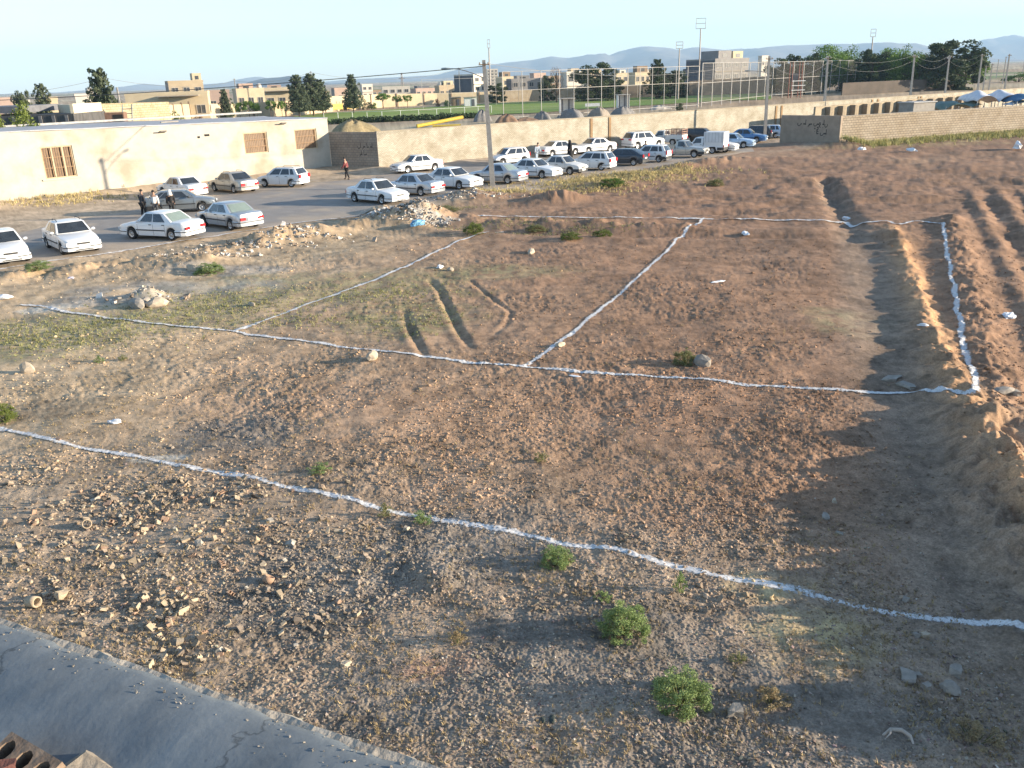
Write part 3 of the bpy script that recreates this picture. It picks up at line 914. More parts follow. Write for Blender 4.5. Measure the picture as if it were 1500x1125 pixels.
stain = mat('brown_joint', (.30, .195, .10), (.24, .155, .085), scale=4, rough=.95)
for px in (866, 893, 1137, 1145, 1278, 1286, 1345, 1349):
    s, _ = brk_s(px, 185 if px < 1000 else 160 if px < 1200 else 145)
    if s < LB:
        MB().box(CORNER + BRK_DIR * s - bk_n * .02 + Vector((0, 0, 1.6)), (.30, .10, 3.3), math.atan2(BRK_DIR.y, BRK_DIR.x)).build('expansion_joint', stain, brick)
seg = empty('end_wall', (0, 0, 0), 0, 'short grey cement wall in shade joining the long building to the brick wall', 'wall')
SEG_A = BLD_B + bd * .02
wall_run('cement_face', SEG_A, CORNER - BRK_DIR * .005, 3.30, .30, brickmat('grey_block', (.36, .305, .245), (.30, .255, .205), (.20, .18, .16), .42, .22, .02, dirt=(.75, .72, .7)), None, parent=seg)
ink = mat('sprayed_ink', (.055, .045, .04), (.04, .035, .03), scale=5, rough=.9)
def scribble(parent, org, dx, nrm, strokes, th, name='graffiti', m=None):
    """painted strokes in wall coordinates (metres along, metres up), laid 3 mm proud of the wall"""
    mb = MB()
    dz = Vector((0, 0, 1))
    for st in strokes:
        pts = catmull([(a, b) for a, b in st], .03) if len(st) > 2 else np.array(st, float)
        for i in range(len(pts) - 1):
            a = pts[i]; b = pts[i + 1]
            t = b - a; l = np.linalg.norm(t)
            if l < 1e-6: continue
            n = np.array([-t[1], t[0]]) / l * th / 2
            q = [a + n, a - n, b - n, b + n]
            mb.add([org + dx * float(v[0]) + dz * float(v[1]) + nrm * (.004 + .0002 * (i % 5)) for v in q], [(0, 1, 2, 3)])
    return mb.build(name, m or ink, parent)
def arabic_like(words, seed, size):
    """cursive right-to-left strokes: teeth, bowls and dots on a base line"""
    r = random.Random(seed)
    st = []; x = 0.0
    for w in words:
        base = []
        for ch in w:
            if ch == 'l':
                base += [(x, 0), (x - .05, .05)]; st.append([(x - .1, 0), (x - .1, .75 + .1 * r.random())]); x -= .2
            elif ch == 't':
                base += [(x, 0.02), (x - .08, .2), (x - .14, 0.02)]; x -= .2
            elif ch == 'b':
                base += [(x, 0), (x - .15, -.18), (x - .4, -.2), (x - .55, 0.02), (x - .5, .22)]; x -= .62
            elif ch == 'n':
                st.append([(x, .1), (x - .03, -.2), (x - .25, -.38), (x - .45, -.2), (x - .42, .12)]); x -= .55
            elif ch == 'r':
                st.append([(x, .15), (x - .05, -.1), (x - .25, -.32)]); x -= .3
            elif ch == 'm':
                base += [(x, 0), (x - .1, .16), (x - .22, 0.0), (x - .12, -.1), (x - .26, 0)]; x -= .3
            elif ch == 'h':
                base += [(x, 0)]; st.append([(x, .32), (x - .3, .3), (x - .05, .1), (x - .28, -.25), (x + .02, -.4)]); x -= .35
            elif ch == '.':
                k = .42 if r.random() < .6 else -.42
                st.append([(x + .2, k), (x + .12, k + .03)])
        if len(base) > 1: st.append(base)
        x -= .28
    return [[(a * size, b * size) for a, b in s] for s in st]
sd = (CORNER - SEG_A).normalized(); sn = Vector((sd.y, -sd.x, 0))
L_seg = (CORNER - SEG_A).length
scribble(seg, SEG_A + sd * (L_seg - .55) + Vector((0, 0, 2.0)), sd, sn, arabic_like(['ltt.', 'ml', 'tt.r', 'lb'], 3, .50), .055)
scribble(seg, SEG_A + sd * (L_seg - 1.3) + Vector((0, 0, 1.35)), sd, sn, arabic_like(['tml', 'ltr'], 4, .50), .055)

# --- block wall on the right with a graffiti end, and its yard
WR_H0, WR_H1 = 2.78, 2.75
wr = empty('block_wall', (0, 0, 0), 0, 'pale cement block wall at right with weeds along its foot', 'wall')
wall_run('blockwork', WR_A, WR_B, WR_H0, .30, block_wall, None, parent=wr, hb=WR_H1)
wd = (WR_B - WR_A).normalized()
MB().box((WR_A + WR_B) / 2 + Vector((-wd.y, wd.x, 0)) * .15 + Vector((0, 0, (WR_H0 + WR_H1) / 2 + .025)), ((WR_B - WR_A).length, .36, .05), math.atan2(wd.y, wd.x), ry=-math.atan((WR_H1 - WR_H0) / (WR_B - WR_A).length)).build('coping', mat('cement_coping', (.38, .33, .27), (.3, .26, .21), scale=4, rough=.95), wr)
wre = empty('graffiti_wall', (0, 0, 0), 0, 'shaded cement wall with black sprayed writing at the end of the block wall', 'wall')
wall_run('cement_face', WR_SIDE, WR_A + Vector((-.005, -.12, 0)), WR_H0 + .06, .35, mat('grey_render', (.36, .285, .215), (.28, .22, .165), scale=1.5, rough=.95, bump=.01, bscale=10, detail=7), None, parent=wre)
_wa = WR_A + Vector((-.005, -.12, 0)); ed = (_wa - WR_SIDE).normalized(); en = Vector((ed.y, -ed.x, 0)); EL = (WR_A - WR_SIDE).length
scribble(wre, WR_SIDE + ed * (EL * .80) + Vector((0, 0, 1.95)), ed, en, arabic_like(['nlt.', 'htt.b', 'tmr', 'ltt', 'tb'], 5, .60), .075)
scribble(wre, WR_SIDE + ed * (EL * .66) + Vector((0, 0, 1.52)), ed, en, arabic_like(['h', 't.'], 6, .60), .075)
scribble(wre, WR_SIDE + ed * (EL * .80) + Vector((0, 0, 1.05)), ed, en, arabic_like(['ltt.b', 'tl'], 8, .62), .075)
# buttressed brick wall on the far side of the yard lane
YA = P(1180, 165, 2.2); 
ya = R(1195, 156.5, 104); yb = R(1440, 137, 128)
by = empty('buttressed_wall', (0, 0, 0), 0, 'buff brick wall with a row of pillars behind the block wall', 'wall')
yA = Vector((ya.x, ya.y, 0)); yB = Vector((yb.x, yb.y, 0)); yd = (yB - yA).normalized(); yl = (yB - yA).length
wall_run('brickwork', yA, yB, ya.z, .25, buff_brick, None, parent=by, hb=yb.z)
for i in range(15):
    s = 2.2 + i * (yl - 4) / 14
    h = ya.z + (yb.z - ya.z) * s / yl
    MB().box(yA + yd * s + Vector((yd.y, -yd.x, 0)) * .34 + Vector((0, 0, h / 2 - .1)), (.55, .66, h), math.atan2(yd.y, yd.x)).build('pillar', mat('pillar_brick', (.29, .235, .165), (.22, .175, .12), scale=6, rough=.95), by)
# concrete tank and tents in the yard
tk = R(1343, 158, 101); tz = R(1343, 150, 101).z
tank = empty('water_tank', (tk.x, tk.y, 0), math.radians(24), 'grey cement box with a flat lid inside the block wall yard', 'tank')
MB().box((0, 0, tz / 2), (3.3, 2.0, tz)).build('body', mat('tank_cement', (.34, .31, .27), (.26, .235, .205), scale=2, rough=.95), tank)
MB().box((0, 0, tz + .05), (3.6, 2.3, .1)).build('lid', mat('lid_cement', (.45, .43, .40), (.36, .34, .32), scale=3, rough=.9), tank)
def tarp(px0, px1, ytop, ybot, D, m, label, sag, seed, depth=5.0, zlow=None):
    a = R(px0, ytop, D); b2 = R(px1, ytop, D); zt = a.z; zb = R((px0 + px1) / 2, ybot, D).z
    root = empty('tarpaulin_shelter', ((a.x + b2.x) / 2, D, 0), 0, label, 'shelter', 'tarpaulin shelters in the yard')
    W = (b2.x - a.x)
    nx, ny = 22, 12
    V = []; F = []
    for j in range(ny + 1):
        for i in range(nx + 1):
            u = i / nx; v = j / ny
            peak = abs(math.sin(u * math.pi * (2 if seed % 2 else 1.5)))
            z = zb + (zt - zb) * ((1 - v * .0) * (peak ** .7) * (1 - .75 * abs(v - .55)) ) + .12 * math.sin(u * 14 + seed) * math.sin(v * 9)
            z += sag * (abs(u - .5) * 2) ** 2 * (zt - zb)
            V.append((-W / 2 + W * u, -depth / 2 + depth * v, z))
    for j in range(ny):
        for i in range(nx):
            k = j * (nx + 1) + i
            F.append((k, k + 1, k + nx + 2, k + nx + 1))
    c = MB().add(V, F, 0, True).build('cover', m, root)
    sol = c.modifiers.new('thickness', 'SOLIDIFY'); sol.thickness = .02
    for sx in (-1, -.33, .33, 1):
        for sy in (-1, 1):
            MB().tube([(sx * (W / 2 - .1), sy * (depth / 2 - .1), -.1), (sx * (W / 2 - .1), sy * (depth / 2 - .1), zb + .2)], .05, 6).build('pole', pale_steel, root)
wtarp = mat('white_tarpaulin', (.72, .70, .70), (.60, .58, .60), scale=2, rough=.7)
btarp = mat('blue_tarpaulin', (.035, .13, .24), (.03, .10, .19), scale=2, rough=.55)
gtarp = mat('green_tarpaulin', (.13, .19, .155), (.09, .14, .115), scale=2, rough=.6)
tarp(1418, 1482, 134, 149, 112, wtarp, 'white tarpaulin shelter sagging between thin poles behind the block wall', .15, 1)
tarp(1474, 1560, 138, 148, 109, btarp, 'blue tarpaulin shelter with a white edge at the far right', .1, 2)
tarp(1372, 1428, 148, 157, 112, gtarp, 'low dull green tarpaulin sheet left of the white tarpaulin', -.2, 4)
tarp(1476, 1560, 147.5, 151.5, 108, mat('pale_blue_tarpaulin', (.50, .56, .62), (.40, .46, .52), scale=2, rough=.6), 'pale tarpaulin strip hanging in front of the blue shelter', -.1, 3, 2.5)

# --- left-hand yard behind the long building
a = P(85, 188, 0); 
sh0 = R(85, 152, 98); 
h_c = R(115, 152, 92).z
shed = empty('shed', (0, 0, 0), 0, 'low shed with a front painted dark as the shade of an open front and grey roof behind the long building', 'shed')
x0, x1 = R(-70, 175, 84).x, R(107, 175, 84).x
zt = R(60, 168, 84).z
MB().box(((x0 + x1) / 2, 87.5, zt / 2), (x1 - x0, 6.5, zt)).build('wall', mat('shed_dark', (.10, .095, .09), (.06, .057, .055), scale=3, stretch=(3, 1, .3), rough=.8), shed)  # solid box; its dark colour paints the shade of an open front
zr = R(60, 158, 84).z
MB().box(((x0 + x1) / 2 - 2.6, 89.0, (zt + zr) / 2 + .2), (x1 - x0 - 5.0, 8.5, zr - zt)).build('roof', mat('shed_felt', (.165, .165, .175), (.12, .12, .13), scale=1.2, rough=.8), shed)
for i in range(5):
    MB().box((x0 + (x1 - x0) * (.5 + i * .11), 84.2, zt / 2), (.3, .06, zt - .2)).build('post', mat('shed_post', (.20, .195, .19), (.15, .14, .14), scale=4, rough=.8), shed)
cw = [R(84, 152, 90), R(148, 150, 84)]
wall_b = empty('yard_wall', (0, 0, 0), 0, 'bright cream plastered wall beside the dark shed at left', 'wall')
pl2 = plaster_plain
p0 = R(106, 152, 85.0); p1 = R(148, 150, 92.0)
wall_run('side', p0, p1, p0.z, .3, pl2, None, parent=wall_b, hb=p1.z)
p2 = R(84, 153, 91)
wall_run('return', Vector((p2.x, p2.y, 0)), Vector((p0.x - .31, p0.y + .3, 0)), p2.z, .3, pl2, None, parent=wall_b)
p3 = R(149, 152, 101); p4 = R(247, 149, 108)
sw = wall_run('stone_wall', p3, p4, p3.z, .4, stone_wall_m, 'rough yellow stone wall with a ladder leaning on it behind the long building', 'wall', hb=p4.z)
q0 = R(172, 177, 99.5); q1 = R(179, 153, 100.8); q2 = R(184, 176, 99.5); q3 = R(193, 152.5, 100.8)
lad = MB()
b0 = Vector((q0.x, 99.6, 0.0)); b1 = Vector((q2.x, 99.8, 0.0))
t0 = Vector((q1.x, q1.y, q1.z)); t1 = Vector((q3.x, q3.y, q3.z))
lad.tube([b0, t0], .07, 6); lad.tube([b1, t1], .07, 6)
for i in range(1, 12):
    f = i / 12
    lad.tube([b0.lerp(t0, f), b1.lerp(t1, f)], .045, 5)
tag(lad.build('ladder', ladder_m), 'slanting steel ladder leaning against the yellow stone wall', 'ladder')
kx = R(161, 169, 99)
kb = empty('doghouse_box', (kx.x, kx.y, 0), .2, 'brown box hut with a dark panel painted as the shade of an opening in front of the yellow stone wall', 'hut')
kz = R(161, 165, 99).z
MB().box((0, 0, kz / 2), (3.2, 1.8, kz)).build('body', mat('hut_brown', (.22, .13, .09), (.15, .09, .06), scale=4, rough=.9), kb)
MB().box((1.0, -.92, kz - .75), (1.0, .05, 1.1)).build('opening', dark, kb)  # dark panel on the solid front paints the shade inside

# ------------------------------------------------------------------ football ground behind the brick wall
lawn_px_near = [(430, 186), (484, 180), (560, 178), (640, 175), (720, 169), (800, 165), (860, 160), (960, 154), (1060, 148), (1130, 146)]
lawn_px_far = [(430, 171), (484, 166), (560, 161.5), (640, 157), (720, 152), (800, 148.5), (860, 146), (960, 142), (1060, 137), (1130, 134)]
a = catmull(pp(*lawn_px_near), 4); b2 = catmull(pp(*lawn_px_far), 4)
def resamp(c, n):
    d = np.concatenate([[0], np.cumsum(np.linalg.norm(np.diff(c, axis=0), axis=1))]); t = np.linspace(0, d[-1], n)
    return np.stack([np.interp(t, d, c[:, 0]), np.interp(t, d, c[:, 1])], 1)
a = resamp(a, 120); b2 = resamp(b2, 120)
t = np.linspace(0, 1, 30)[None, :, None]
g = a[:, None] * (1 - t) + b2[:, None] * t
x = g[..., 0].ravel(); y = g[..., 1].ravel()
idx = np.arange(120 * 30).reshape(120, 30)
F = np.stack([idx[:-1, :-1].ravel(), idx[1:, :-1].ravel(), idx[1:, 1:].ravel(), idx[:-1, 1:].ravel()], 1)[:, ::-1]
nn = fbm(x, y, 14, 3, 150)
c = np.empty((len(x), 3)); c[:] = (.20, .27, .06)
c = lerp3(c, (.27, .30, .10), sstep(-.1, .6, nn))
lawn = np_mesh('lawn', np.stack([x, y, np.full(len(x), .12)], 1), F, attrmat('lawn_grass', fine=3.0, amp=.2, bump=.02, bscale=6), c)
tag(lawn, 'green grass football pitch behind the brick wall', None, None, 'structure')

def fence(name, pts, h, spacing, rails, label, net=None, r=.05, m=None, cat='fence'):
    root = empty(name, (pts[0][0], pts[0][1], 0), 0, label, cat, None)
    o = Vector((pts[0][0], pts[0][1], 0))
    run = []
    for i in range(len(pts) - 1):
        A = Vector((pts[i][0], pts[i][1], 0)) - o; B = Vector((pts[i + 1][0], pts[i + 1][1], 0)) - o
        n = max(1, round((B - A).length / spacing))
        run += [A.lerp(B, k / n) for k in range(n)]
    run.append(Vector((pts[-1][0], pts[-1][1], 0)) - o)
    for q in run[:98]:
        MB().tube([q + Vector((0, 0, -.3)), q + Vector((0, 0, h))], r, 6).build('post', m or pale_steel, root)
    for f in rails:
        MB().tube([q + Vector((0, 0, h * f)) for q in run], r * .6, 5).build('rail', m or pale_steel, root)
    if net:
        st, nz0, wr_ = net
        mb = MB()
        up = Vector((0, 0, 1))
        for i in range(len(run) - 1):
            A, B = run[i], run[i + 1]
            n = max(2, int((B - A).length / st))
            d = (B - A).normalized()
            for k in range(n):
                q = A.lerp(B, (k + .5) / n)
                mb.add([q - d * wr_ + up * nz0, q + d * wr_ + up * nz0, q + d * wr_ + up * h, q - d * wr_ + up * h], [(0, 1, 2, 3)])
            z = nz0
            nv = Vector((-d.y, d.x, 0)) * .01
            while z < h:
                mb.add([A + up * (z - wr_) + nv, B + up * (z - wr_) + nv, B + up * (z + wr_) + nv, A + up * (z + wr_) + nv], [(0, 1, 2, 3)])
                z += st
        mb.build('net', mat('net_cord', (.12, .115, .105), (.10, .095, .09), scale=3, rough=.9), root)
    return root
pv = lambda *px: [tuple(P(a, b)[:2]) for a, b in px]
fence('ball_fence', pv((738, 178), (820, 173), (900, 167), (1022, 158.5)), 8.4, 3.6, (1.0, .62, .08), 'tall thin post fence in front of the green pitch above the brick wall', net=(.9, .3, .006), r=.07)
fence('ball_fence', pv((1027, 157), (1130, 144.5), (1262, 133)), 9.0, 6.4, (1.0, .55, .10), 'tall pale fence with a dark net running right from the big floodlight', net=(.32, .9, .018), r=.095)
fence('ball_fence', pv((620, 160), (760, 152), (900, 146), (1030, 140)), 7.5, 8.0, (1.0, .5), 'far thin fence along the other side of the green pitch', r=.045)
fence('railing', pv((475, 176), (560, 175), (640, 171), (720, 166)), 1.6, 4.0, (1.0,), 'low white railing along the near edge of the green pitch', r=.05, m=mat('white_paint', (.75, .75, .73), (.66, .66, .64), scale=5, rough=.6), cat='railing')

# floodlight masts
def floodlight(px, yb, ytop, yfr, fw, label):
    b0 = P(px, yb); D = b0.y
    zt = R(px, ytop, D).z; zf = R(px, yfr, D).z
    w = fw / FPX * D
    root = empty('floodlight_mast', (b0.x, b0.y, 0), 0, label, 'floodlight', 'floodlight masts round the pitch')
    k = D / 200
    MB().tube([(0, 0, -.3), (0, 0, zf)], [.20 * k, .11 * k], 8).build('pole', mat('mast_steel', (.36, .31, .27), (.28, .24, .21), scale=3, rough=.6, metal=.2), root)
    f = MB(); hh = zt - zf; e = .055 * k
    for z in (zf, zf + hh * .5, zt): f.tube([(-w / 2, 0, z), (w / 2, 0, z)], e, 5)
    for x in (-w / 2, w / 2): f.tube([(x, 0, zf), (x, 0, zt)], e, 5)
    f.build('lamp_frame', mat('mast_frame', (.40, .37, .34), (.33, .3, .28), scale=3, rough=.6, metal=.2), root)
floodlight(1022, 156, 27, 42, 13, 'tall floodlight mast with an empty square frame left of the dark netted fence')
floodlight(993, 146, 61.5, 71, 9, 'thinner floodlight mast with a square frame between the dark pine and the big mast')
floodlight(1271, 131, 43, 54, 7, 'floodlight mast with a tall narrow frame in front of the green trees')
floodlight(719, 150, 58, 70, 3.4, 'slim floodlight mast right behind the nearest utility pole')

# dugouts (white roofed shelters beside the pitch)
def dugout(px0, px1, yt, yb, label):
    b0 = P((px0 + px1) / 2, yb); D = b0.y
    w = (px1 - px0) / FPX * D; h = R((px0 + px1) / 2, yt, D).z
    root = empty('dugout', (b0.x, b0.y, 0), math.radians(8), label, 'dugout', 'dugouts beside the pitch')
    MB().box((0, .9, h / 2), (w * .92, .12, h)).build('back_panel', mat('dugout_white', (.70, .69, .66), (.62, .61, .58), scale=2, rough=.5), root)
    for s in (-1, 1): MB().box((s * w * .46, .1, h / 2), (.12, 1.6, h)).build('side_panel', MATS['dugout_white'], root)
    MB().box((0, .1, h + .06), (w * 1.12, 2.2, .12)).build('roof', mat('dugout_roof', (.45, .42, .37), (.38, .35, .31), scale=2, rough=.6), root)
    for s in (-.25, .22): MB().box((s * w, .80, h / 2), (w * .12, .06, h * .9)).build('opening', mat('dugout_shade', (.22, .22, .24), (.17, .17, .19), scale=3, rough=.7), root)  # grey panels on the back paint the shade of open bays
dugout(820, 840, 144.5, 165, 'white dugout shelter at left of the low white bench in front of the pitch')
dugout(904, 921, 139, 158, 'white dugout shelter at right of the low white bench in front of the pitch')
bq = P(868, 160); bh = R(868, 151, bq.y).z
bt = empty('banner_stand', (bq.x, bq.y, 0), .1, 'low white board on legs between the two white dugouts', 'board')
MB().box((0, 0, bh * .72), (3.4, .1, bh * .5)).build('panel', MATS['dugout_white'], bt)
for s in (-1.5, 1.5): MB().box((s, .0, bh * .23), (.08, .08, bh * .47)).build('leg', pale_steel, bt)
MB().box((0.3, .6, bh + .9), (3.0, 1.2, .08)).build('shade_roof', mat('dugout_roof2', (.50, .45, .36), (.42, .38, .31), scale=2, rough=.6), bt)

def goal(px0, px1, yt, yb, label):
    b0 = P((px0 + px1) / 2, yb); D = b0.y; w = (px1 - px0) / FPX * D; h = R((px0 + px1) / 2, yt, D).z
    root = empty('football_goal', (b0.x, b0.y, 0), 0, label, 'goal', 'football goals')
    for s in (-1, 1): MB().tube([(s * w / 2, 0, -.1), (s * w / 2, 0, h)], .09, 6).build('post', MATS['white_paint'], root)
    MB().tube([(-w / 2, 0, h), (w / 2, 0, h)], .09, 6).build('crossbar', MATS['white_paint'], root)
    n = MB()
    for k in range(13):
        x = -w / 2 + w * k / 12
        n.tube([(x, .05, h), (x, 1.6, .1)], .018, 3, cap=False)
    for k in range(6):
        f = k / 6; n.tube([(-w / 2, .05 + 1.55 * f, h - (h - .1) * f), (w / 2, .05 + 1.55 * f, h - (h - .1) * f)], .018, 3, cap=False)
    n.build('net', mat('goal_net', (.6, .6, .6), (.5, .5, .5), scale=3, rough=.8), root)
goal(1000, 1038, 127, 139, 'white football goal seen past the big floodlight mast')
# steel play frame with boards beside the right fence
q = P(1163, 143.5); D = q.y
cl = empty('steel_tower', (q.x, q.y, 0), .15, 'rusty red and white steel frame standing at the netted fence', 'frame')
hA = R(1163, 91.5, D).z; w2 = 14 / FPX * D
for x, y in ((-w2 / 2, -.8), (-w2 / 2, .8), (w2 / 2, -.8), (w2 / 2, .8)):
    MB().tube([(x, y, -.2), (x, y, hA)], .13, 6).build('leg', mat('red_oxide', (.25, .10, .07), (.18, .07, .05), scale=4, rough=.7), cl)
for f in (.22, .35, .48): MB().tube([(-w2 / 2, -.9, hA * f), (w2 * .9, -.9, hA * f)], .10, 6).build('rail', MATS['white_paint'], cl)
MB().box((-w2 * .1, 0, hA * .6), (w2 * .8, .15, 1.7)).build('board', mat('navy_board', (.02, .025, .04), (.015, .02, .03), scale=3, rough=.6), cl)
# yellow pipes and barrier lying behind the brick wall
ypaint = mat('yellow_paint', (.62, .44, .06), (.50, .35, .05), scale=4, rough=.6)
def pipe(p0, p1, r, label):
    v = MB().tube([p0, p1], r, 8)
    v.tube([Vector(p0) - (Vector(p1) - Vector(p0)).normalized() * .02, Vector(p0)], r * 1.12, 8)
    v.tube([Vector(p1), Vector(p1) + (Vector(p1) - Vector(p0)).normalized() * .02], r * 1.12, 8)
    tag(v.build('yellow_pipe', ypaint), label, 'pipe')
e0 = P(611, 187.5); e1 = R(678, 171.5, e0.y + 4)
pipe((e0.x, e0.y, .3), (e1.x, e1.y, max(e1.z, .6)), .30, 'long slanting yellow pipe resting on the earth behind the brick wall')
e0 = P(634, 187); e1 = P(675, 185.5)
pipe((e0.x, e0.y, .25), (e1.x, e1.y, .25), .17, 'short level yellow pipe lying below the slanting one')
yb0 = P(484, 163.5); yb1 = P(526, 161)
bb = empty('yellow_barrier', (yb0.x, yb0.y, 0), 0, 'yellow painted barrier on posts at the left end of the pitch', 'barrier')
vv = Vector((yb1.x - yb0.x, yb1.y - yb0.y, 0))
for f0, f1 in ((0, .44), (.58, 1)):
    A = vv * f0; B = vv * f1; mid = (A + B) / 2
    MB().box((mid.x, mid.y, 1.2), ((B - A).length, .2, 1.5), math.atan2(vv.y, vv.x)).build('panel', ypaint, bb)
    for g_ in (A, B): MB().box((g_.x, g_.y, 1.4), (.25, .25, 3.0)).build('post', rusty, bb)

# spoil heaps between the wall and the pitch
def heap(px, py, w_px, h_px, c, label, seed, D=None):
    b0 = P(px, py) if D is None else R(px, py, D)
    D = b0.y
    w = w_px / FPX * D * .5; h = h_px / FPX * D
    n, m = 14, 34
    V = [(0, 0, h)]; 
    for i in range(1, n + 1):
        f = i / n
        for k in range(m):
            an = 2 * math.pi * k / m
            rr = w * f * (1 + .16 * math.sin(an * 3 + seed) + .08 * math.sin(an * 7 + seed * 2))
            zz = h * .85 * (1 - f ** 2.4) ** 1.1 + (h * .06 * math.sin(an * 5 + f * 9 + seed) + random.uniform(-.05, .05) * h) * (1 - f) * 1.5 - .12 * (f == 1)
            V.append((rr * math.cos(an), rr * math.sin(an) * .8, zz))
    F = [(0, 1 + k, 1 + (k + 1) % m) for k in range(m)]
    for i in range(n - 1):
        for k in range(m):
            a0 = 1 + i * m + k; a1 = 1 + i * m + (k + 1) % m
            F.append((a0, a0 + m, a1 + m, a1))
    o = MB().add(V, F, 0, True).build('spoil_heap', c, None, (b0.x, b0.y, 0))
    tag(o, label, 'earth heap', 'heaps of earth and gravel behind the brick wall')
straw_earth = mat('straw_earth', (.34, .27, .15), (.22, .17, .09), scale=3, rough=1, bump=.05, bscale=8)
grey_grit = mat('grey_grit', (.24, .225, .21), (.17, .16, .15), scale=4, rough=1, bump=.05, bscale=10)
red_earth = mat('red_earth', (.30, .19, .12), (.21, .13, .085), scale=3, rough=1, bump=.05, bscale=8)
heap(517, 196, 72, 20, straw_earth, 'heap of straw coloured earth behind the shaded cement wall', 1)
heap(706, 178, 26, 17, grey_grit, 'dark grit heap just left of the nearest utility pole', 2)
heap(742, 180, 34, 13, red_earth, 'reddish earth heap just right of the nearest utility pole', 3)
heap(795, 175, 26, 12, grey_grit, 'small grey heap left of the left dugout', 4)
heap(838, 172, 38, 13, grey_grit, 'broad blue-grey grit heap in front of the left dugout', 5)
heap(878, 170, 30, 13, mat('buff_grit', (.33, .28, .22), (.24, .2, .16), scale=4, rough=1, bump=.04), 'buff heap between the two dugouts', 6)
heap(912, 167, 32, 11, grey_grit, 'grey heap in front of the right dugout', 7)
heap(966, 160, 30, 6, mat('pale_grit', (.42, .38, .33), (.33, .3, .26), scale=4, rough=1, bump=.04), 'low pale heap beside the foot of the big floodlight', 8)
heap(770, 178, 40, 6, red_earth, 'low reddish spoil ridge between the grey heaps at the pole', 9)
# ------------------------------------------------------------------ town beyond the pitch
HC = {
    'cream': mat('house_cream', (.52, .43, .29), (.46, .375, .25), scale=.5, rough=.95),
    'pale': mat('house_pale', (.58, .53, .45), (.50, .45, .38), scale=.5, rough=.95),
    'buff': mat('house_buff', (.42, .335, .225), (.36, .285, .19), scale=.5, rough=.95),
    'pink': mat('house_pink', (.43, .31, .25), (.37, .265, .21), scale=.5, rough=.95),
    'grey': mat('house_grey', (.27, .255, .24), (.22, .205, .195), scale=.5, rough=.95),
    'slate': mat('house_slate', (.115, .12, .135), (.09, .095, .105), scale=.5, rough=.95),
    'brown': mat('house_brown', (.25, .18, .125), (.20, .145, .10), scale=.5, rough=.95),
}
win_m = mat('house_window', (.075, .08, .085), (.045, .048, .05), scale=2, rough=.25, spec=.5)
frame_m = mat('house_frame', (.45, .40, .34), (.38, .34, .29), scale=3, rough=.7)
roof_m = mat('house_roof', (.36, .31, .25), (.29, .25, .20), scale=.6, rough=.95)

def house(px0, px1, ytop, D, col, label, floors=1, nwin=3, yaw=28, side=None, extra=None, dr=.6, cat='house', para=.5):
    x0 = R(px0, ytop, D).x; x1 = R(px1, ytop, D).x; h = R((px0 + px1) / 2, ytop, D).z
    S = x1 - x0; th = math.radians(yaw)
    w = S / (math.cos(th) + dr * math.sin(abs(th))); d = w * dr
    root = empty('house', ((x0 + x1) / 2, D + d / 2, 0), th, label, cat, 'houses of the town beyond the pitch')
    m = HC[col]
    MB().box((0, 0, h / 2 - .2), (w, d, h + .4)).build('wall', m, root)
    if side:
        MB().box((-w / 2 - .06, 0, h / 2), (.10, d * .99, h)).build('shade_side', HC[side], root)  # left wall skinned in a darker colour that paints its shade
    p = MB()
    for (cx, cy, sx, sy) in ((0, -d / 2 + .1, w + .16, .25), (0, d / 2 - .1, w + .16, .25), (-w / 2 + .1, 0, .25, d - .31), (w / 2 - .1, 0, .25, d - .31)):
        p.box((cx, cy, h + para / 2), (sx, sy, para))
    p.build('parapet', m, root)
    fh = h / floors
    for f in range(floors):
        for k in range(nwin):
            cx = -w / 2 + w * (k + .5) / nwin; ww = min(w / nwin * .55, 2.6); wh = min(fh * .42, 1.6); cz = fh * f + fh * .55
            wo = MB()
            for a_, b_, c_, d_ in ((0, wh / 2, ww + .16, .1), (0, -wh / 2, ww + .16, .1), (-ww / 2, 0, .1, wh - .1), (ww / 2, 0, .1, wh - .1), (0, 0, .07, wh - .1)):
                wo.box((cx + a_, -d / 2 - .03, cz + b_), (c_, .12, d_))
            wv = wo.build('window', frame_m, root)
            MB().box((cx, -d / 2 - .012, cz), (ww, .03, wh)).build('pane', win_m, wv)
        if w > 4:
            MB().box((w / 2 + .012, 0, fh * f + fh * .55), (.03, min(2.2, d * .4), min(fh * .42, 1.5))).build('side_window', win_m, root)
    if floors > 1:
        for f in range(1, floors):
            MB().box((0, -d / 2 - .12, fh * f), (w + .1, .35, .22)).build('floor_band', roof_m, root)
    for (kind, fx, sz, hh, cc) in (extra or []):
        if kind == 'box':
            MB().box((fx * w, 0, h + hh / 2), (sz * w, d * .6, hh)).build('roof_room', HC[cc], root)
            MB().box((fx * w, -d * .3 - .02, h + hh * .5), (sz * w * .4, .06, hh * .4)).build('roof_window', win_m, root)
        elif kind == 'tank':
            MB().lathe([(0, 0), (.7, 0), (.7, 1.3), (0, 1.5)], (fx * w, 0, h + para * .4), 10).build('roof_tank', HC[cc], root)
        elif kind == 'awning':
            MB().box((fx * w, -d / 2 - .8, h * hh), (sz * w, 1.6, .18)).build('canopy', roof_m, root)
        elif kind == 'arch':
            a = MB(); pts = [(fx * w + sz * w * .5 * math.cos(t), -d / 2 - .1, h * .62 + sz * w * .5 * math.sin(t)) for t in np.linspace(0, math.pi, 9)]
            a.tube(pts, .35, 6); a.build('arch', HC[cc], root)
    return root

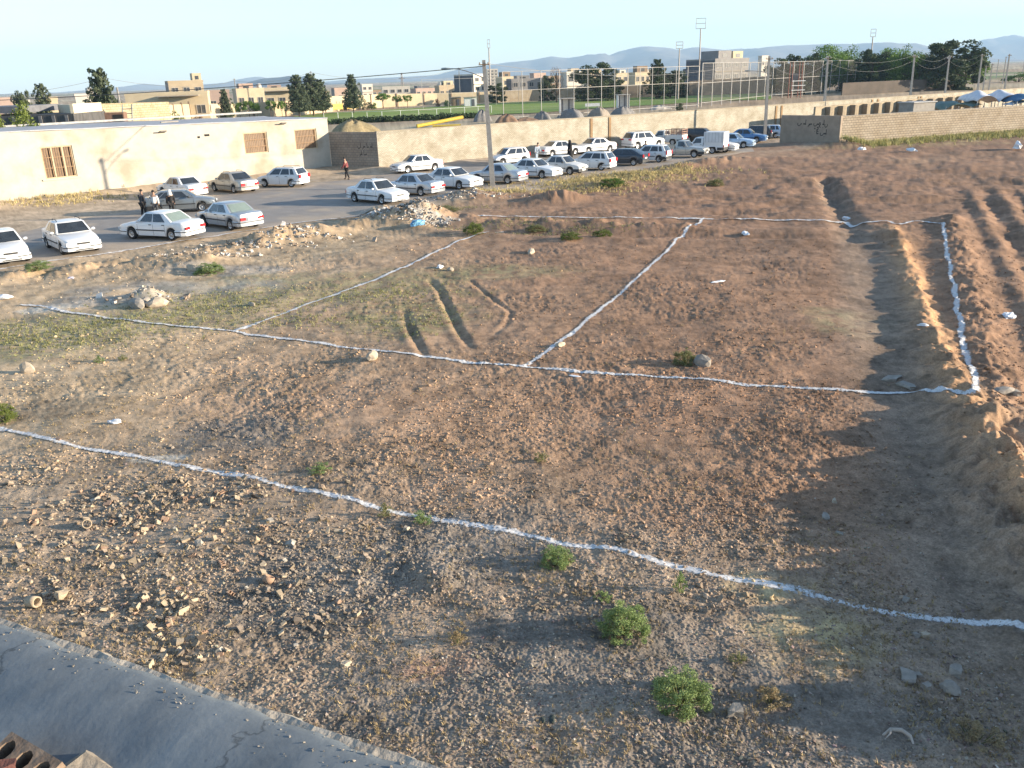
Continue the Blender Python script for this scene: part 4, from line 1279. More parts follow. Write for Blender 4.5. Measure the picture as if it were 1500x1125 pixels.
house(50, 81, 147, 150, 'cream', 'small cream roof house between the two small dark trees at far left', nwin=2)
house(104, 139, 141, 185, 'pale', 'pale low house left of the big pine', nwin=3, extra=[('tank', .2, .1, 1, 'pale')])
house(181, 300, 139, 175, 'cream', 'long cream bungalow with four wide windows behind the leaning ladder', nwin=5, yaw=12, dr=.25, extra=[('awning', .15, .5, .96, 'cream')])
house(236, 293, 121, 235, 'buff', 'two storey cream house with an arched stair tower above the long bungalow', floors=2, nwin=3, side='grey', extra=[('box', .36, .26, 2.2, 'cream'), ('arch', .36, .24, 1, 'cream')])
house(297, 334, 135, 225, 'pink', 'pinkish house with a white framed window right of the long bungalow', nwin=2, yaw=18)
house(336, 384, 132, 262, 'cream', 'stepped cream house just right of the thin mast', nwin=3, extra=[('box', -.1, .5, 1.8, 'pink'), ('tank', .4, .1, 1, 'pale')])
house(384, 436, 131, 240, 'cream', 'cream bungalow with a deep roof edge below the dark blue hill', nwin=3, yaw=14, dr=.35, extra=[('awning', 0, 1, .95, 'cream'), ('box', -.2, .4, 1.2, 'pink')])
house(352, 384, 139, 300, 'slate', 'dark purple grey house between two cream houses', nwin=2)
house(440, 480, 136, 330, 'buff', 'buff house half hidden behind the three pines', nwin=2)
house(484, 512, 131, 285, 'pink', 'small pink house with a white square window left of the single pine', nwin=1, side='grey')
house(526, 545, 125, 420, 'pale', 'narrow pale house top right of the single pine', floors=2, nwin=2)
house(556, 600, 128.5, 330, 'pale', 'white grey house with tall front panels below the lattice mast', nwin=4, yaw=10, floors=2)
house(600, 640, 131, 400, 'pink', 'long low brownish pink house right of the lattice mast', nwin=4)
house(606, 628, 127, 520, 'slate', 'dark roofed house far behind the long low pink house', nwin=2)
house(636, 668, 127, 330, 'buff', 'buff stepped house left of the shade sided building', nwin=3, extra=[('box', .1, .55, 2.0, 'cream'), ('tank', -.3, .1, 1, 'pale')])
house(664, 712, 111, 300, 'pale', 'tall building with its left side painted dark as shade, left of the nearest utility pole', floors=3, nwin=2, yaw=52, side='slate', dr=1.25)
house(712, 729, 102, 640, 'pale', 'distant pale apartment tower right of the nearest utility pole', floors=6, nwin=3, yaw=10)
house(726, 764, 114, 330, 'cream', 'cream house with a pale gable right of the apartment tower', floors=2, nwin=2, extra=[('box', -.2, .4, 2, 'brown')])
house(742, 796, 117, 300, 'grey', 'wide unfinished grey block house without plaster', floors=2, nwin=4, yaw=14, side='slate', extra=[('box', -.1, .4, 1.4, 'grey')])
house(796, 826, 113, 360, 'brown', 'brown house behind the bare reddish tree', floors=2, nwin=2)
house(822, 854, 107, 300, 'pale', 'bright pale house against the left side of the big dark pine', floors=2, nwin=2, extra=[('box', .1, .5, 1.4, 'buff')])
house(896, 922, 109, 330, 'cream', 'cream house just right of the big dark pine', floors=2, nwin=2, extra=[('box', .1, .5, 1.6, 'pale')])
house(922, 954, 108, 300, 'cream', 'cream house with a grey upper storey left of the dark cypress pine', floors=2, nwin=3, extra=[('box', .05, .7, 2.4, 'brown'), ('tank', .3, .1, 1, 'pale')])
house(884, 912, 118, 420, 'buff', 'low buff house half hidden right of the big dark pine', nwin=2)
house(1012, 1104, 88, 305, 'grey', 'large bare grey block building behind the big floodlight mast', floors=3, nwin=4, yaw=34, side='slate', dr=.8, extra=[('box', -.05, .38, 3.0, 'grey'), ('box', .34, .30, 2.8, 'cream')], cat='building')  # cream roof room paints the sunlit part of the building
house(1002, 1024, 103, 320, 'slate', 'lower dark wing at the left of the large bare grey building', floors=2, nwin=1)
house(1112, 1127, 83, 420, 'pale', 'tiny white roof room above the fence right of the large grey building', floors=2, nwin=2)
house(6, 40, 150, 210, 'pale', 'low whitish house at the far left edge behind the dark trees', nwin=2)
house(-30, 12, 147, 190, 'pink', 'pink walled house at the left edge of the town', nwin=2)
house(540, 560, 133, 480, 'brown', 'small brown house between the single pine and the white grey house', nwin=2)
house(640, 664, 124, 560, 'pale', 'pale roof far behind the buff stepped house', nwin=3)
house(776, 800, 108, 560, 'pink', 'small far pink house above the unfinished grey block house', nwin=2)
house(938, 960, 103, 520, 'pale', 'far pale house left of the thin floodlight mast', nwin=2)
house(856, 882, 104, 520, 'buff', 'far buff roof peeping over the big dark pine', nwin=2)

# compound walls on the far side of the pitch
def far_wall(pts, m, label, seg_posts=0):
    """pts: (px, ytop, D)"""
    root = empty('compound_wall', (0, 0, 0), 0, label, 'wall', 'walls beyond the pitch')
    q = [R(*p) for p in pts]
    for i in range(len(q) - 1):
        a, b2 = q[i], q[i + 1]
        wall_run('panel', Vector((a.x, a.y, 0)), Vector((b2.x, b2.y, 0)), max(a.z, 1.2), .3, m, None, parent=root, hb=max(b2.z, 1.2))
        d = Vector((b2.x - a.x, b2.y - a.y, 0)); n = max(1, int(d.length / 9))
        for k in range(n if seg_posts else 0):
            c = Vector((a.x, a.y, 0)) + d * (k + .5) / n
            MB().box((c.x, c.y - .1, a.z / 2), (.35, .35, a.z + .15), math.atan2(d.y, d.x)).build('post', HC['brown'], root)
farw = mat('far_wall_cream', (.50, .41, .27), (.42, .34, .22), scale=.4, rough=.95, detail=6)
far_shade = mat('far_wall_shade_brown', (.21, .165, .125), (.16, .125, .095), scale=.4, rough=.95, detail=6)  # wall colour darkened to brown to paint its shade
far_wall([(246, 153.5, 150), (300, 152, 200), (345, 152, 215)], farw, 'cream wall with dark posts right of the stone wall and green bush', 1)
far_wall([(345, 151.5, 217), (440, 147, 232), (486, 143, 250)], farw, 'cream wall behind the row of small round trees', 1)
far_wall([(486, 141, 252), (560, 138, 275), (640, 136.5, 285), (722, 134, 290)], farw, 'long cream wall along the far side of the pitch', 1)
far_wall([(722, 134, 288), (780, 131.5, 292), (846, 129, 290)], buff_brick, 'buff brick wall stretch behind the bare reddish tree')
far_wall([(846, 128.5, 288), (910, 125.5, 285), (1010, 121, 288)], far_shade, 'wall darkened to brown for shade below the dark pines')
far_wall([(1010, 119, 286), (1100, 113, 290), (1205, 109.5, 296)], far_shade, 'shaded brown wall seen through the dark netted fence')
far_wall([(1235, 121.5, 245), (1330, 117, 255), (1402, 115, 262)], mat('mud_wall_in_shade', (.125, .10, .08), (.095, .078, .062), scale=.4, rough=.95), 'mud brown wall under the green grove')  # wall colour darkened to put its shade into the material
# sheds on the far touchline
def kiosk(px0, px1, yt, D, m, label):
    a = R(px0, yt, D); b2 = R(px1, yt, D); w = b2.x - a.x
    r = empty('kiosk', ((a.x + b2.x) / 2, D, 0), .1, label, 'shed', 'small sheds on the far touchline')
    MB().box((0, 1, a.z / 2), (w, 2.4, a.z)).build('body', m, r)
    MB().box((0, .9, a.z + .08), (w * 1.1, 3.0, .16)).build('roof', roof_m, r)
    MB().box((w * .2, -.24, a.z * .42), (w * .25, .06, a.z * .75)).build('door', HC['slate'], r)
kiosk(661, 675, 143, 262, HC['brown'], 'small brown shed with dark door on the far touchline')
kiosk(680, 698, 143, 255, MATS['dugout_white'], 'small white shed beside the brown one on the far touchline')

# ------------------------------------------------------------------ trees
def leaf_mat(name, c1, c2):
    m, nt, b = nmat(name)
    b.inputs['Roughness'].default_value = .7
    b.inputs['Specular IOR Level'].default_value = .25
    L = nt.links
    at = nt.nodes.new('ShaderNodeAttribute'); at.attribute_name = 'Col'
    mx = nt.nodes.new('ShaderNodeMix'); mx.data_type = 'RGBA'
    mx.inputs['A'].default_value = (*c2, 1); mx.inputs['B'].default_value = (*c1, 1)
    L.new(at.outputs['Fac'], mx.inputs['Factor'])
    L.new(mx.outputs['Result'], b.inputs['Base Color'])
    tr = nt.nodes.new('ShaderNodeBsdfTranslucent')
    L.new(mx.outputs['Result'], tr.inputs['Color'])
    ms = nt.nodes.new('ShaderNodeMixShader'); ms.inputs[0].default_value = .28
    L.new(b.outputs[0], ms.inputs[1]); L.new(tr.outputs[0], ms.inputs[2])
    L.new(ms.outputs[0], nt.nodes['Material Output'].inputs['Surface'])
    MATS[name] = m
    return m
leaf_green = leaf_mat('leaf_green', (.15, .25, .045), (.075, .13, .024))
leaf_dark = leaf_mat('leaf_dark', (.062, .088, .036), (.030, .048, .021))
leaf_pine = leaf_mat('leaf_pine', (.125, .15, .085), (.065, .085, .048))  # needle colour lightened to carry haze and backlight
leaf_lime = leaf_mat('leaf_lime', (.20, .235, .055), (.11, .15, .035))
leaf_rust = leaf_mat('leaf_rust', (.25, .14, .085), (.15, .085, .055))
leaf_shrub = leaf_mat('leaf_shrub', (.30, .38, .145), (.16, .22, .075))
leaf_olive = leaf_mat('leaf_olive', (.28, .27, .12), (.17, .175, .075))
bark = mat('bark', (.12, .085, .06), (.075, .055, .04), scale=8, rough=1, stretch=(1, 1, .25))

def leaf_cloud(rng, centres, rad, per, size, name, m, flat=1.0, droop=0.0, parent=None):
    """leaf-sized quads scattered through clumps; Col holds one random value per clump and leaf"""
    n = len(centres) * per
    c = np.repeat(centres, per, axis=0)
    rr = np.repeat(rad, per)
    d = rng.normal(size=(n, 3)); d /= np.linalg.norm(d, axis=1)[:, None]
    off = d * (rr * rng.uniform(.35, 1.0, n) ** .6)[:, None]
    off[:, 2] *= flat
    p = c + off
    nrm = d + rng.normal(size=(n, 3)) * .7
    nrm /= np.linalg.norm(nrm, axis=1)[:, None]
    a = np.cross(nrm, rng.normal(size=(n, 3))); a /= np.linalg.norm(a, axis=1)[:, None]
    b = np.cross(nrm, a)
    s = size * rng.uniform(.6, 1.3, n)
    a *= s[:, None]; b *= (s * .55)[:, None]
    V = np.stack([p - a, p + b, p + a, p - b], 1).reshape(-1, 3)
    F = np.arange(n * 4).reshape(n, 4)
    v = np.repeat(np.clip(np.repeat(rng.uniform(.1, .9, len(centres)), per) + rng.normal(0, .2, n), 0, 1), 4)
    return np_mesh(name, V, F, m, np.stack([v, v, v], 1), parent=parent)

def tree_proto(kind, seed):
    """crown and trunk meshes for a tree 1 m high and about 1 m wide, to be scaled"""
    rng = np.random.default_rng(seed)
    t = MB()
    if kind == 'broad':
        n = 70
        u = rng.normal(size=(n, 3)); u /= np.linalg.norm(u, axis=1)[:, None]
        k = rng.uniform(.45, 1, n) ** .5
        cen = np.stack([u[:, 0] * .40 * k, u[:, 1] * .40 * k, .52 + u[:, 2] * .40 * k], 1)
        rad = rng.uniform(.09, .17, n)
        t.tube([(0, 0, -.03), (.01, 0, .2), (0, .01, .45)], [.035, .026, .016], 6)
        for i in range(7):
            q = cen[i * 6]; t.tube([(0, 0, .22 + .02 * i), (q[0] * .5, q[1] * .5, (q[2] + .3) / 2), tuple(q)], [.014, .010, .004], 5)
        per, size, flat = 95, .020, .85
    elif kind == 'round':
        n = 20
        u = rng.normal(size=(n, 3)); u /= np.linalg.norm(u, axis=1)[:, None]
        k = rng.uniform(.4, 1, n) ** .5
        cen = np.stack([u[:, 0] * .38 * k, u[:, 1] * .38 * k, .68 + u[:, 2] * .20 * k], 1)
        rad = rng.uniform(.10, .17, n)
        t.tube([(0, 0, -.03), (.01, 0, .3), (0, 0, .6)], [.028, .022, .014], 6)
        for i in range(4):
            q = cen[i * 4]; t.tube([(0, 0, .42), tuple(q)], [.014, .005], 5)
        per, size, flat = 70, .032, .8
    elif kind == 'pine':
        cl = []; rd = []
        for i in range(15):
            z = .16 + .82 * (i / 14); R_ = .46 * (1.02 - (z - .12) / .95) ** .6 * rng.uniform(.7, 1.25) + .02
            m_ = max(3, int(9 * (1 - z) + 3)); a0 = rng.uniform(0, 6)
            for k in range(m_):
                an = a0 + 2 * math.pi * k / m_ + rng.uniform(-.3, .3); r2 = R_ * rng.uniform(.55, 1.05)
                for f in (.5, 1.0):
                    cl.append((r2 * f * math.cos(an), r2 * f * math.sin(an), z + .05 * f)); rd.append(.055 + .05 * (1 - z) * f)
                if i % 2 == 0: t.tube([(0, 0, z - .03), (r2 * math.cos(an), r2 * math.sin(an), z + .04)], [.008, .003], 4)
        cen = np.array(cl); rad = np.array(rd)
        t.tube([(0, 0, -.03), (.01, 0, .5), (0, 0, .97)], [.030, .020, .004], 6)
        per, size, flat = 42, .026, .6
    elif kind == 'umbrella':
        n = 64
        cl = []
        for i in range(n):
            an = rng.uniform(0, 6.28); r2 = .46 * rng.uniform(0, 1) ** .5
            cl.append((r2 * math.cos(an), r2 * math.sin(an), rng.uniform(.14, .95) - .24 * r2 + .1 * math.sin(an * 3)))
        cen = np.array(cl); rad = rng.uniform(.08, .15, n)
        t.tube([(0, 0, -.03), (.01, 0, .35), (0, 0, .7)], [.034, .026, .014], 6)
        for i in range(8): t.tube([(0, 0, .3 + .04 * i), tuple(cen[i * 4])], [.014, .005], 5)
        per, size, flat = 135, .027, .65
    elif kind == 'cypress':
        cl = []; rd = []
        for i in range(30):
            z = rng.uniform(.05, .95); r2 = .30 * math.sin(math.pi * min(1, (z + .12) / 1.08)) ** .8 * rng.uniform(.1, .9); an = rng.uniform(0, 6.28)
            cl.append((r2 * math.cos(an), r2 * math.sin(an), z)); rd.append(.08 + .06 * (1 - z))
        cen = np.array(cl); rad = np.array(rd)
        t.tube([(0, 0, -.03), (0, 0, .85)], [.03, .008], 6)
        per, size, flat = 90, .022, 1.3
    elif kind == 'bare':
        n = 34
        u = rng.normal(size=(n, 3)); u /= np.linalg.norm(u, axis=1)[:, None]
        cen = np.stack([u[:, 0] * .30, u[:, 1] * .30, .6 + u[:, 2] * .34], 1); rad = np.full(n, .07)
        t.tube([(0, 0, -.03), (0, 0, .95)], [.03, .008], 6)
        for i in range(n): 
            q = cen[i]; t.tube([(0, 0, max(.2, q[2] - .25)), tuple(q)], [.010, .003], 4)
        per, size, flat = 14, .018, 1
    elif kind == 'bush':
        n = 26
        u = rng.normal(size=(n, 3)); u[:, 2] = np.abs(u[:, 2]); u /= np.linalg.norm(u, axis=1)[:, None]
        k = rng.uniform(.3, 1, n) ** .5
        cen = np.stack([u[:, 0] * .42 * k, u[:, 1] * .42 * k, .10 + u[:, 2] * .68 * k], 1); rad = rng.uniform(.10, .19, n)
        for i in range(8): t.tube([(0, 0, -.03), tuple(cen[i * 3])], [.012, .004], 4)
        per, size, flat = 60, .034, .9
    tk = t.build('trunk', bark)
    cr = leaf_cloud(rng, cen, rad, per, size, 'crown', leaf_green, flat)
    return tk.data, cr.data, tk, cr
PROTO = {}
def proto(kind, v):
    if (kind, v) not in PROTO:
        a, b2, o1, o2 = tree_proto(kind, 500 + 37 * v + len(kind))
        bpy.data.objects.remove(o1); bpy.data.objects.remove(o2)
        PROTO[(kind, v)] = (a, b2)
    return PROTO[(kind, v)]
NT = [0]
def tree(name, kind, v, px, ytop, ybase, wpx, m, label, cat='tree', D=None, group=None, lean=0.0):
    b0 = P(px, ybase) if D is None else R(px, ybase, D)
    D = b0.y
    h = R(px, ytop, D).z; w = wpx / FPX * D * (1.2 if kind == 'pine' else 1.1)
    NT[0] += 1
    root = empty(name, (b0.x, b0.y, 0), NT[0] * 1.3, label, cat, group)
    tk, cr = proto(kind, v)
    for nm, me in (('trunk', tk), ('crown', cr)):
        o = bpy.data.objects.new(nm, me); COL.objects.link(o); o.parent = root
        o.scale = (w, w, h)
        o.rotation_euler = (lean, 0, 0)
        if nm == 'crown':
            o.material_slots[0].link = 'OBJECT'; o.material_slots[0].material = m
    return root
tree('pine_tree', 'pine', 0, 152, 106, 158, 54, leaf_pine, 'large spreading pine above the yellow stone wall at left', D=125)
tree('pine_tree', 'umbrella', 1, 33, 132, 160, 26, leaf_pine, 'bushy dark pine at far left edge of the town', D=120)
tree('pine_tree', 'pine', 1, 63, 127, 150, 30, leaf_pine, 'smaller dark pine right of the bushy dark pine at far left', D=150)
tree('garden_tree', 'cypress', 0, 40, 144, 200, 74, leaf_lime, 'yellow green bushy tree rising over the roof of the long building', D=74)
tree('garden_tree', 'cypress', 1, -2, 158, 200, 60, leaf_lime, 'yellow green tree cut by the left edge of the picture', D=72)
tree('bush', 'bush', 0, 258, 155, 174, 32, leaf_lime, 'bright green bush beside the right end of the yellow stone wall', 'bush', D=122)
tree('bush', 'bush', 1, 288, 161, 174, 26, leaf_rust, 'leafless pinkish bush in front of the cream posted wall', 'bush', D=150)
tree('pine_tree', 'pine', 2, 333, 133, 160, 20, leaf_pine, 'crooked dark pine left of the small round trees', D=190, lean=.1)
for i, (px, yt, yb, w) in enumerate(((351, 147, 163, 17), (365, 145.5, 166, 20), (376, 148, 160, 12), (397, 144, 164, 19), (413, 145.5, 163, 14))):
    tree('round_tree', 'round', i % 3, px, yt, yb, w, leaf_green, ['small round tree leftmost in the clipped row before the cream wall', 'tallest small round tree second in the clipped row', 'tiny round tree in the middle of the clipped row', 'dark round tree fourth in the clipped row', 'round tree at the right end of the clipped row'][i], D=205, group='clipped round trees before the cream wall')
tree('pine_tree', 'pine', 3, 438, 113, 162, 32, leaf_pine, 'left pine of the group of three below the dark blue hill', D=215)
tree('pine_tree', 'pine', 4, 459, 111, 162, 38, leaf_pine, 'middle and tallest pine of the group of three', D=220)
tree('pine_tree', 'pine', 5, 473, 119, 162, 26, leaf_pine, 'right pine of the group of three, thinner than the others', D=222)
tree('pine_tree', 'pine', 6, 518, 112, 160, 28, leaf_pine, 'single pine standing alone before the far touchline', D=230)
for i, (px, yt, yb, w) in enumerate(((561, 135, 154, 25), (583, 138, 154, 16), (597, 137.5, 154, 15))):
    tree('round_tree', 'round', (i + 1) % 3, px, yt, yb, w, leaf_green, ['wide round tree below the white grey house', 'small round tree between two others at the far touchline', 'small round tree rightmost of the three at the far touchline'][i], D=262, group='round trees at the far touchline')
for i, (px, yt, w, m, lb) in enumerate(((505, 146, 14, leaf_green, 'low green bush left of the single pine foot'), (538, 146, 18, leaf_dark, 'low dark bush right of the single pine foot'), (641, 141, 8, leaf_rust, 'narrow reddish bush on the far touchline'), (655, 143, 8, leaf_green, 'narrow green bush beside the reddish bush'), (548, 148, 9, leaf_green, 'tiny green bush before the long cream wall'))):
    tree('bush', 'bush', i % 2, px, yt, 154, w, m, lb, 'bush', D=258)
tree('dark_tree', 'umbrella', 0, 728, 122, 134, 26, leaf_dark, 'low dark tree behind the nearest utility pole', D=280)
tree('dark_tree', 'umbrella', 2, 801, 108, 132, 22, leaf_dark, 'small dark tree left of the bare reddish tree', D=280)
tree('bare_tree', 'bare', 0, 815, 97, 140, 34, leaf_rust, 'almost bare reddish tree before the buff brick wall', D=262)
tree('pine_tree', 'umbrella', 3, 868, 88, 138, 58, leaf_dark, 'big broad dark pine above the right dugout', D=265)
tree('pine_tree', 'pine', 7, 962, 90, 136, 30, leaf_dark, 'dark tiered pine left of the thin floodlight mast', D=265)
tree('dark_tree', 'umbrella', 1, 982, 103, 136, 40, leaf_dark, 'low dark tree spreading behind the thin floodlight mast', D=270)
tree('dark_tree', 'umbrella', 0, 896, 113, 132, 34, leaf_dark, 'low dark tree at the right foot of the big broad pine', D=276)
for i, (px, yt, w, kind, m, lb) in enumerate((
        (1150, 86, 52, 'umbrella', leaf_dark, 'low dark tree at the left end of the grove'),
        (1178, 78, 44, 'umbrella', leaf_dark, 'dark tree beside the low one at the left of the grove'),
        (1206, 64, 62, 'broad', leaf_green, 'bright green round tree, leftmost tall tree of the grove'),
        (1246, 66, 56, 'broad', leaf_green, 'bright green tree left of the narrow framed mast'),
        (1232, 80, 46, 'broad', leaf_green, 'lower bright green tree between the two tall ones'),
        (1274, 72, 40, 'umbrella', leaf_dark, 'dark tree directly behind the narrow framed mast'),
        (1294, 69, 50, 'broad', leaf_green, 'light green tree right of the narrow framed mast'),
        (1327, 65.5, 48, 'broad', leaf_green, 'round green tree in the middle of the grove'),
        (1310, 80, 50, 'umbrella', leaf_dark, 'dark understorey tree in the middle of the grove'),
        (1352, 82, 46, 'umbrella', leaf_dark, 'dark grey green tree left of the biggest tree'),
        (1388, 55, 84, 'umbrella', leaf_dark, 'biggest and darkest tree of the grove, with a flat wide top'),
        (1412, 72, 56, 'broad', leaf_green, 'light green tree at the right end of the grove'),
        (1360, 74, 50, 'broad', leaf_pine, 'greyish tree in front of the biggest dark tree'),
        (1262, 92, 60, 'umbrella', leaf_dark, 'low dark tree filling the grove behind the mud wall'),
        (1338, 92, 60, 'umbrella', leaf_dark, 'low dark tree filling the grove left of the third pole'))):
    tree('grove_tree', kind, i % 4, px, yt, 131, w, m, lb, D=262 + (i % 5) * 7, group='trees of the grove')
tree('bush', 'bush', 0, 1492, 104, 118, 46, leaf_green, 'dark green bushes by the far field at the right edge', 'bush', D=330)
tree('bush', 'bush', 1, 996, 148, 156, 14, leaf_dark, 'low dark bush at the foot of the thin floodlight mast', 'bush', D=182)
hedge_rng = np.random.default_rng(77)
hc = []
for px in np.arange(488, 700, 2.2):
    q = P(px, 181.5 - (px - 488) * .045 + hedge_rng.uniform(-1, 1)); hc.append((q.x, q.y, hedge_rng.uniform(.15, .6)))
o = leaf_cloud(hedge_rng, np.array(hc), hedge_rng.uniform(.6, 1.3, len(hc)), 45, .28, 'weed_strip', leaf_dark, .6)
tag(o, 'dark weeds growing along the near edge of the pitch', None, None, 'stuff')

# ------------------------------------------------------------------ poles, lamps and wires
def pole_at(base, top, label, lamp=None, arms=1, name='utility_pole', r0=.17, r1=.10):
    root = empty(name, base, 0, label, 'utility pole' if name == 'utility_pole' else 'street lamp', 'poles along the street' if name == 'utility_pole' else None)
    t = Vector(top) - Vector(base)
    mb = MB()
    V = []
    for p, w, d in ((Vector((0, 0, -.4)), r0, r0 * .72), (t, r1, r1 * .8)):
        for sx, sy in ((-1, -1), (1, -1), (1, 1), (-1, 1)): V.append(p + Vector((sx * w, sy * d, 0)))
    mb.add(V, [(3, 2, 1, 0), (4, 5, 6, 7), (0, 1, 5, 4), (1, 2, 6, 5), (2, 3, 7, 6), (3, 0, 4, 7)])
    mb.build('shaft', concrete, root)
    for k in range(arms):
        z = t * (1 - .035 - .06 * k)
        a = MB(); a.box(tuple(z + Vector((0, -.13, 0))), (.75, .06, .07)); a.build('crossarm', rusty, root)
        for s in (-.3, .3): MB().lathe([(0, 0), (.05, 0), (.06, .06), (.03, .12), (0, .13)], tuple(z + Vector((s, -.13, .045))), 8).build('insulator', mat('porcelain', (.35, .30, .26), (.3, .25, .2), scale=5, rough=.3), root)
    if lamp:
        d, rise, z0 = lamp
        st = t * z0; d = Vector(d)
        pts = [st + d * f + Vector((0, 0, rise * math.sin(f * math.pi / 2))) for f in np.linspace(0, 1, 7)]
        MB().tube(pts, .035, 6).build('lamp_arm', pale_steel, root)
        e = pts[-1]; dn = d.normalized()
        hd = MB().lathe([(0, -.36), (.10, -.30), (.15, 0), (.12, .30), (0, .36)], (0, 0, 0), 10, axis='x')
        hd.build('lamp_head', mat('lamp_housing', (.30, .33, .31), (.24, .26, .25), scale=4, rough=.4), root, tuple(e + dn * .3), math.atan2(dn.y, dn.x)).scale = (1, 1, .55)
    return root
b1 = G(722, 273); t1 = R(708.5, 88, b1.y); T1 = Vector(t1)
pole_at(tuple(b1), tuple(t1), 'nearest concrete utility pole with a lamp arm, at the edge of the parked cars', lamp=((-2.6, 1.6, 0), .75, .86), r0=.19, r1=.12)
tops = [T1]
plist = [((1120, 205), (1127, 82), 'concrete pole at the end of the car rows, left of the graffiti wall', ((-1.7, 1.0, 0), .3, .80)),
         (None, (1213, 82), 'concrete pole directly behind the graffiti wall', None),
         (None, (1340, 80), 'concrete pole behind the buttressed wall, right of the narrow framed mast', None),
         ((1382, 158), (1391, 81), 'concrete pole in front of the biggest dark tree', None),
         (None, (1439, 79), 'concrete pole just left of the white tarpaulin', None),
         (None, (1474, 83), 'left pole of the close pair right of the white tarpaulin', None),
         (None, (1479, 79), 'right and taller pole of the close pair right of the white tarpaulin', None),
         (None, (1501, 87), 'leaning pole at the right edge of the picture', None),
         (None, (1463, 87), 'shorter pole left of the close pair', None)]
for bs, tp, lb, lamp in plist:
    if bs:
        b0 = P(*bs); t0 = R(tp[0], tp[1], b0.y)
    else:
        yh = 112.5 - math.tan(ROLL) * (tp[0] - 750)
        D = 1.35 * FPX / max(4, (yh - tp[1])) * 1.0
        t0 = R(tp[0], tp[1], D); b0 = Vector((t0.x + .1, D, 0))
    pole_at(tuple(b0), tuple(t0), lb, lamp=lamp)
    tops.append(Vector(t0))
for px, yt, yb, D, lb in ((1445, 96, 132, 210, 'thin dark pole between the white tarpaulin pole and the short pole'), (1454, 93, 128, 230, 'thin dark pole beside the shorter pole'),
                          (455, 104, 140, 260, 'thin pole with a lamp rising behind the three pines'), (672, 99, 140, 290, 'thin pole left of the shade sided building'), (343, 115, 150, 260, 'thin dark mast above the stepped cream house'),
                          (171, 128, 154, 118, 'short pale pole right of the large spreading pine')):
    t0 = R(px, yt, D)
    pole_at((t0.x, D, 0), tuple(t0), lb, arms=1 if D > 200 else 0, r0=.14, r1=.09)
b0 = P(1407, 119); t0 = R(1409, 91, b0.y)
pole_at(tuple(b0), tuple(t0), 'street lamp with a curved arm at the right end of the yellow brick wall', lamp=((3.4, -.5, 0), .9, .84), arms=0, name='street_lamp', r0=.16, r1=.10)
# lattice mast in the town
t0 = R(588, 107, 380); lm = MB(); hh = t0.z
for s in (-1, 1): lm.tube([(s * .8, 0, -.2), (s * .18, 0, hh)], .12, 5)
for k in range(9):
    f = k / 9; g2 = (k + 1) / 9; wa = .8 - .62 * f; wb = .8 - .62 * g2
    lm.tube([(-wa, 0, hh * f), (wb, 0, hh * g2)], .07, 4); lm.tube([(wa, 0, hh * f), (-wb, 0, hh * g2)], .07, 4)
lm.tube([(-1.3, 0, hh * .8), (1.3, 0, hh * .8)], .10, 4)
tag(lm.build('lattice_mast', MATS['mast_steel'], None, (t0.x, 380, 0)), 'thin lattice mast rising above the white grey house', 'mast')

wire_m = mat('wire', (.05, .05, .052), (.035, .035, .035), scale=3, rough=.6)
wire_l = mat('bare_wire', (.22, .215, .205), (.18, .175, .17), scale=3, rough=.5, metal=.3)
def wire(a, b2, sag, label, r=.02, m=None, dz=-.15):
    a = Vector(a) + Vector((0, 0, dz)); b2 = Vector(b2) + Vector((0, 0, dz))
    pts = []
    for i in range(25):
        f = i / 24
        p = a.lerp(b2, f); p.z -= sag * 4 * f * (1 - f); pts.append(p)
    tag(MB().tube(pts, r, 5).build('overhead_wire', m or wire_m), label, 'wire', 'overhead wires')
wire(T1 + Vector((0, 0, -.25)), R(-160, 150, 82), .35, 'dark wire running from the nearest pole to the left over the long building', .028)
wire(T1 + Vector((.05, 0, -.05)), tops[1], 1.3, 'sagging wire between the two poles at either end of the long car row', .014, wire_l)
names_ = ['pole at the end of the car rows', 'pole behind the graffiti wall', 'pole behind the buttressed wall', 'pole before the biggest tree', 'pole by the white tarpaulin', 'left pole of the close pair', 'right pole of the close pair', 'leaning pole at the right edge']
for i in range(1, 8):
    for dz, sg, w_ in ((-.05, .9, 'upper'), (-.75, 1.3, 'lower')):
        if i >= 6 and w_ == 'lower': continue
        wire(tops[i], tops[i + 1], sg, '%s wire going right from the %s' % (w_, names_[i - 1]), .011, wire_l, dz)
wire(R(-80, 138, 190), R(150, 113.5, 200), 1.2, 'faint wire crossing the sky left of the large pine', .03, wire_l)
wire(R(152, 113, 200), R(345, 118, 262), 1.6, 'faint wire from the large pine to the dark mast', .03, wire_l)
wire(R(345, 118, 262), R(455, 105, 262), 1.2, 'faint wire between the dark mast and the three pines', .03, wire_l)
wire(R(455, 105, 262), R(672, 100, 290), 2.6, 'faint wire from the three pines to the shade sided building', .03, wire_l)
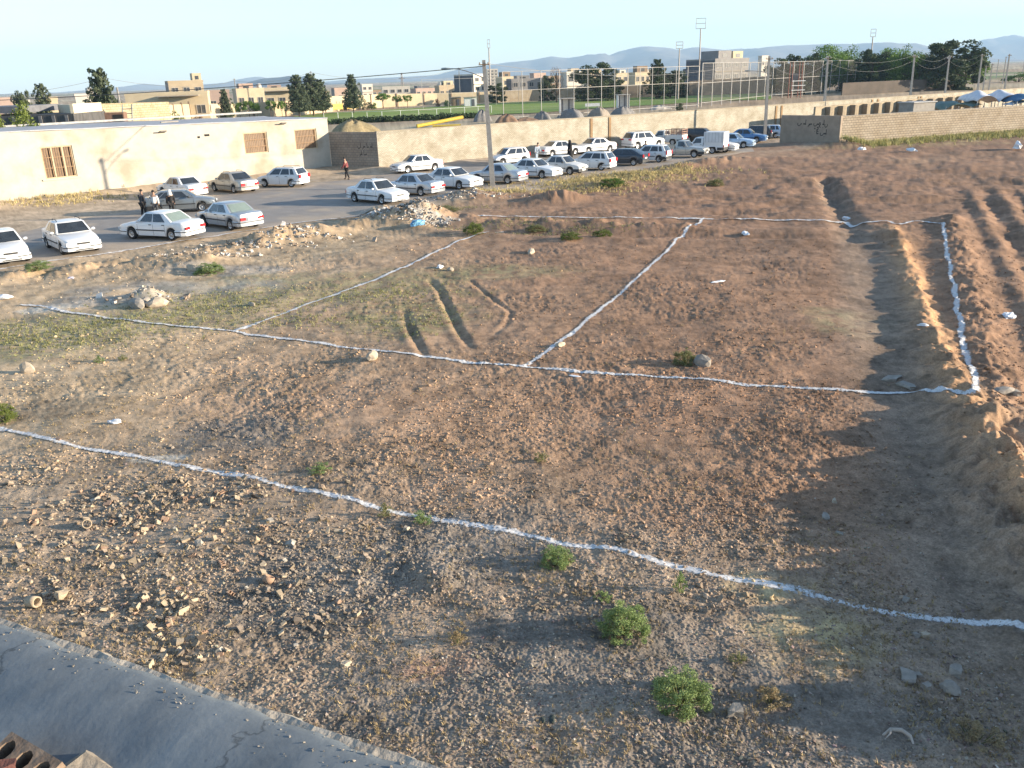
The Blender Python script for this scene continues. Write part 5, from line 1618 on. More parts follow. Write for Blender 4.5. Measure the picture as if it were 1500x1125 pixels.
# ------------------------------------------------------------------ parked cars
def paint(name, c, metal=0.0, rough=.32, coat=.5):
    return mat(name, c, tuple(v * .93 for v in c), scale=1.3, rough=rough, metal=metal, spec=.5, coat=coat, detail=5)
PAINT = {
    'white': paint('paint_white', (.74, .74, .73)), 'dusty': paint('paint_dusty_white', (.64, .63, .60), rough=.45, coat=.2),
    'silver': paint('paint_silver', (.46, .48, .50), .55), 'bronze': paint('paint_bronze', (.43, .41, .37), .5),
    'grey': paint('paint_grey', (.24, .26, .27), .5), 'navy': paint('paint_navy', (.030, .045, .065), .2),
    'blue': paint('paint_blue', (.10, .22, .42), .3), 'skyblue': paint('paint_sky_blue', (.42, .55, .70), .3), 'maroon': paint('paint_maroon', (.13, .05, .04), .2),
    'black': paint('paint_black', (.025, .026, .03), .1)}
glass = mat('car_glass', (.030, .036, .042), (.022, .026, .030), scale=2, rough=.06, spec=.9)
glass_l = mat('glass_painted_sky', (.20, .25, .22), (.16, .20, .18), scale=1.5, rough=.12, spec=.9)  # pale green base colour paints the sky's reflection into the glass
rubber = mat('tyre_rubber', (.022, .021, .021), (.030, .028, .026), scale=14, rough=.9)
trim = mat('black_trim', (.030, .030, .032), (.045, .044, .043), scale=8, rough=.6)
rim_m = mat('wheel_rim', (.50, .50, .50), (.40, .40, .40), scale=6, rough=.35, metal=.6)
lamp_m = mat('headlamp_glass', (.55, .58, .60), (.42, .45, .48), scale=16, rough=.12, spec=.8)
red_m = mat('tail_lamp_red', (.50, .022, .03), (.36, .015, .02), scale=10, rough=.2, spec=.6)
plate_m = mat('number_plate', (.72, .72, .70), (.62, .62, .60), scale=8, rough=.5)

def car_proto(S):
    """builds one car of a kind; x forward, y left, z up, origin on the ground under the middle"""
    L, W, H = S['L'], S['W'], S['H']
    xf, xr, rw = S['xf'], S['xr'], S['rw']
    root = empty('parked_car')
    top = S['top']; ra = rw + .065
    xs = set(p[0] for p in top)
    for xc in (xf, xr):
        for a in np.linspace(-1, 1, 9): xs.add(round(xc + ra * a, 4))
    for v in np.linspace(-L / 2 + .3, L / 2 - .3, 9): xs.add(round(v, 3))
    xs = sorted(xs)
    tx = [p[0] for p in top]; tz = [p[1] for p in top]
    wx = [-L / 2, -L / 2 + .10, -L / 2 + .5, -L * .1, L * .15, L / 2 - .6, L / 2 - .12, L / 2]
    ww = [.86, .94, .985, 1, 1, .985, .92, .82]
    V = []; F = []; MI = []
    secs = []
    for x in xs:
        w = W / 2 * np.interp(x, wx, ww); zt = float(np.interp(x, tx, tz))
        zb = S['zb'] + .05 * max(0, (abs(x) - L / 2 + .3) / .3)
        for xc in (xf, xr):
            if abs(x - xc) < ra: zb = max(zb, rw * .98 + math.sqrt(max(0, ra * ra - (x - xc) ** 2)))
        z3 = min(max(zb + .06, S['zmid']), zt - .13)
        half = [(0, zb), (w * .90, zb), (w * .985, min(zb + .035, z3 - .01)), (w, z3), (w * .985, zt - .10), (w * .945, zt - .03), (w * .82, zt), (0, zt + .025)]
        full = half + [(-y, z) for y, z in half[-2:0:-1]]
        secs.append([(x, y, z) for y, z in full])
    k = len(secs[0]); b = MB()
    vs = [v for s_ in secs for v in s_]
    fsb = []; fsd = []
    for i in range(len(secs) - 1):
        for j in range(k):
            f = (i * k + j, i * k + (j + 1) % k, (i + 1) * k + (j + 1) % k, (i + 1) * k + j)
            (fsd if j in (0, k - 1) else fsb).append(f[::-1])
    b.v = [tuple(v) for v in vs]
    for f in fsb: b.f.append(list(f)); b.m.append(0); b.sm.append(True)
    for f in fsd: b.f.append(list(f)); b.m.append(1); b.sm.append(False)
    b.f.append(list(range(k))); b.m.append(0); b.sm.append(False)
    b.f.append([(len(secs) - 1) * k + j for j in range(k - 1, -1, -1)]); b.m.append(0); b.sm.append(False)
    # greenhouse
    x0f, x1f, x1r, x0r = S['cab']            # windscreen base, windscreen top, rear top, rear base
    zbelt = S['belt'] - .02; wb = W / 2 * S.get('wb', .93); wt = W / 2 * S.get('wt', .72)
    def lvl(t): return (x0f + (x1f - x0f) * t, x0r + (x1r - x0r) * t, wb + (wt - wb) * t, zbelt + (H - zbelt) * t)
    def outline(t, ins=0.0, dz=0.0):
        a, r, y, z = lvl(t); bow = .08
        a -= ins; r += ins; y -= ins
        m = (a + r) / 2
        return [(a + bow, 0, z + dz), (a, y, z + dz), (m, y + .03, z + dz), (r, y, z + dz), (r - bow * .6, 0, z + dz), (r, -y, z + dz), (m, -y - .03, z + dz), (a, -y, z + dz)]
    rings = [outline(0), outline(.5), outline(.90), outline(.97, .05), outline(1.0, .16)]
    o = len(b.v)
    for rg in rings: b.v += rg
    for i in range(len(rings) - 1):
        for j in range(8):
            b.f.append([o + i * 8 + j, o + (i + 1) * 8 + j, o + (i + 1) * 8 + (j + 1) % 8, o + i * 8 + (j + 1) % 8]); b.m.append(0); b.sm.append(i >= 1)
    cb = len(b.v); b.v.append(((lvl(1)[0] + lvl(1)[1]) / 2, 0, H + .03))
    for j in range(8):
        b.f.append([o + 32 + j, cb, o + 32 + (j + 1) % 8]); b.m.append(0); b.sm.append(True)
    # door gaps and side rubbing strip live in the body mesh
    def wside(x, z):
        w = W / 2 * np.interp(x, wx, ww); return w
    for x in S['doors']:
        for s_ in (-1, 1):
            w = wside(x, 0)
            pts = [(x, s_ * (w * .985 + .004), S['zb'] + .06), (x, s_ * (w + .004), S['zmid']), (x, s_ * (w * .985 + .004), S['belt'] - .10)]
            for i in range(2):
                p, q = pts[i], pts[i + 1]
                b.add([(p[0] - .008, p[1], p[2]), (p[0] + .008, p[1], p[2]), (q[0] + .008, q[1], q[2]), (q[0] - .008, q[1], q[2])], [(0, 1, 2, 3) if s_ < 0 else (3, 2, 1, 0)], 1)
    body = b.build('body', [PAINT['white'], trim], root, sharp=math.radians(38))
    body.material_slots[0].link = 'OBJECT'
    # glass
    off = .012
    def panel(name, pts, m):
        return MB().add(pts, [tuple(range(len(pts)))]).build(name, m, root)
    def grid(name, rows, m, flip=False):
        mb = MB(); n = len(rows[0])
        vs = [p for r in rows for p in r]
        fs = []
        for i in range(len(rows) - 1):
            for j in range(n - 1):
                f = (i * n + j, i * n + j + 1, (i + 1) * n + j + 1, (i + 1) * n + j)
                fs.append(f[::-1] if flip else f)
        return mb.add(vs, fs).build(name, m, root)
    def front(s, t, sgn):
        a, r, y, z = lvl(t)
        if sgn > 0: return (a + .08 * (1 - abs(s)) + off, s * y, z + off * .8)
        return (r - .048 * (1 - abs(s)) - off, s * y, z + off * .8)
    grid('windscreen', [[front(s, t, 1) for s in (-.90, 0, .90)] for t in (.05, .86)], glass)
    grid('rear_window', [[front(s, t, -1) for s in (-.86, 0, .86)] for t in (S.get('rt0', .08), .85)], S.get('rg', glass), True)
    def sidep(u, t, s_):
        a, r, y, z = lvl(t); x = a + (r - a) * u
        yy = y + .03 * (1 - abs(2 * u - 1)) + off
        return (x, s_ * yy, z)
    for (u0, u1) in S['side']:
        for s_ in (-1, 1):
            us = [u0, (u0 + u1) / 2, u1] if not (u0 < .5 < u1) else [u0, .5, u1]
            grid('side_window', [[sidep(u, t, s_) for u in us] for t in (.07, .84)], glass, s_ > 0)
    # wheels
    for xc in (xf, xr):
        for s_ in (-1, 1):
            yw = W / 2 - .095
            h = empty('wheel'); h.parent = root; h.location = (xc, s_ * yw, rw)
            wt_ = .095
            MB().lathe([(rw * .60, -wt_), (rw * .86, -wt_), (rw * .97, -wt_ * .78), (rw, -wt_ * .3), (rw, wt_ * .3), (rw * .97, wt_ * .78), (rw * .86, wt_), (rw * .60, wt_)], (0, 0, 0), 20, axis='y').build('tyre', rubber, h)
            rm = MB().lathe([(0, s_ * .070), (rw * .16, s_ * .075), (rw * .20, s_ * .055), (rw * .45, s_ * .050), (rw * .60, s_ * .088), (rw * .63, s_ * .088), (rw * .63, -s_ * .05), (0, -s_ * .05)], (0, 0, 0), 20, axis='y')
            for q in range(7):
                an = 2 * math.pi * q / 7
                rm.box((rw * .34 * math.cos(an), s_ * .056, rw * .34 * math.sin(an)), (rw * .14, .012, rw * .10), mi=1, ry=-an)
            rm.build('rim', [rim_m, trim], h)
    def blk(name, c, d, m, rz=0.0, mirror=True, bev=.0):
        for s_ in ((-1, 1) if mirror else (1,)):
            MB().box((c[0], c[1] * s_, c[2]), d, rz * s_, taper=.94).build(name, m, root)
    nz = top[-1][1]; tzr = top[0][1]
    xe = L / 2
    bm = S.get('bumper', 'body')
    for nm, sx in (('front_bumper', 1), ('rear_bumper', -1)):
        zb_, zt_ = (.24, .47) if sx > 0 else (.27, .52)
        zb_ += S.get('lift', 0); zt_ += S.get('lift', 0)
        mb = MB(); pts = []
        hw = W / 2
        prof = [(xe - .60, hw + .012), (xe - .22, hw * .985 + .012), (xe + .005, hw * .86), (xe + .05, hw * .5), (xe + .06, 0)]
        prof = prof + [(x, -y) for x, y in prof[-2::-1]]
        vs = []; fs = []
        for (x, y) in prof:
            kx = x - .06
            vs += [(sx * x, y, zb_), (sx * x, y, zt_ - .03), (sx * (x - .02), y * .99, zt_), (sx * kx, y * .95, zt_), (sx * kx, y * .95, zb_)]
        for i in range(len(prof) - 1):
            for j in range(5):
                f = (i * 5 + j, i * 5 + (j + 1) % 5, (i + 1) * 5 + (j + 1) % 5, (i + 1) * 5 + j)
                fs.append(f if sx < 0 else f[::-1])
        mb.add(vs, fs)
        o2 = mb.build(nm, [PAINT['white'] if bm == 'body' else trim], root)
        if bm == 'body': o2.material_slots[0].link = 'OBJECT'
        if bm == 'body':
            s2 = MB()
            for (xa, ya), (xb_, yb_) in zip(prof[:-1], prof[1:]):
                s2.add([(sx * (xa + .006), ya * 1.006, zt_ - .085), (sx * (xb_ + .006), yb_ * 1.006, zt_ - .085), (sx * (xb_ + .006), yb_ * 1.006, zt_ - .04), (sx * (xa + .006), ya * 1.006, zt_ - .04)], [(0, 1, 2, 3) if sx < 0 else (3, 2, 1, 0)])
            s2.build('bumper_strip', trim, root)
    hl = S.get('hl', (.40, .12))
    blk('headlight', (xe - .035, W * .335, nz - .11), (.10, hl[0], hl[1]), lamp_m, -.10)
    MB().box((xe - .006, 0, nz - .11), (.05, W * .34, .085)).build('grille', trim, root)
    MB().box((xe + .062, 0, .38 + S.get('lift', 0)), (.02, .50, .11)).build('number_plate', plate_m, root)
    MB().box((xe + .050, 0, .285 + S.get('lift', 0)), (.03, .80, .05)).build('air_intake', trim, root)
    tl = S.get('tl', (.36, .14)); tlz = S.get('tlz', tzr - .16); tly = S.get('tly', .33)
    xt = S.get('tlx', -xe)
    blk('taillight', (xt - .005, W * tly, tlz), (.09, tl[0], tl[1]), red_m, .08)
    MB().box((-xe - .012, 0, S.get('plz', tzr - .18)), (.03, .50, .11)).build('number_plate', plate_m, root)
    # mirrors and handles
    for s_ in (-1, 1):
        mm = MB().lathe([(0, -.10), (.055, -.07), (.07, 0), (.055, .07), (0, .10)], (0, 0, 0), 8, axis='y')
        o2 = mm.build('mirror', [PAINT['white'] if S.get('mir', 'body') == 'body' else trim], root, (x0f - .28, s_ * (W / 2 + .09), S['belt'] + .04))
        if S.get('mir', 'body') == 'body': o2.material_slots[0].link = 'OBJECT'
        for x in S['handles']:
            MB().box((x, s_ * (W / 2 * .99 + .012), S['belt'] - .13), (.17, .03, .035)).build('door_handle', trim, root)
        if S.get('strip', True):
            st = MB().box(((xf + xr) / 2, s_ * (W / 2 + .010), S['zmid'] + .02), (xf - xr - 2 * ra - .03, .022, .055))
            st.build('side_strip', trim, root)
        if S.get('rails'):
            MB().tube([(x1f - .10, s_ * wt * .86, H), (x1f - .2, s_ * wt * .86, H + .065), (x1r + .25, s_ * wt * .86, H + .065), (x1r + .15, s_ * wt * .86, H)], .018, 5).build('roof_rail', trim, root)
    if S.get('rackbars'):
        for x in (.15, -.45): MB().box((x - .2, 0, H + .075), (.04, wt * 1.7, .025)).build('roof_bar', trim, root)
    if 'bed' in S:
        xa, xb2, zt_ = S['bed']
        mb = MB(); hw = W / 2 * .96
        for s_ in (-1, 1): mb.box(((xa + xb2) / 2, s_ * (hw - .03), zt_ - .18 + .19), (xa - xb2, .06, .36))
        mb.box((xb2 + .03, 0, zt_ + .01), (.06, 2 * hw - .122, .36)); mb.box((xa - .03, 0, zt_ + .01), (.06, 2 * hw - .122, .36))
        o2 = mb.build('cargo_bed', [PAINT['white']], root); o2.material_slots[0].link = 'OBJECT'
        MB().box(((xa + xb2) / 2, 0, zt_ - .12), (xa - xb2 - .13, 2 * hw - .13, .03)).build('bed_floor', trim, root)
        if S.get('rack') == 'slats':
            mb = MB()
            for s_ in (-1, 1):
                for k2 in range(7): mb.box((xb2 + (xa - xb2) * (k2 + .2) / 6.5, s_ * (hw - .03), zt_ + .46), (.06, .05, .55))
                for z in (.3, .5, .72): mb.box(((xa + xb2) / 2, s_ * (hw + .01), zt_ + z), (xa - xb2, .03, .07))
            for z in (.3, .5, .72): mb.box((xb2 + .0, 0, zt_ + z), (.03, 2 * hw, .07))
            mb.build('cargo_rails', mat('rail_red', (.34, .20, .15), (.25, .15, .11), scale=5, rough=.7), root)
        if S.get('rack') == 'box':
            mb = MB(); mb.box(((xa + xb2) / 2, 0, zt_ + .19 + .47), (xa - xb2 + .04, 2 * hw + .10, .94))
            mb.build('cargo_box', mat('box_white', (.66, .67, .68), (.58, .59, .60), scale=2, rough=.5), root)
            mb = MB()
            for k2 in range(5): mb.box((xb2 - .025, 0, zt_ + .32 + .17 * k2), (.02, 2 * hw - .1, .03))
            for s_ in (-1, 1):
                for k2 in range(6): mb.box((xb2 + .15 + (xa - xb2 - .3) * k2 / 5, s_ * (hw + .055), zt_ + .66), (.04, .02, .9))
            mb.build('box_ribs', mat('box_rib', (.45, .46, .47), (.38, .39, .4), scale=3, rough=.5), root)
    return root

def sedan(L=4.42, W=1.72, H=1.42, **kw):
    s = dict(L=L, W=W, H=H, xf=L * .298, xr=-L * .302, rw=.30, zb=.20, zmid=.50, belt=.93,
             top=[(-L / 2, .80), (-L / 2 + .05, .90), (-L / 2 + .25, .955), (-L / 2 + .85, .97), (-L * .18, .94), (L * .19, .93), (L * .30, .88), (L / 2 - .30, .79), (L / 2 - .06, .735), (L / 2, .68)],
             cab=(L * .215, L * .075, -L * .17, -L * .325), side=[(.10, .46), (.495, .83)], doors=(L * .19, -L * .045, -L * .215), handles=(-L * .005, -L * .20))
    s.update(kw); return s
def hatch(L=3.85, W=1.66, H=1.44, **kw):
    s = dict(L=L, W=W, H=H, xf=L * .315, xr=-L * .315, rw=.29, zb=.20, zmid=.52, belt=.95,
             top=[(-L / 2, .92), (-L / 2 + .06, .98), (-L / 2 + .4, .97), (0, .95), (L * .21, .94), (L * .33, .87), (L / 2 - .22, .78), (L / 2 - .05, .73), (L / 2, .68)],
             cab=(L * .26, L * .08, -L * .385, -L * .475), side=[(.10, .42), (.455, .74), (.78, .90)], doors=(L * .21, -L * .05, -L * .24), handles=(-L * .01, -L * .21), tlz=.82, tl=(.26, .24), tly=.37, plz=.62)
    s.update(kw); return s
KINDS = {
    'sedan': sedan(), 'sedan_light': sedan(rg=glass_l), 'sedan_rack': sedan(H=1.46, rails=True, rackbars=False),
    'round_sedan': sedan(L=4.50, W=1.73, H=1.46, belt=.96, hl=(.46, .17), tl=(.34, .20), rails=True), 'new_sedan': sedan(L=4.54, W=1.78, H=1.46, belt=.97, hl=(.44, .16), strip=False, tl=(.40, .16)),
    'boxy_sedan': sedan(L=3.94, W=1.60, H=1.44, mir='trim', bumper='trim', tl=(.30, .20)),
    'fastback': hatch(L=4.30, W=1.68, H=1.38, cab=(4.30 * .215, 4.30 * .07, -4.30 * .24, -4.30 * .46), bumper='trim', side=[(.10, .40), (.435, .72), (.755, .88)], mir='trim', rackbars=False),
    'hatch': hatch(H=1.43), 'hatch_rails': hatch(H=1.45, rails=True, strip=False, tl=(.30, .26)),
    'boxy_hatch': hatch(L=3.56, W=1.60, H=1.46, bumper='trim', mir='trim', tl=(.16, .34), tly=.42, tlz=.84),
    'suv': hatch(L=4.45, W=1.83, H=1.70, rw=.35, zb=.27, zmid=.62, belt=1.10, lift=.1, strip=False, rails=True,
                 top=[(-2.225, 1.02), (-2.16, 1.10), (-1.8, 1.12), (0, 1.10), (.95, 1.09), (1.5, 1.02), (1.98, .95), (2.16, .88), (2.225, .80)],
                 cab=(1.02, .42, -1.66, -2.08), tlz=1.0, tl=(.42, .13), tly=.34, plz=.78),
    'pickup': dict(L=4.70, W=1.66, H=1.50, xf=1.44, xr=-1.28, rw=.33, zb=.28, zmid=.58, belt=.98, lift=.08, bumper='trim', mir='trim', strip=False,
                   top=[(-2.35, .80), (-.40, .80), (-.36, .98), (.60, .99), (1.1, .97), (2.1, .88), (2.30, .82), (2.35, .74)],
                   cab=(.78, .42, -.30, -.40), wt=.78, rt0=.2, side=[(.14, .80)], doors=(.62, -.34), handles=(-.15,), bed=(-.46, -2.33, .86), tlz=.72, tl=(.14, .20), tly=.43, plz=.62, hl=(.26, .17)),
}
KINDS['slat_pickup'] = dict(KINDS['pickup'], rack='slats'); KINDS['box_pickup'] = dict(KINDS['pickup'], rack='box')
CARP = {}
def own_colour(root, colour):
    for ch in root.children:
        if ch.type == 'MESH':
            for sl in ch.material_slots:
                if sl.link == 'OBJECT': sl.material = PAINT[colour]
def ground_z(x, y):
    return float(height(np.array([x]), np.array([y]), micro=False)[0]) + .02
def car(kind, colour, label, rear=None, front=None, side='left', mid=None, hd=None, cat='car'):
    """rear/front: where the wheels of the side seen touch the ground; or mid + heading in degrees"""
    if kind not in CARP:
        c = CARP[kind] = car_proto(KINDS[kind])
    else:
        c = copy_tree(CARP[kind])
    S = KINDS[kind]
    if rear and front:
        a = G(*rear); b2 = G(*front)
        h = math.atan2(b2.y - a.y, b2.x - a.x) if hd is None else math.radians(hd)
        m_ = (a + b2) / 2
    else:
        m_ = G(*mid); h = math.radians(hd)
    f = Vector((math.cos(h), math.sin(h), 0)); l = Vector((-f.y, f.x, 0))
    ax = (S['xf'] + S['xr']) / 2
    if mid and rear is None and isinstance(mid, tuple) and side in ('leftf', 'leftr', 'rightf', 'rightr'):
        ax = S['xf'] if side[-1] == 'f' else S['xr']
    o = (l if side.startswith('right') else -l) * (S['W'] / 2 - .05)
    pos = m_ - f * ax + o if side != 'none' else m_
    pos.z = ground_z(pos.x, pos.y)
    c.location = pos; c.rotation_euler = (0, 0, h)
    c.name = 'parked_car' if cat == 'car' else ('pickup_truck' if cat == 'pickup' else 'parked_van')
    own_colour(c, colour)
    tag(c, label, cat, 'cars parked along the street')
    return c
def hdg(p, q):
    a = G(*p); b2 = G(*q); return math.degrees(math.atan2(b2.y - a.y, b2.x - a.x))
# the car's side seen from here is its right when it points right, its left when it points left
HR = -38.0      # heading of cars with the bonnet towards the waste ground
HL = 146.0      # heading of cars backed up to the waste ground
print('headings', hdg((61, 364), (92, 375)), hdg((253, 354), (208.6, 343)), hdg((339, 339), (300, 319)), hdg((343.5, 284), (321.5, 275.5)), hdg((427.5, 275), (391, 271)), hdg((524, 293.5), (560, 301)), hdg((744, 271), (705, 265)), hdg((213, 310), (297, 311)))
car('sedan', 'white', 'white car cut by the left edge of the picture, bonnet towards the camera', mid=(-14, 390), hd=-52, side='rightf')
car('round_sedan', 'white', 'white sedan with roof rails facing the camera, leftmost whole car', mid=(92, 374), hd=-50, side='rightf')
car('sedan_light', 'white', 'white sedan seen from behind with a grey green rear window', mid=(253, 353.5), hd=158, side='leftr')
car('sedan_light', 'silver', 'silver blue sedan with a pale rear window, right of the white one', mid=(339, 338.5), hd=140, side='leftr')
car('sedan', 'white', 'white sedan at the building side, behind the grey hatchback with people', mid=(268, 291), hd=140, side='leftr')
car('round_sedan', 'bronze', 'bronze silver sedan parked under the middle barred window', mid=(343.5, 284), hd=138, side='leftr')
car('hatch_rails', 'white', 'white hatchback with roof rails beside the shaded corner of the building', mid=(427.5, 275), hd=160, side='leftr')
car('fastback', 'grey', 'dusty grey hatchback standing crosswise with people beside it', mid=(297, 310.5), hd=12, side='rightf')
car('sedan_rack', 'white', 'white sedan with roof rails facing the camera, first car of the long row', mid=(560, 300.5), hd=-40, side='rightf')
car('sedan', 'silver', 'silver sedan seen from behind, second car of the long row', mid=(617, 288), hd=146, side='leftr')
car('new_sedan', 'white', 'newer white sedan with dark headlights, left of the nearest utility pole', mid=(673, 278.5), hd=-36, side='rightf')
car('sedan_light', 'silver', 'blue silver sedan seen from behind, just right of the nearest utility pole', mid=(744, 270.5), hd=150, side='leftr')
car('sedan', 'white', 'white sedan facing the camera, right neighbour of the car at the pole', mid=(794, 262.5), hd=-36, side='rightf')
car('boxy_sedan', 'dusty', 'boxy white sedan with black bumpers facing the camera in the long row', mid=(834.7, 257), hd=-36, side='rightf')
car('hatch_rails', 'white', 'white hatchback with red tail lamps in the middle of the long row', mid=(881, 250.5), hd=150, side='leftr')
car('fastback', 'navy', 'dark navy car with a pale sunlit tailgate in the long row', mid=(928, 243.5), hd=150, side='leftr')
car('boxy_hatch', 'white', 'small boxy white hatchback right of the dark navy car', mid=(965, 238.5), hd=150, side='leftr')
car('pickup', 'bronze', 'silver grey pickup truck with its bonnet to the waste ground', mid=(1016.5, 231.5), hd=-32, side='rightf', cat='pickup')
car('box_pickup', 'white', 'pickup truck with a white ribbed cargo box, seen from behind', mid=(1043, 226), hd=150, side='leftr', cat='pickup')
car('sedan', 'dusty', 'whitish sedan facing right, just right of the white cargo box', mid=(1062, 224), hd=-30, side='rightf')
car('sedan', 'skyblue', 'pale blue sedan near the far end of the long row', mid=(1089, 217.5), hd=-28, side='rightf')
car('sedan', 'blue', 'strong blue sedan in shade near the end pole', mid=(1108, 209.5), hd=-26, side='rightf')
car('hatch', 'navy', 'dark car between the end pole and the strong blue sedan', mid=(1119, 204), hd=150, side='leftr')
car('hatch', 'skyblue', 'pale blue hatchback half hidden by the graffiti wall', mid=(1136, 203), hd=160, side='leftr')
# second row, against the brick wall
car('sedan', 'white', 'white sedan with a sunlit bonnet against the brick wall, nearest of the wall row', mid=(598, 254.5), hd=-146, side='leftf')
car('boxy_hatch', 'white', 'white estate car half hidden behind the nearest utility pole', mid=(768, 240), hd=-150, side='leftr')
car('sedan', 'white', 'white sedan by the brick wall with two people beside it', mid=(843, 228), hd=28, side='rightf')
car('sedan', 'white', 'white sedan with a dark bonnet under the two brown wall joints', mid=(862, 226), hd=-150, side='leftf')
car('suv', 'white', 'tall white off-road car with a dark rear window at the brick wall', mid=(934, 215), hd=30, side='rightr')
car('slat_pickup', 'dusty', 'pickup truck with reddish slatted cargo rails behind the small boxy hatchback', mid=(985, 212), hd=148, side='leftr', cat='pickup')
car('sedan', 'white', 'white sedan behind the slatted pickup at the brick wall', mid=(1008, 204), hd=30, side='rightf')
car('hatch', 'maroon', 'dark brown car wedged between two white ones at the brick wall', mid=(1013, 198), hd=32, side='rightr')
car('boxy_sedan', 'dusty', 'dull white sedan with a black front right of the dark brown car', mid=(1023, 199), hd=-150, side='leftf')
car('hatch', 'black', 'black car in the gap between the two far rows', mid=(1040, 205), hd=-30, side='rightf')
car('sedan', 'white', 'white sedan second from the far end at the brick wall', mid=(1066, 196), hd=30, side='rightr')
car('new_sedan', 'white', 'white sedan at the far end of the wall row, left of the end pole', mid=(1099, 190), hd=30, side='rightr')
car('hatch', 'bronze', 'bronze car hidden behind the white sedan with the sunlit bonnet', mid=(1054, 193), hd=30, side='rightr')
car('boxy_hatch', 'dusty', 'whitish car showing between the end pole and the graffiti wall', mid=(1140, 188), hd=30, side='rightr')
# cars beyond the yard
q = R(1232, 154, 116)
def far_car(kind, colour, px, D, hd, label, cat='car'):
    if kind not in CARP: CARP[kind] = car_proto(KINDS[kind])
    c = copy_tree(CARP[kind]); p = R(px, 130, D)
    c.location = (p.x, D, .02); c.rotation_euler = (0, 0, math.radians(hd)); c.name = 'parked_car'
    own_colour(c, colour); tag(c, label, cat, 'cars parked along the street')
for i, px in enumerate((1352, 1362, 1371, 1380, 1389, 1397, 1405)):
    pass
far_car('sedan', 'white', 1366, 150, 30, 'white car roof showing left of the first pole before the biggest tree')
far_car('suv', 'dusty', 1384, 153, 30, 'pale car roof showing right behind the pole before the biggest tree')
far_car('suv', 'white', 1395, 157, 30, 'white car roof second from the end of the yellow brick wall')
far_car('suv', 'silver', 1405, 161, 30, 'silver car roof at the end of the yellow brick wall')
far_car('sedan', 'blue', 1440, 186, 200, 'dark blue car on the lane behind the white tarpaulin')
far_car('sedan', 'navy', 1452, 190, 200, 'dark car beside the blue one behind the white tarpaulin')
# delivery van
vp = R(1226, 160, 112)
van = empty('parked_van', (vp.x, 112, 0.02), math.radians(34), 'white van with a dark window and faint grey lettering behind the graffiti wall', 'van', None)
vb = MB(); prof = [(-2.5, .35), (-2.5, 2.05), (-2.35, 2.2), (1.1, 2.2), (1.35, 2.1), (1.9, 1.35), (2.45, 1.15), (2.5, .35)]
V = [(x, s_ * (.86 if z > 1.9 else .95), z) for s_ in (-1, 1) for x, z in prof]; n = len(prof)
vb.add(V, [tuple(range(n)), tuple(range(2 * n - 1, n - 1, -1))] + [(i, n + i, n + (i + 1) % n, (i + 1) % n) for i in range(n)])
vb.build('body', [PAINT['white']], van)
for s_ in (-1, 1):
    MB().add([(.25, s_ * .965, 1.3), (1.65, s_ * .965, 1.3), (1.2, s_ * .94, 1.95), (.25, s_ * .94, 1.95)], [(0, 1, 2, 3) if s_ < 0 else (3, 2, 1, 0)]).build('side_window', glass, van)
    for x in (-1.6, 1.6): MB().lathe([(0, -.1), (.33, -.1), (.35, 0), (.33, .1), (0, .1)], (x, s_ * .86, .33), 16, axis='y').build('wheel', rubber, van)
    scribble(van, Vector((.0, s_ * .952, 1.45)), Vector((1, 0, 0)), Vector((0, s_, 0)), arabic_like(['tt.b', 'lt.', 'tmr'], 21, .55), .07, 'lettering', mat('grey_lettering', (.25, .27, .32), (.2, .22, .26), scale=5, rough=.6))
MB().add([(1.40, -.80, 2.05), (1.40, .80, 2.05), (1.92, .86, 1.37), (1.92, -.86, 1.37)], [(0, 3, 2, 1)]).build('windscreen', glass, van)

# ------------------------------------------------------------------ people
skin = mat('skin', (.36, .22, .15), (.32, .19, .13), scale=8, rough=.6)
hair_m = mat('hair_black', (.02, .016, .014), (.014, .012, .011), scale=20, rough=.7)
def cloth(n, c): return mat('cloth_' + n, c, tuple(v * .8 for v in c), scale=7, rough=.95, bump=.006, bscale=18)
def skinned(name, verts, edges, radii, m, parent, sub=1):
    me = bpy.data.meshes.new(name); me.from_pydata(verts, edges, [])
    o = bpy.data.objects.new(name, me); COL.objects.link(o)
    sk = o.modifiers.new('skin', 'SKIN'); sk.use_smooth_shade = True
    for i, r in enumerate(radii): me.skin_vertices[0].data[i].radius = (r[0], r[1]) if isinstance(r, tuple) else (r, r)
    me.skin_vertices[0].data[0].use_root = True
    ss = o.modifiers.new('sub', 'SUBSURF'); ss.levels = sub; ss.render_levels = sub
    dg = bpy.context.evaluated_depsgraph_get()
    nm = bpy.data.meshes.new_from_object(o.evaluated_get(dg))
    bpy.data.objects.remove(o)
    nm.materials.clear(); nm.materials.append(m)
    nm.name = name
    o = bpy.data.objects.new(name, nm); COL.objects.link(o); o.parent = parent
    return o
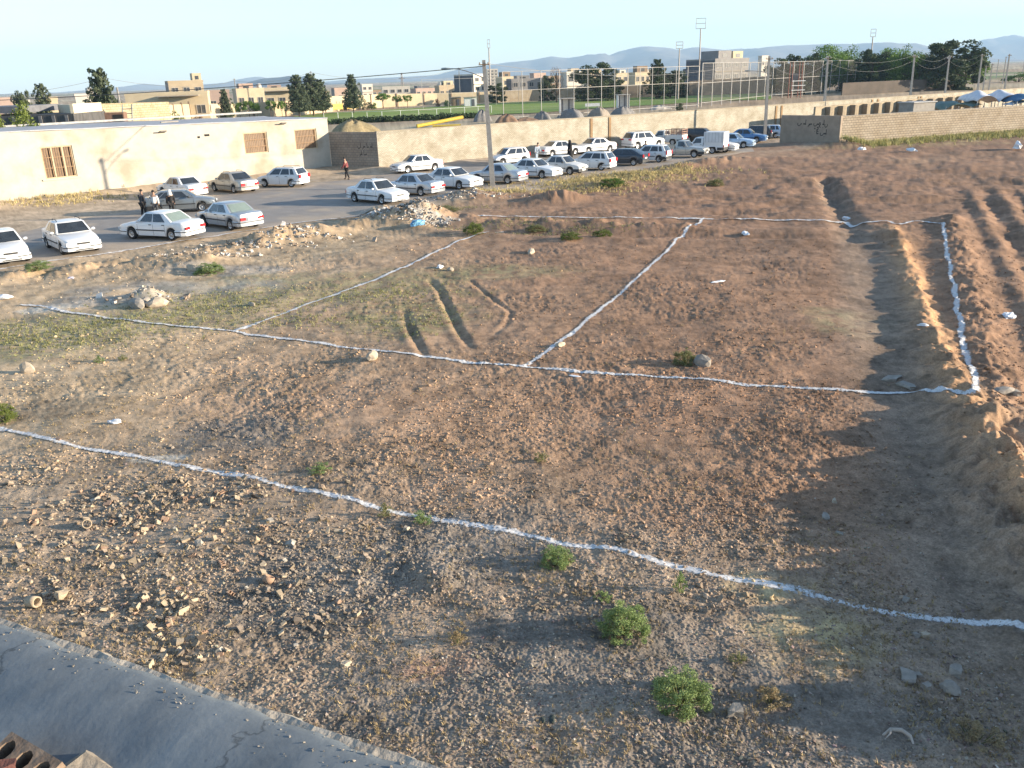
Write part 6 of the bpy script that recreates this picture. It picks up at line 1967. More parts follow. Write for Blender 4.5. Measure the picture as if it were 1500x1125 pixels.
def person(loc, rz, label, top, bottom, h=1.72, stride=.18, lean=.03, armbend=.1, cloak=None, headc=None, scarf=None):
    root = empty('person', loc, rz, label, 'person')
    k = h / 1.75
    hipz, sh, nk = .92, 1.42, 1.50
    J = [(0, 0, hipz), (lean * .5, 0, 1.18), (lean, 0, sh - .02), (lean * 1.3, 0, nk), (lean * 1.6 + .01, 0, 1.60), (lean * 1.7 + .015, 0, 1.71)]
    E_ = [(0, 1), (1, 2), (2, 3), (3, 4), (4, 5)]
    Rr = [(.13, .15), (.12, .15), (.11, .17), .055, (.095, .08), (.075, .065)]
    for s_, st in ((-1, stride), (1, -stride)):
        b_ = len(J)
        J += [(st * .1, s_ * .09, .86), (st * .6 + .03, s_ * .10, .48), (st - .02, s_ * .10, .09), (st + .15, s_ * .11, .035)]
        E_ += [(0, b_), (b_, b_ + 1), (b_ + 1, b_ + 2), (b_ + 2, b_ + 3)]; Rr += [.085, .058, .043, .035]
        b_ = len(J)
        J += [(lean, s_ * .19, sh - .03), (lean - st * .3, s_ * .24, 1.14), (lean - st * .9 + armbend, s_ * .23, .89), (lean - st + armbend * 1.2, s_ * .22, .80)]
        E_ += [(2, b_), (b_, b_ + 1), (b_ + 1, b_ + 2), (b_ + 2, b_ + 3)]; Rr += [.055, .043, .034, .030]
    J = [(a * k, b2 * k, c * k) for a, b2, c in J]
    Rr = [tuple(q * k for q in r) if isinstance(r, tuple) else r * k for r in Rr]
    body = skinned('body', J, E_, Rr, skin, root, 2)
    def sub_(idx, grow, m, nm, cut=None):
        mp = {i: n_ for n_, i in enumerate(idx)}
        ed = [(mp[a], mp[b2]) for a, b2 in E_ if a in mp and b2 in mp]
        vv = [J[i] for i in idx]
        rr = [tuple(q + grow for q in Rr[i]) if isinstance(Rr[i], tuple) else Rr[i] + grow for i in idx]
        return skinned(nm, vv, ed, rr, m, root, 2)
    sub_([0, 6, 7, 8, 14, 15, 16], .018, bottom, 'trousers')
    sub_([1, 0, 2, 10, 11, 12, 18, 19, 20], .026, top, 'shirt')
    for i in (8, 16):
        s1 = MB().lathe([(0, -.05), (.045, -.04), (.05, .04), (.04, .12), (0, .16)], (0, 0, 0), 8, axis='x'); o = s1.build('shoe', trim, root, (J[i][0] + .03, J[i][1], .045))
    hd = Vector(J[5])
    # face details and hair
    hb_ = MB(); 
    for a in range(7):
        pass
    if not scarf:
        hb_.lathe([(0, .075), (.05, .065), (.088, .02), (.092, -.03), (.080, -.06), (.0, -.06)], (hd.x - .012, 0, hd.z + .01), 12); hb_.build('hair', hair_m, root)
    else:
        hb_.lathe([(0, .09), (.06, .075), (.10, .02), (.11, -.06), (.13, -.18), (.16, -.28), (0, -.28)], (hd.x - .02, 0, hd.z + .01), 12); hb_.build('headscarf', scarf, root)
    MB().lathe([(0, -.022), (.012, -.01), (.016, .012), (0, .03)], (hd.x + .088, 0, hd.z - .045), 6).build('nose', skin, root)
    for s_ in (-1, 1): MB().lathe([(0, -.012), (.012, 0), (0, .012)], (hd.x + .078, s_ * .032, hd.z - .015), 6).build('eye', hair_m, root)
    if cloak:
        c = MB(); rings = []
        for z, rx, ry in ((.03, .30, .34), (.4, .27, .31), (.9, .24, .29), (1.25, .20, .27), (1.45, .15, .20), (1.58, .12, .115), (1.72, .105, .10), (1.80, .02, .02)):
            rings.append([((rx * math.cos(t) + (.0 if z < 1.5 else -.03)) * k, ry * math.sin(t) * (1 + .05 * math.sin(t * 7 + z * 3)) * k, z * k) for t in np.linspace(0, 2 * math.pi, 19)[:-1]])
        vs = [p for r_ in rings for p in r_]; fs = []
        for i in range(len(rings) - 1):
            for j in range(18): fs.append((i * 18 + j, i * 18 + (j + 1) % 18, (i + 1) * 18 + (j + 1) % 18, (i + 1) * 18 + j))
        c.add(vs, fs, 0, True); c.build('cloak', cloak, root)
    return root
def pz(px, py):
    g = G(px, py); g.z = ground_z(g.x, g.y) - .01; return tuple(g)
cr_ = cloth('crimson', (.22, .06, .06)); blk_ = cloth('black', (.022, .021, .022)); wht = cloth('white', (.66, .66, .64)); gry = cloth('charcoal', (.05, .052, .06)); lbl = cloth('pale_blue', (.45, .52, .60)); red_ = cloth('red', (.42, .05, .06))
person(pz(509, 263), math.radians(165), 'man in a dark red shirt and black trousers walking by the shaded end wall', cr_, blk_, 1.74, .20, lean=.06)
person(pz(212, 319), math.radians(60), 'person in dark clothes standing at the rear end of the grey hatchback', gry, blk_, 1.68, .06)
person(pz(230, 320), math.radians(95), 'person in a white shirt beside the rear door of the grey hatchback', wht, gry, 1.66, .05)
person(pz(254, 318), math.radians(120), 'person with a pale headscarf and black cloak at the front door of the grey hatchback', blk_, blk_, 1.62, .04, scarf=wht)
person(pz(835, 233), math.radians(200), 'person wrapped in a long black cloak standing by the white car at the brick wall', blk_, blk_, 1.70, .04, cloak=blk_, scarf=blk_)
person(pz(786, 236), math.radians(-60), 'person in a pale blue shirt bending by the white car at the brick wall', lbl, lbl, 1.66, .10, lean=.18)
person(pz(945, 236), math.radians(-90), 'dark haired person behind the navy car, only head and shoulders showing', blk_, gry, 1.74, .05)
# ------------------------------------------------------------------ loose things on the ground
def rock_template(rng, n_sub=1, jit=.28, flat=.65):
    bm = bmesh.new(); bmesh.ops.create_icosphere(bm, subdivisions=n_sub, radius=1.0)
    V = np.array([v.co for v in bm.verts]); F = np.array([[v.index for v in f.verts] for f in bm.faces]); bm.free()
    V = V * (1 + rng.uniform(-jit, jit, (len(V), 1))) * np.array([1, rng.uniform(.6, .95), flat])
    return V, F
def scatter(name, pts, size, cols, mats, templates, rng, sink=.25, tilt=.35):
    """many small pieces in ONE mesh"""
    Vs = []; Fs = []; Cs = []; base = 0
    which = rng.integers(0, len(templates), len(pts))
    for ti, (tv, tf) in enumerate(templates):
        k = np.where(which == ti)[0]
        if not len(k): continue
        n = len(k); a = rng.uniform(0, 2 * math.pi, n); ca, sa = np.cos(a), np.sin(a)
        tx = rng.normal(0, tilt, n); ty = rng.normal(0, tilt, n)
        v = tv[None, :, :] * size[k][:, None, None]
        x = v[..., 0]; y = v[..., 1]; z = v[..., 2]
        z2 = z + x * tx[:, None] + y * ty[:, None]
        X = x * ca[:, None] - y * sa[:, None]; Y = x * sa[:, None] + y * ca[:, None]
        p = pts[k]
        W = np.stack([X + p[:, 0:1], Y + p[:, 1:2], z2 + p[:, 2:3] + size[k][:, None] * (.5 - sink)], -1)
        Vs.append(W.reshape(-1, 3))
        Fs.append((tf[None] + (np.arange(n) * len(tv))[:, None, None] + base).reshape(-1, 3))
        Cs.append(np.repeat(cols[k], len(tv), axis=0))
        base += n * len(tv)
    return np_mesh(name, np.concatenate(Vs), np.concatenate(Fs), mats, np.concatenate(Cs))
def px_points(rng, n, x0, x1, y0, y1, power=1.0):
    px = rng.uniform(x0, x1, n); py = y0 + (y1 - y0) * rng.uniform(0, 1, n) ** power
    d = Fv[None] * FPX + (px - PW / 2)[:, None] * Rv[None] - (py - PH / 2)[:, None] * Uv[None]
    t = -CAM_H / d[:, 2]
    return np.stack([d[:, 0] * t, d[:, 1] * t], 1), px, py
rng = np.random.default_rng(5)
T_rock = [rock_template(rng, 1, .3, .62) for _ in range(6)]
def cubeish(rng):
    bm = bmesh.new(); bmesh.ops.create_cube(bm, size=1.6); bmesh.ops.triangulate(bm, faces=bm.faces[:])
    V = np.array([v.co for v in bm.verts]); F = np.array([[v.index for v in f.verts] for f in bm.faces]); bm.free()
    return V * (1 + rng.uniform(-.35, .2, V.shape)) * np.array([1, .7, .45]), F
T_chip = [cubeish(rng) for _ in range(6)]
# gravel: grey and buff grit close to the house, thinning out over the plot
xy, px, py = px_points(rng, 52000, -40, 1560, 520, 1130, .8)
dens = fbm(xy[:, 0], xy[:, 1], 1.6, 3, 900)
keep = rng.uniform(0, 1, len(xy)) < np.clip((.25 + .75 * sstep(620, 820, py - .06 * px)) * (.65 + .9 * dens), .05, 1)
D, T, S = pline(xy[:, 0], xy[:, 1], TREN1, 6); keep &= rng.uniform(0, 1, len(xy)) > .9 * np.exp(-(D / 1.7) ** 2)
xy = xy[keep]
sz = np.clip(rng.lognormal(math.log(.0105), .45, len(xy)), .005, .036)
col = np.array([(.26, .21, .165)]) * rng.uniform(.55, 1.5, (len(xy), 1)) * (1 + rng.normal(0, .05, (len(xy), 3)))
w = rng.uniform(0, 1, len(xy)) < .08; col[w] = np.array([(.46, .41, .34)]) * rng.uniform(.7, 1.3, (w.sum(), 1))
pts = np.column_stack([xy, height(xy[:, 0], xy[:, 1])])
o = scatter('gravel', pts, sz, np.clip(col, .02, .8), attrmat('grit', fine=40, amp=.2, bump=0), T_chip, rng)
tag(o, 'loose grey gravel and grit over the near ground', None, None, 'stuff')
# clods of ploughed earth
xy, px, py = px_points(rng, 60000, -40, 1540, 335, 900, .75)
dens = fbm(xy[:, 0], xy[:, 1], 3.5, 3, 910)
keep = (rng.uniform(0, 1, len(xy)) < np.clip(.30 + .9 * dens + .25 * sstep(300, 900, px), .04, 1)) & (road_zone(xy[:, 0], xy[:, 1]) < -1.0)
D, T, S = pline(xy[:, 0], xy[:, 1], TREN1, 6); keep &= rng.uniform(0, 1, len(xy)) > .93 * np.exp(-(D / 1.9) ** 2)
xy = xy[keep]
rr = np.hypot(xy[:, 0], xy[:, 1])
sz = np.clip(rng.lognormal(math.log(.019), .42, len(xy)), .008, .07) * (1 + .012 * np.clip(rr - 15, 0, 40))
col = ground_colour(xy[:, 0], xy[:, 1]) * rng.uniform(.72, 1.35, (len(xy), 1))
pts = np.column_stack([xy, height(xy[:, 0], xy[:, 1])])
o = scatter('earth_clods', pts, sz, np.clip(col, .02, .8), attrmat('clod', fine=40, amp=.2, bump=0), T_rock, rng, sink=.35)
tag(o, 'crumbled clods of dry earth over the plot', None, None, 'stuff')

# dry stubble, straw tufts and green blades
def blades(name, xy, hgt, col, per, wid, m, rng, spread=.5):
    n = len(xy); N = n * per
    z0 = height(xy[:, 0], xy[:, 1])
    p = np.repeat(np.column_stack([xy, z0]), per, axis=0)
    h = np.repeat(hgt, per) * rng.uniform(.5, 1.15, N)
    p[:, :2] += rng.normal(0, 1, (N, 2)) * np.repeat(hgt, per)[:, None] * .25
    a = rng.uniform(0, 2 * math.pi, N); l = rng.uniform(.1, 1, N) * spread * h
    tip = p + np.stack([np.cos(a) * l, np.sin(a) * l, h], 1)
    b = rng.uniform(0, math.pi, N); s = np.stack([np.cos(b), np.sin(b), np.zeros(N)], 1) * (wid * rng.uniform(.6, 1.4, N) * np.repeat(hgt / hgt.mean(), per) ** .3)[:, None]
    mid = (p + tip) / 2 + np.stack([np.zeros(N), np.zeros(N), h * .12], 1)
    V = np.stack([p - s, p + s, mid + s * .7, tip, mid - s * .7], 1).reshape(-1, 3)
    k = np.arange(N) * 5
    F = np.concatenate([np.stack([k, k + 1, k + 2], 1), np.stack([k, k + 2, k + 4], 1), np.stack([k + 4, k + 2, k + 3], 1)])
    c = np.repeat(np.clip(np.repeat(col, per, axis=0) * rng.uniform(.7, 1.3, (N, 1)), .01, .9), 5, axis=0)
    return np_mesh(name, V, F, m, c)
grass_m = attrmat('grass_blade', rough=.8, fine=10, amp=.1, bump=0)
xy, px, py = px_points(rng, 30000, -40, 1540, 330, 1120, .8)
d = fbm(xy[:, 0], xy[:, 1], 2.2, 3, 920)
keep = rng.uniform(0, 1, len(xy)) < np.clip(.12 + .9 * d + .20 * (1 - sstep(200, 700, px)) + .3 * np.exp(-(((px - 1180) / 100) ** 2 + ((py - 930) / 110) ** 2)), 0.02, 1)
keep &= road_zone(xy[:, 0], xy[:, 1]) < -.6
D, T, S = pline(xy[:, 0], xy[:, 1], TREN1, 6); keep &= rng.uniform(0, 1, len(xy)) > .97 * np.exp(-(D / 1.9) ** 2)
xy = xy[keep]
straw = np.array([(.36, .27, .14)]) * rng.uniform(.7, 1.3, (len(xy), 1))
o = blades('dry_grass', xy, rng.uniform(.02, .065, len(xy)), straw, 7, .0035, grass_m, rng, 1.2)
tag(o, 'short dry straw stubble scattered over the plot', None, None, 'stuff')
def patch_points(rng, spots, dens):
    out = []
    for px_, py_, rx, ry in spots:
        q = P(px_, py_); n = int(dens * rx * ry)
        g = rng.normal(0, .5, (n, 2)) * np.array([rx, ry]); out.append(g + np.array([q[0], q[1]]))
    return np.concatenate(out)
xy = patch_points(rng, [(880, 268, 7, 3), (950, 256, 6, 2.4), (905, 262, 5, 3), (860, 280, 4, 2), (730, 282, 3, 1.6), (1000, 250, 3, 2), (60, 298, 4, 2), (118, 291, 4, 1.6), (100, 284, 4, 1.2)], 34)
o = blades('straw_verge', xy, rng.uniform(.07, .28, len(xy)), np.array([(.46, .37, .17)]) * rng.uniform(.75, 1.2, (len(xy), 1)), 8, .012, grass_m, rng, .8)
tag(o, 'yellow straw grass along the verge below the parked cars', None, None, 'stuff')
t_ = rng.uniform(0, 1, 2600)
a_ = np.array(WR_A[:2])[None] + np.array(wd[:2])[None] * (t_ * 48)[:, None] + np.array([wd.y, -wd.x])[None] * (np.abs(rng.normal(0, 1, 2600)) * (1.6 + 1.8 * t_) + .2)[:, None]
wc = np.where(rng.uniform(0, 1, (2600, 1)) < .55, np.array([(.47, .41, .18)]), np.array([(.32, .31, .11)]))
o = blades('weeds', a_, rng.uniform(.15, .55, 2600), wc, 9, .018, grass_m, rng, .7)
tag(o, 'yellow green weeds along the foot of the block wall', None, None, 'stuff')
xy = patch_points(rng, [(60, 485, 5, 2), (20, 505, 3, 2), (200, 470, 4, 1.4), (330, 440, 3, 2), (350, 452, 3, 1.4), (600, 470, 2, 2), (560, 430, 3, 2), (740, 330, 5, 1), (850, 338, 4, 1), (660, 305, 3, .8), (130, 500, 3, 1.2), (420, 470, 3, 1)], 75)
o = blades('green_grass', xy, rng.uniform(.03, .10, len(xy)), np.array([(.24, .235, .10)]) * rng.uniform(.7, 1.3, (len(xy), 1)), 7, .006, grass_m, rng, .9)
tag(o, 'thin green grass on the left of the plot', None, None, 'stuff')

# green shrubs and tufts, each its own plant
def shrub_proto(seed, kind):
    r = np.random.default_rng(seed)
    st = MB()
    if kind == 'shrub':
        n = 120
        u = r.normal(size=(n, 3)); u[:, 2] = np.abs(u[:, 2]) * .9; u /= np.linalg.norm(u, axis=1)[:, None]
        k = r.uniform(.55, 1, n) ** .5 * (1 + .16 * np.sin(np.arctan2(u[:, 1], u[:, 0]) * 5 + seed))
        cen = np.stack([u[:, 0] * .43 * k, u[:, 1] * .43 * k, .05 + u[:, 2] * .86 * k], 1); rad = r.uniform(.055, .105, n)
        for i in range(40): st.tube([(0, 0, -.05), tuple(cen[i * 3] * np.array([.55, .55, .45])), tuple(cen[i * 3])], [.012, .009, .003], 4)
        per, size = 85, .017
    else:
        n = 34
        a = r.uniform(0, 6.28, n); q = r.uniform(0, .42, n)
        cen = np.stack([np.cos(a) * q, np.sin(a) * q, r.uniform(.15, .95, n) * (1 - q)], 1); rad = r.uniform(.06, .12, n)
        for i in range(17): st.tube([(cen[i * 2, 0] * .4, cen[i * 2, 1] * .4, -.05), tuple(cen[i * 2])], [.012, .004], 4)
        per, size = 40, .030
    s1 = st.build('stems', mat('stem_green', (.16, .17, .06), (.11, .12, .045), scale=9, rough=.9))
    c1 = leaf_cloud(r, cen, rad, per, size, 'foliage', leaf_shrub, 1.0)
    d1, d2 = s1.data, c1.data
    bpy.data.objects.remove(s1); bpy.data.objects.remove(c1)
    return d1, d2
SH = {(k, i): shrub_proto(40 + i * 7 + len(k), k) for k in ('shrub', 'tuft') for i in range(3)}
NS = [0]
leaf_straw = leaf_mat('leaf_straw', (.42, .32, .17), (.27, .20, .11))
def plant(kind, i, px, py, w, h, label, m=None):
    g = G(px, py); NS[0] += 1
    root = empty('green_shrub' if kind == 'shrub' else 'grass_tuft', (g.x, g.y, ground_z(g.x, g.y) - .02), NS[0] * 1.7, label, 'shrub' if kind == 'shrub' else 'plant', 'green plants on the waste ground')
    for nm, me in zip(('stems', 'foliage'), SH[(kind, i)]):
        o = bpy.data.objects.new(nm, me); COL.objects.link(o); o.parent = root; o.scale = (w, w, h)
        if nm == 'foliage':
            o.material_slots[0].link = 'OBJECT'; o.material_slots[0].material = m or leaf_shrub
plant('shrub', 0, 915, 930, .80, .50, 'round green shrub in the middle of the three near shrubs')
plant('shrub', 1, 995, 1030, .84, .50, 'largest green shrub, nearest to the camera')
plant('shrub', 2, 815, 826, .60, .32, 'flat green shrub touching the nearest powder line')
plant('tuft', 0, 884, 882, .32, .22, 'small pale green sprig behind the middle near shrub')
plant('tuft', 1, 996, 866, .28, .36, 'upright light green weed right of the near shrubs')
plant('tuft', 2, 1080, 968, .28, .16, 'low green weed right of the largest near shrub', leaf_olive)
plant('tuft', 0, 468, 692, .60, .22, 'green weed just above the nearest powder line at left centre')
plant('tuft', 1, 565, 756, .34, .28, 'small green and straw weed on the nearest powder line', leaf_olive)
plant('tuft', 2, 620, 764, .50, .20, 'green weed half buried in the nearest powder line')
plant('tuft', 0, 792, 676, .36, .26, 'small weed alone in the middle of the brown soil', leaf_olive)
plant('shrub', 1, 1003, 532, .75, .40, 'green weed beside the grey block on the plot', leaf_olive)
plant('shrub', 0, 8, 618, .62, .50, 'green shrub at the left edge above the nearest powder line', leaf_lime)
plant('shrub', 2, 58, 400, 1.25, .40, 'low green shrub on the bank in front of the leftmost cars')
plant('shrub', 1, 305, 386, 1.35, .48, 'green shrub on the bank below the silver blue sedan')
plant('tuft', 1, 146, 531, .40, .22, 'tiny green tuft on the left stubble right of the pale stone')
plant('tuft', 2, 181, 528, .34, .20, 'tinier green tuft right of another on the left stubble', leaf_olive)
plant('shrub', 2, 648, 312, 2.2, .36, 'broad low green weed right of the white rubble heap', leaf_olive)
plant('shrub', 0, 694, 342, 1.2, .55, 'yellow green weed above the far end of the faint powder line', leaf_lime)
plant('shrub', 1, 785, 334, 1.2, .36, 'green weed left in the shallow ditch behind the plot', leaf_olive)
plant('shrub', 2, 836, 350, 1.2, .34, 'green weed in the middle of the shallow ditch', leaf_lime)
plant('shrub', 0, 882, 347, 1.1, .36, 'green weed right in the shallow ditch', leaf_lime)
plant('shrub', 1, 897, 268, 2.0, .6, 'dark green bush on the straw verge below the white hatchback', leaf_green)
plant('shrub', 2, 1048, 272, 1.4, .5, 'small green weed on bare soil right of the straw verge', leaf_olive)
plant('tuft', 0, 672, 940, .4, .24, 'straw coloured sprig left of the near shrubs', leaf_straw)
plant('tuft', 1, 1130, 1030, .55, .22, 'dry yellow tuft right of the largest near shrub', leaf_straw)
plant('tuft', 2, 1430, 1085, .65, .22, 'dry weed at the lower right corner', leaf_straw)

# rubble: broken hollow bricks, chips and pieces of clay pipe, each one an object
clay = mat('broken_clay', (.47, .375, .26), (.35, .27, .18), scale=14, rough=.95, bump=.004, bscale=60)
clay_red = mat('red_clay', (.40, .265, .18), (.30, .19, .125), scale=14, rough=.95, bump=.004, bscale=60)
mort = mat('old_mortar', (.42, .38, .32), (.31, .28, .23), scale=12, rough=1, bump=.006, bscale=50)
def chip(seed, d, m, nm='brick_fragment'):
    r = random.Random(seed); bm = bmesh.new(); bmesh.ops.create_cube(bm, size=1.0)
    bmesh.ops.subdivide_edges(bm, edges=bm.edges[:], cuts=1, use_grid_fill=True)
    for v in bm.verts:
        v.co = Vector((v.co.x * d[0] * (1 + r.uniform(-.25, .2)), v.co.y * d[1] * (1 + r.uniform(-.25, .2)), v.co.z * d[2] * (1 + r.uniform(-.2, .15))))
    for _ in range(2):
        n = Vector((r.uniform(-1, 1), r.uniform(-1, 1), r.uniform(-.2, .9))).normalized()
        bmesh.ops.bisect_plane(bm, geom=bm.verts[:] + bm.edges[:] + bm.faces[:], plane_co=n * max(d) * r.uniform(.26, .42), plane_no=n, clear_outer=True)
        bmesh.ops.holes_fill(bm, edges=bm.edges[:])
    me = bpy.data.meshes.new(nm); bm.to_mesh(me); bm.free(); me.materials.append(m); return me
def hollow(seed, L_, W_, H_, nh, m, rot=0):
    """piece of hollow brick: slab with a row of square holes through it, one end broken"""
    r = random.Random(seed); mb = MB(); wl_ = .014
    xs = np.linspace(-L_ / 2, L_ / 2, nh + 1)
    for i, x in enumerate(xs):
        w = W_ * (1 - .25 * r.random() * (i == nh)); mb.box((x, (w - W_) / 2, 0), (wl_, w, H_))
    for z in (-H_ / 2 + wl_ / 2, H_ / 2 - wl_ / 2):
        for i in range(nh):
            w = W_ * (1 - .45 * r.random() * (i >= nh - 1)); mb.box(((xs[i] + xs[i + 1]) / 2, (w - W_) / 2, z), (xs[1] - xs[0] - wl_ - .001, w, wl_))
    o = mb.build('brick_fragment', m); me = o.data; bpy.data.objects.remove(o); return me
def ringpiece(seed, R_, L_, m):
    mb = MB(); mb.lathe([(R_ * .78, -L_ / 2), (R_, -L_ / 2), (R_ * 1.04, 0), (R_, L_ / 2), (R_ * .78, L_ / 2), (R_ * .76, 0), (R_ * .78, -L_ / 2)], (0, 0, 0), 18)
    o = mb.build('clay_pipe_piece', m); me = o.data; bpy.data.objects.remove(o); return me
CH = [chip(i, (random.uniform(.07, .15), random.uniform(.05, .10), random.uniform(.025, .06)), [clay, clay, mort, clay_red][i % 4]) for i in range(14)]
HOL = [hollow(i, random.uniform(.12, .20), random.uniform(.10, .17), .085, 2 + i % 2, clay if i % 3 else clay_red) for i in range(6)]
r = random.Random(99)
cl_spots = [(245, 775, 95, 50, 90), (235, 895, 60, 32, 64), (330, 720, 90, 22, 26), (180, 730, 80, 40, 24), (400, 830, 70, 60, 26), (90, 810, 70, 60, 20), (280, 960, 60, 22, 18), (440, 900, 70, 60, 16), (60, 700, 50, 40, 10)]
for cx, cy, sx, sy, n in cl_spots:
    for i in range(n):
        px_ = r.gauss(cx, sx * .62); py_ = r.gauss(cy, sy * .62)
        if py_ > 908 + px_ * .345: continue
        g = P(px_, py_); hol_ = r.random() < .22
        me = r.choice(HOL) if hol_ else r.choice(CH)
        o = bpy.data.objects.new('brick_fragment', me); COL.objects.link(o)
        s_ = r.uniform(.40, .95) if hol_ else r.uniform(.30, 1.05) * (1.0 if r.random() < .88 else 1.5)
        o.scale = (s_, s_, s_)
        o.location = (g.x, g.y, hz(g.x, g.y) + .012 * s_ + .03 * math.exp(-((px_ - 235) / 60) ** 2 - ((py_ - 890) / 26) ** 2))
        o.rotation_euler = (r.gauss(0, .35) + (1.57 if hol_ and r.random() < .6 else 0), r.gauss(0, .35), r.uniform(0, 6.28))
        tag(o, 'broken piece of hollow clay brick in the rubble left of the gravel' if hol_ else 'small chip of buff brick or mortar in the rubble left of the gravel', 'rubble piece', 'hollow brick pieces in the rubble' if hol_ else 'brick chips in the rubble')
def piece(me, nm, px, py, rot, lift, label, cat, sc_=1.0):
    g = G(px, py); o = bpy.data.objects.new(nm, me); COL.objects.link(o)
    o.location = (g.x, g.y, hz(g.x, g.y) + lift); o.rotation_euler = rot; o.scale = (sc_,) * 3 if not isinstance(sc_, tuple) else sc_
    return tag(o, label, cat)
piece(ringpiece(1, .085, .14, clay), 'clay_pipe_piece', 128, 772, (1.1, .3, .4), .08, 'round clay pipe end with a dark hole at the left of the rubble', 'clay pipe')
piece(ringpiece(2, .085, .10, clay_red), 'clay_pipe_piece', 394, 853, (.6, .2, 2), .06, 'short round clay ring lying open side up right of the rubble', 'clay pipe')
piece(ringpiece(3, .085, .19, clay), 'clay_pipe_piece', 50, 888, (1.45, 0, 1.2), .08, 'clay pipe piece lying on its side at the far left near the roof', 'clay pipe')
piece(chip(77, (.17, .13, .12), clay), 'brick_fragment', 92, 877, (.3, .2, 1), .06, 'single pale brick lump right of the lying clay pipe piece', 'brick piece')
xy = np.concatenate([patch_points(rng, [(245, 775, 2.6, 1.7), (330, 720, 2.2, 1.0), (180, 740, 2.4, 1.2), (400, 830, 1.8, 1.4), (90, 810, 1.8, 1.4), (60, 700, 1.6, 1.2)], 380), patch_points(rng, [(235, 895, 1.3, .7), (280, 955, 1.0, .5), (150, 900, 1.6, .8), (430, 900, 1.4, 1.0)], 520)])
xy = xy[rng.uniform(0, 1, len(xy)) < np.clip(.30 + 1.1 * fbm(xy[:, 0], xy[:, 1], .8, 3, 930), .03, 1)]
sz = np.clip(rng.lognormal(math.log(.017), .65, len(xy)), .006, .075)
col = np.where(rng.uniform(0, 1, (len(xy), 1)) < .55, np.array([(.42, .335, .235)]), np.array([(.24, .19, .145)])) * rng.uniform(.5, 1.2, (len(xy), 1))
o = scatter('brick_crumbs', np.column_stack([xy, height(xy[:, 0], xy[:, 1])]), sz, np.clip(col, .03, .8), MATS['clod'], T_chip, rng, tilt=.6)
tag(o, 'dusty tan crumbs of brick spread through the rubble', None, None, 'stuff')
# white and grey chippings on the tipped rubble and along the roof edge
xy, px, py = px_points(rng, 1500, 0, 1, 0, 1)
xy = np.concatenate([patch_points(rng, [(590, 324, 1.9, 1.3), (605, 316, 1.5, .9), (625, 330, 1.4, .7), (560, 316, 1.0, .7)], 260), patch_points(rng, [(205, 440, 1.5, .6), (240, 437, 1.2, .5)], 40), patch_points(rng, [(430, 352, 3, .9), (370, 362, 3, .8), (300, 375, 3, .8), (690, 292, 3, 1)], 70)])
sz = np.clip(rng.lognormal(math.log(.055), .5, len(xy)), .02, .19)
col = np.where(rng.uniform(0, 1, (len(xy), 1)) < .5, np.array([(.50, .46, .41)]), np.array([(.33, .255, .19)])) * rng.uniform(.6, 1.25, (len(xy), 1))
o = scatter('rubble_chippings', np.column_stack([xy, height(xy[:, 0], xy[:, 1])]), sz, np.clip(col, .03, .8), MATS['clod'], T_chip, rng)
tag(o, 'whitish broken rubble tipped along the street edge', None, None, 'stuff')

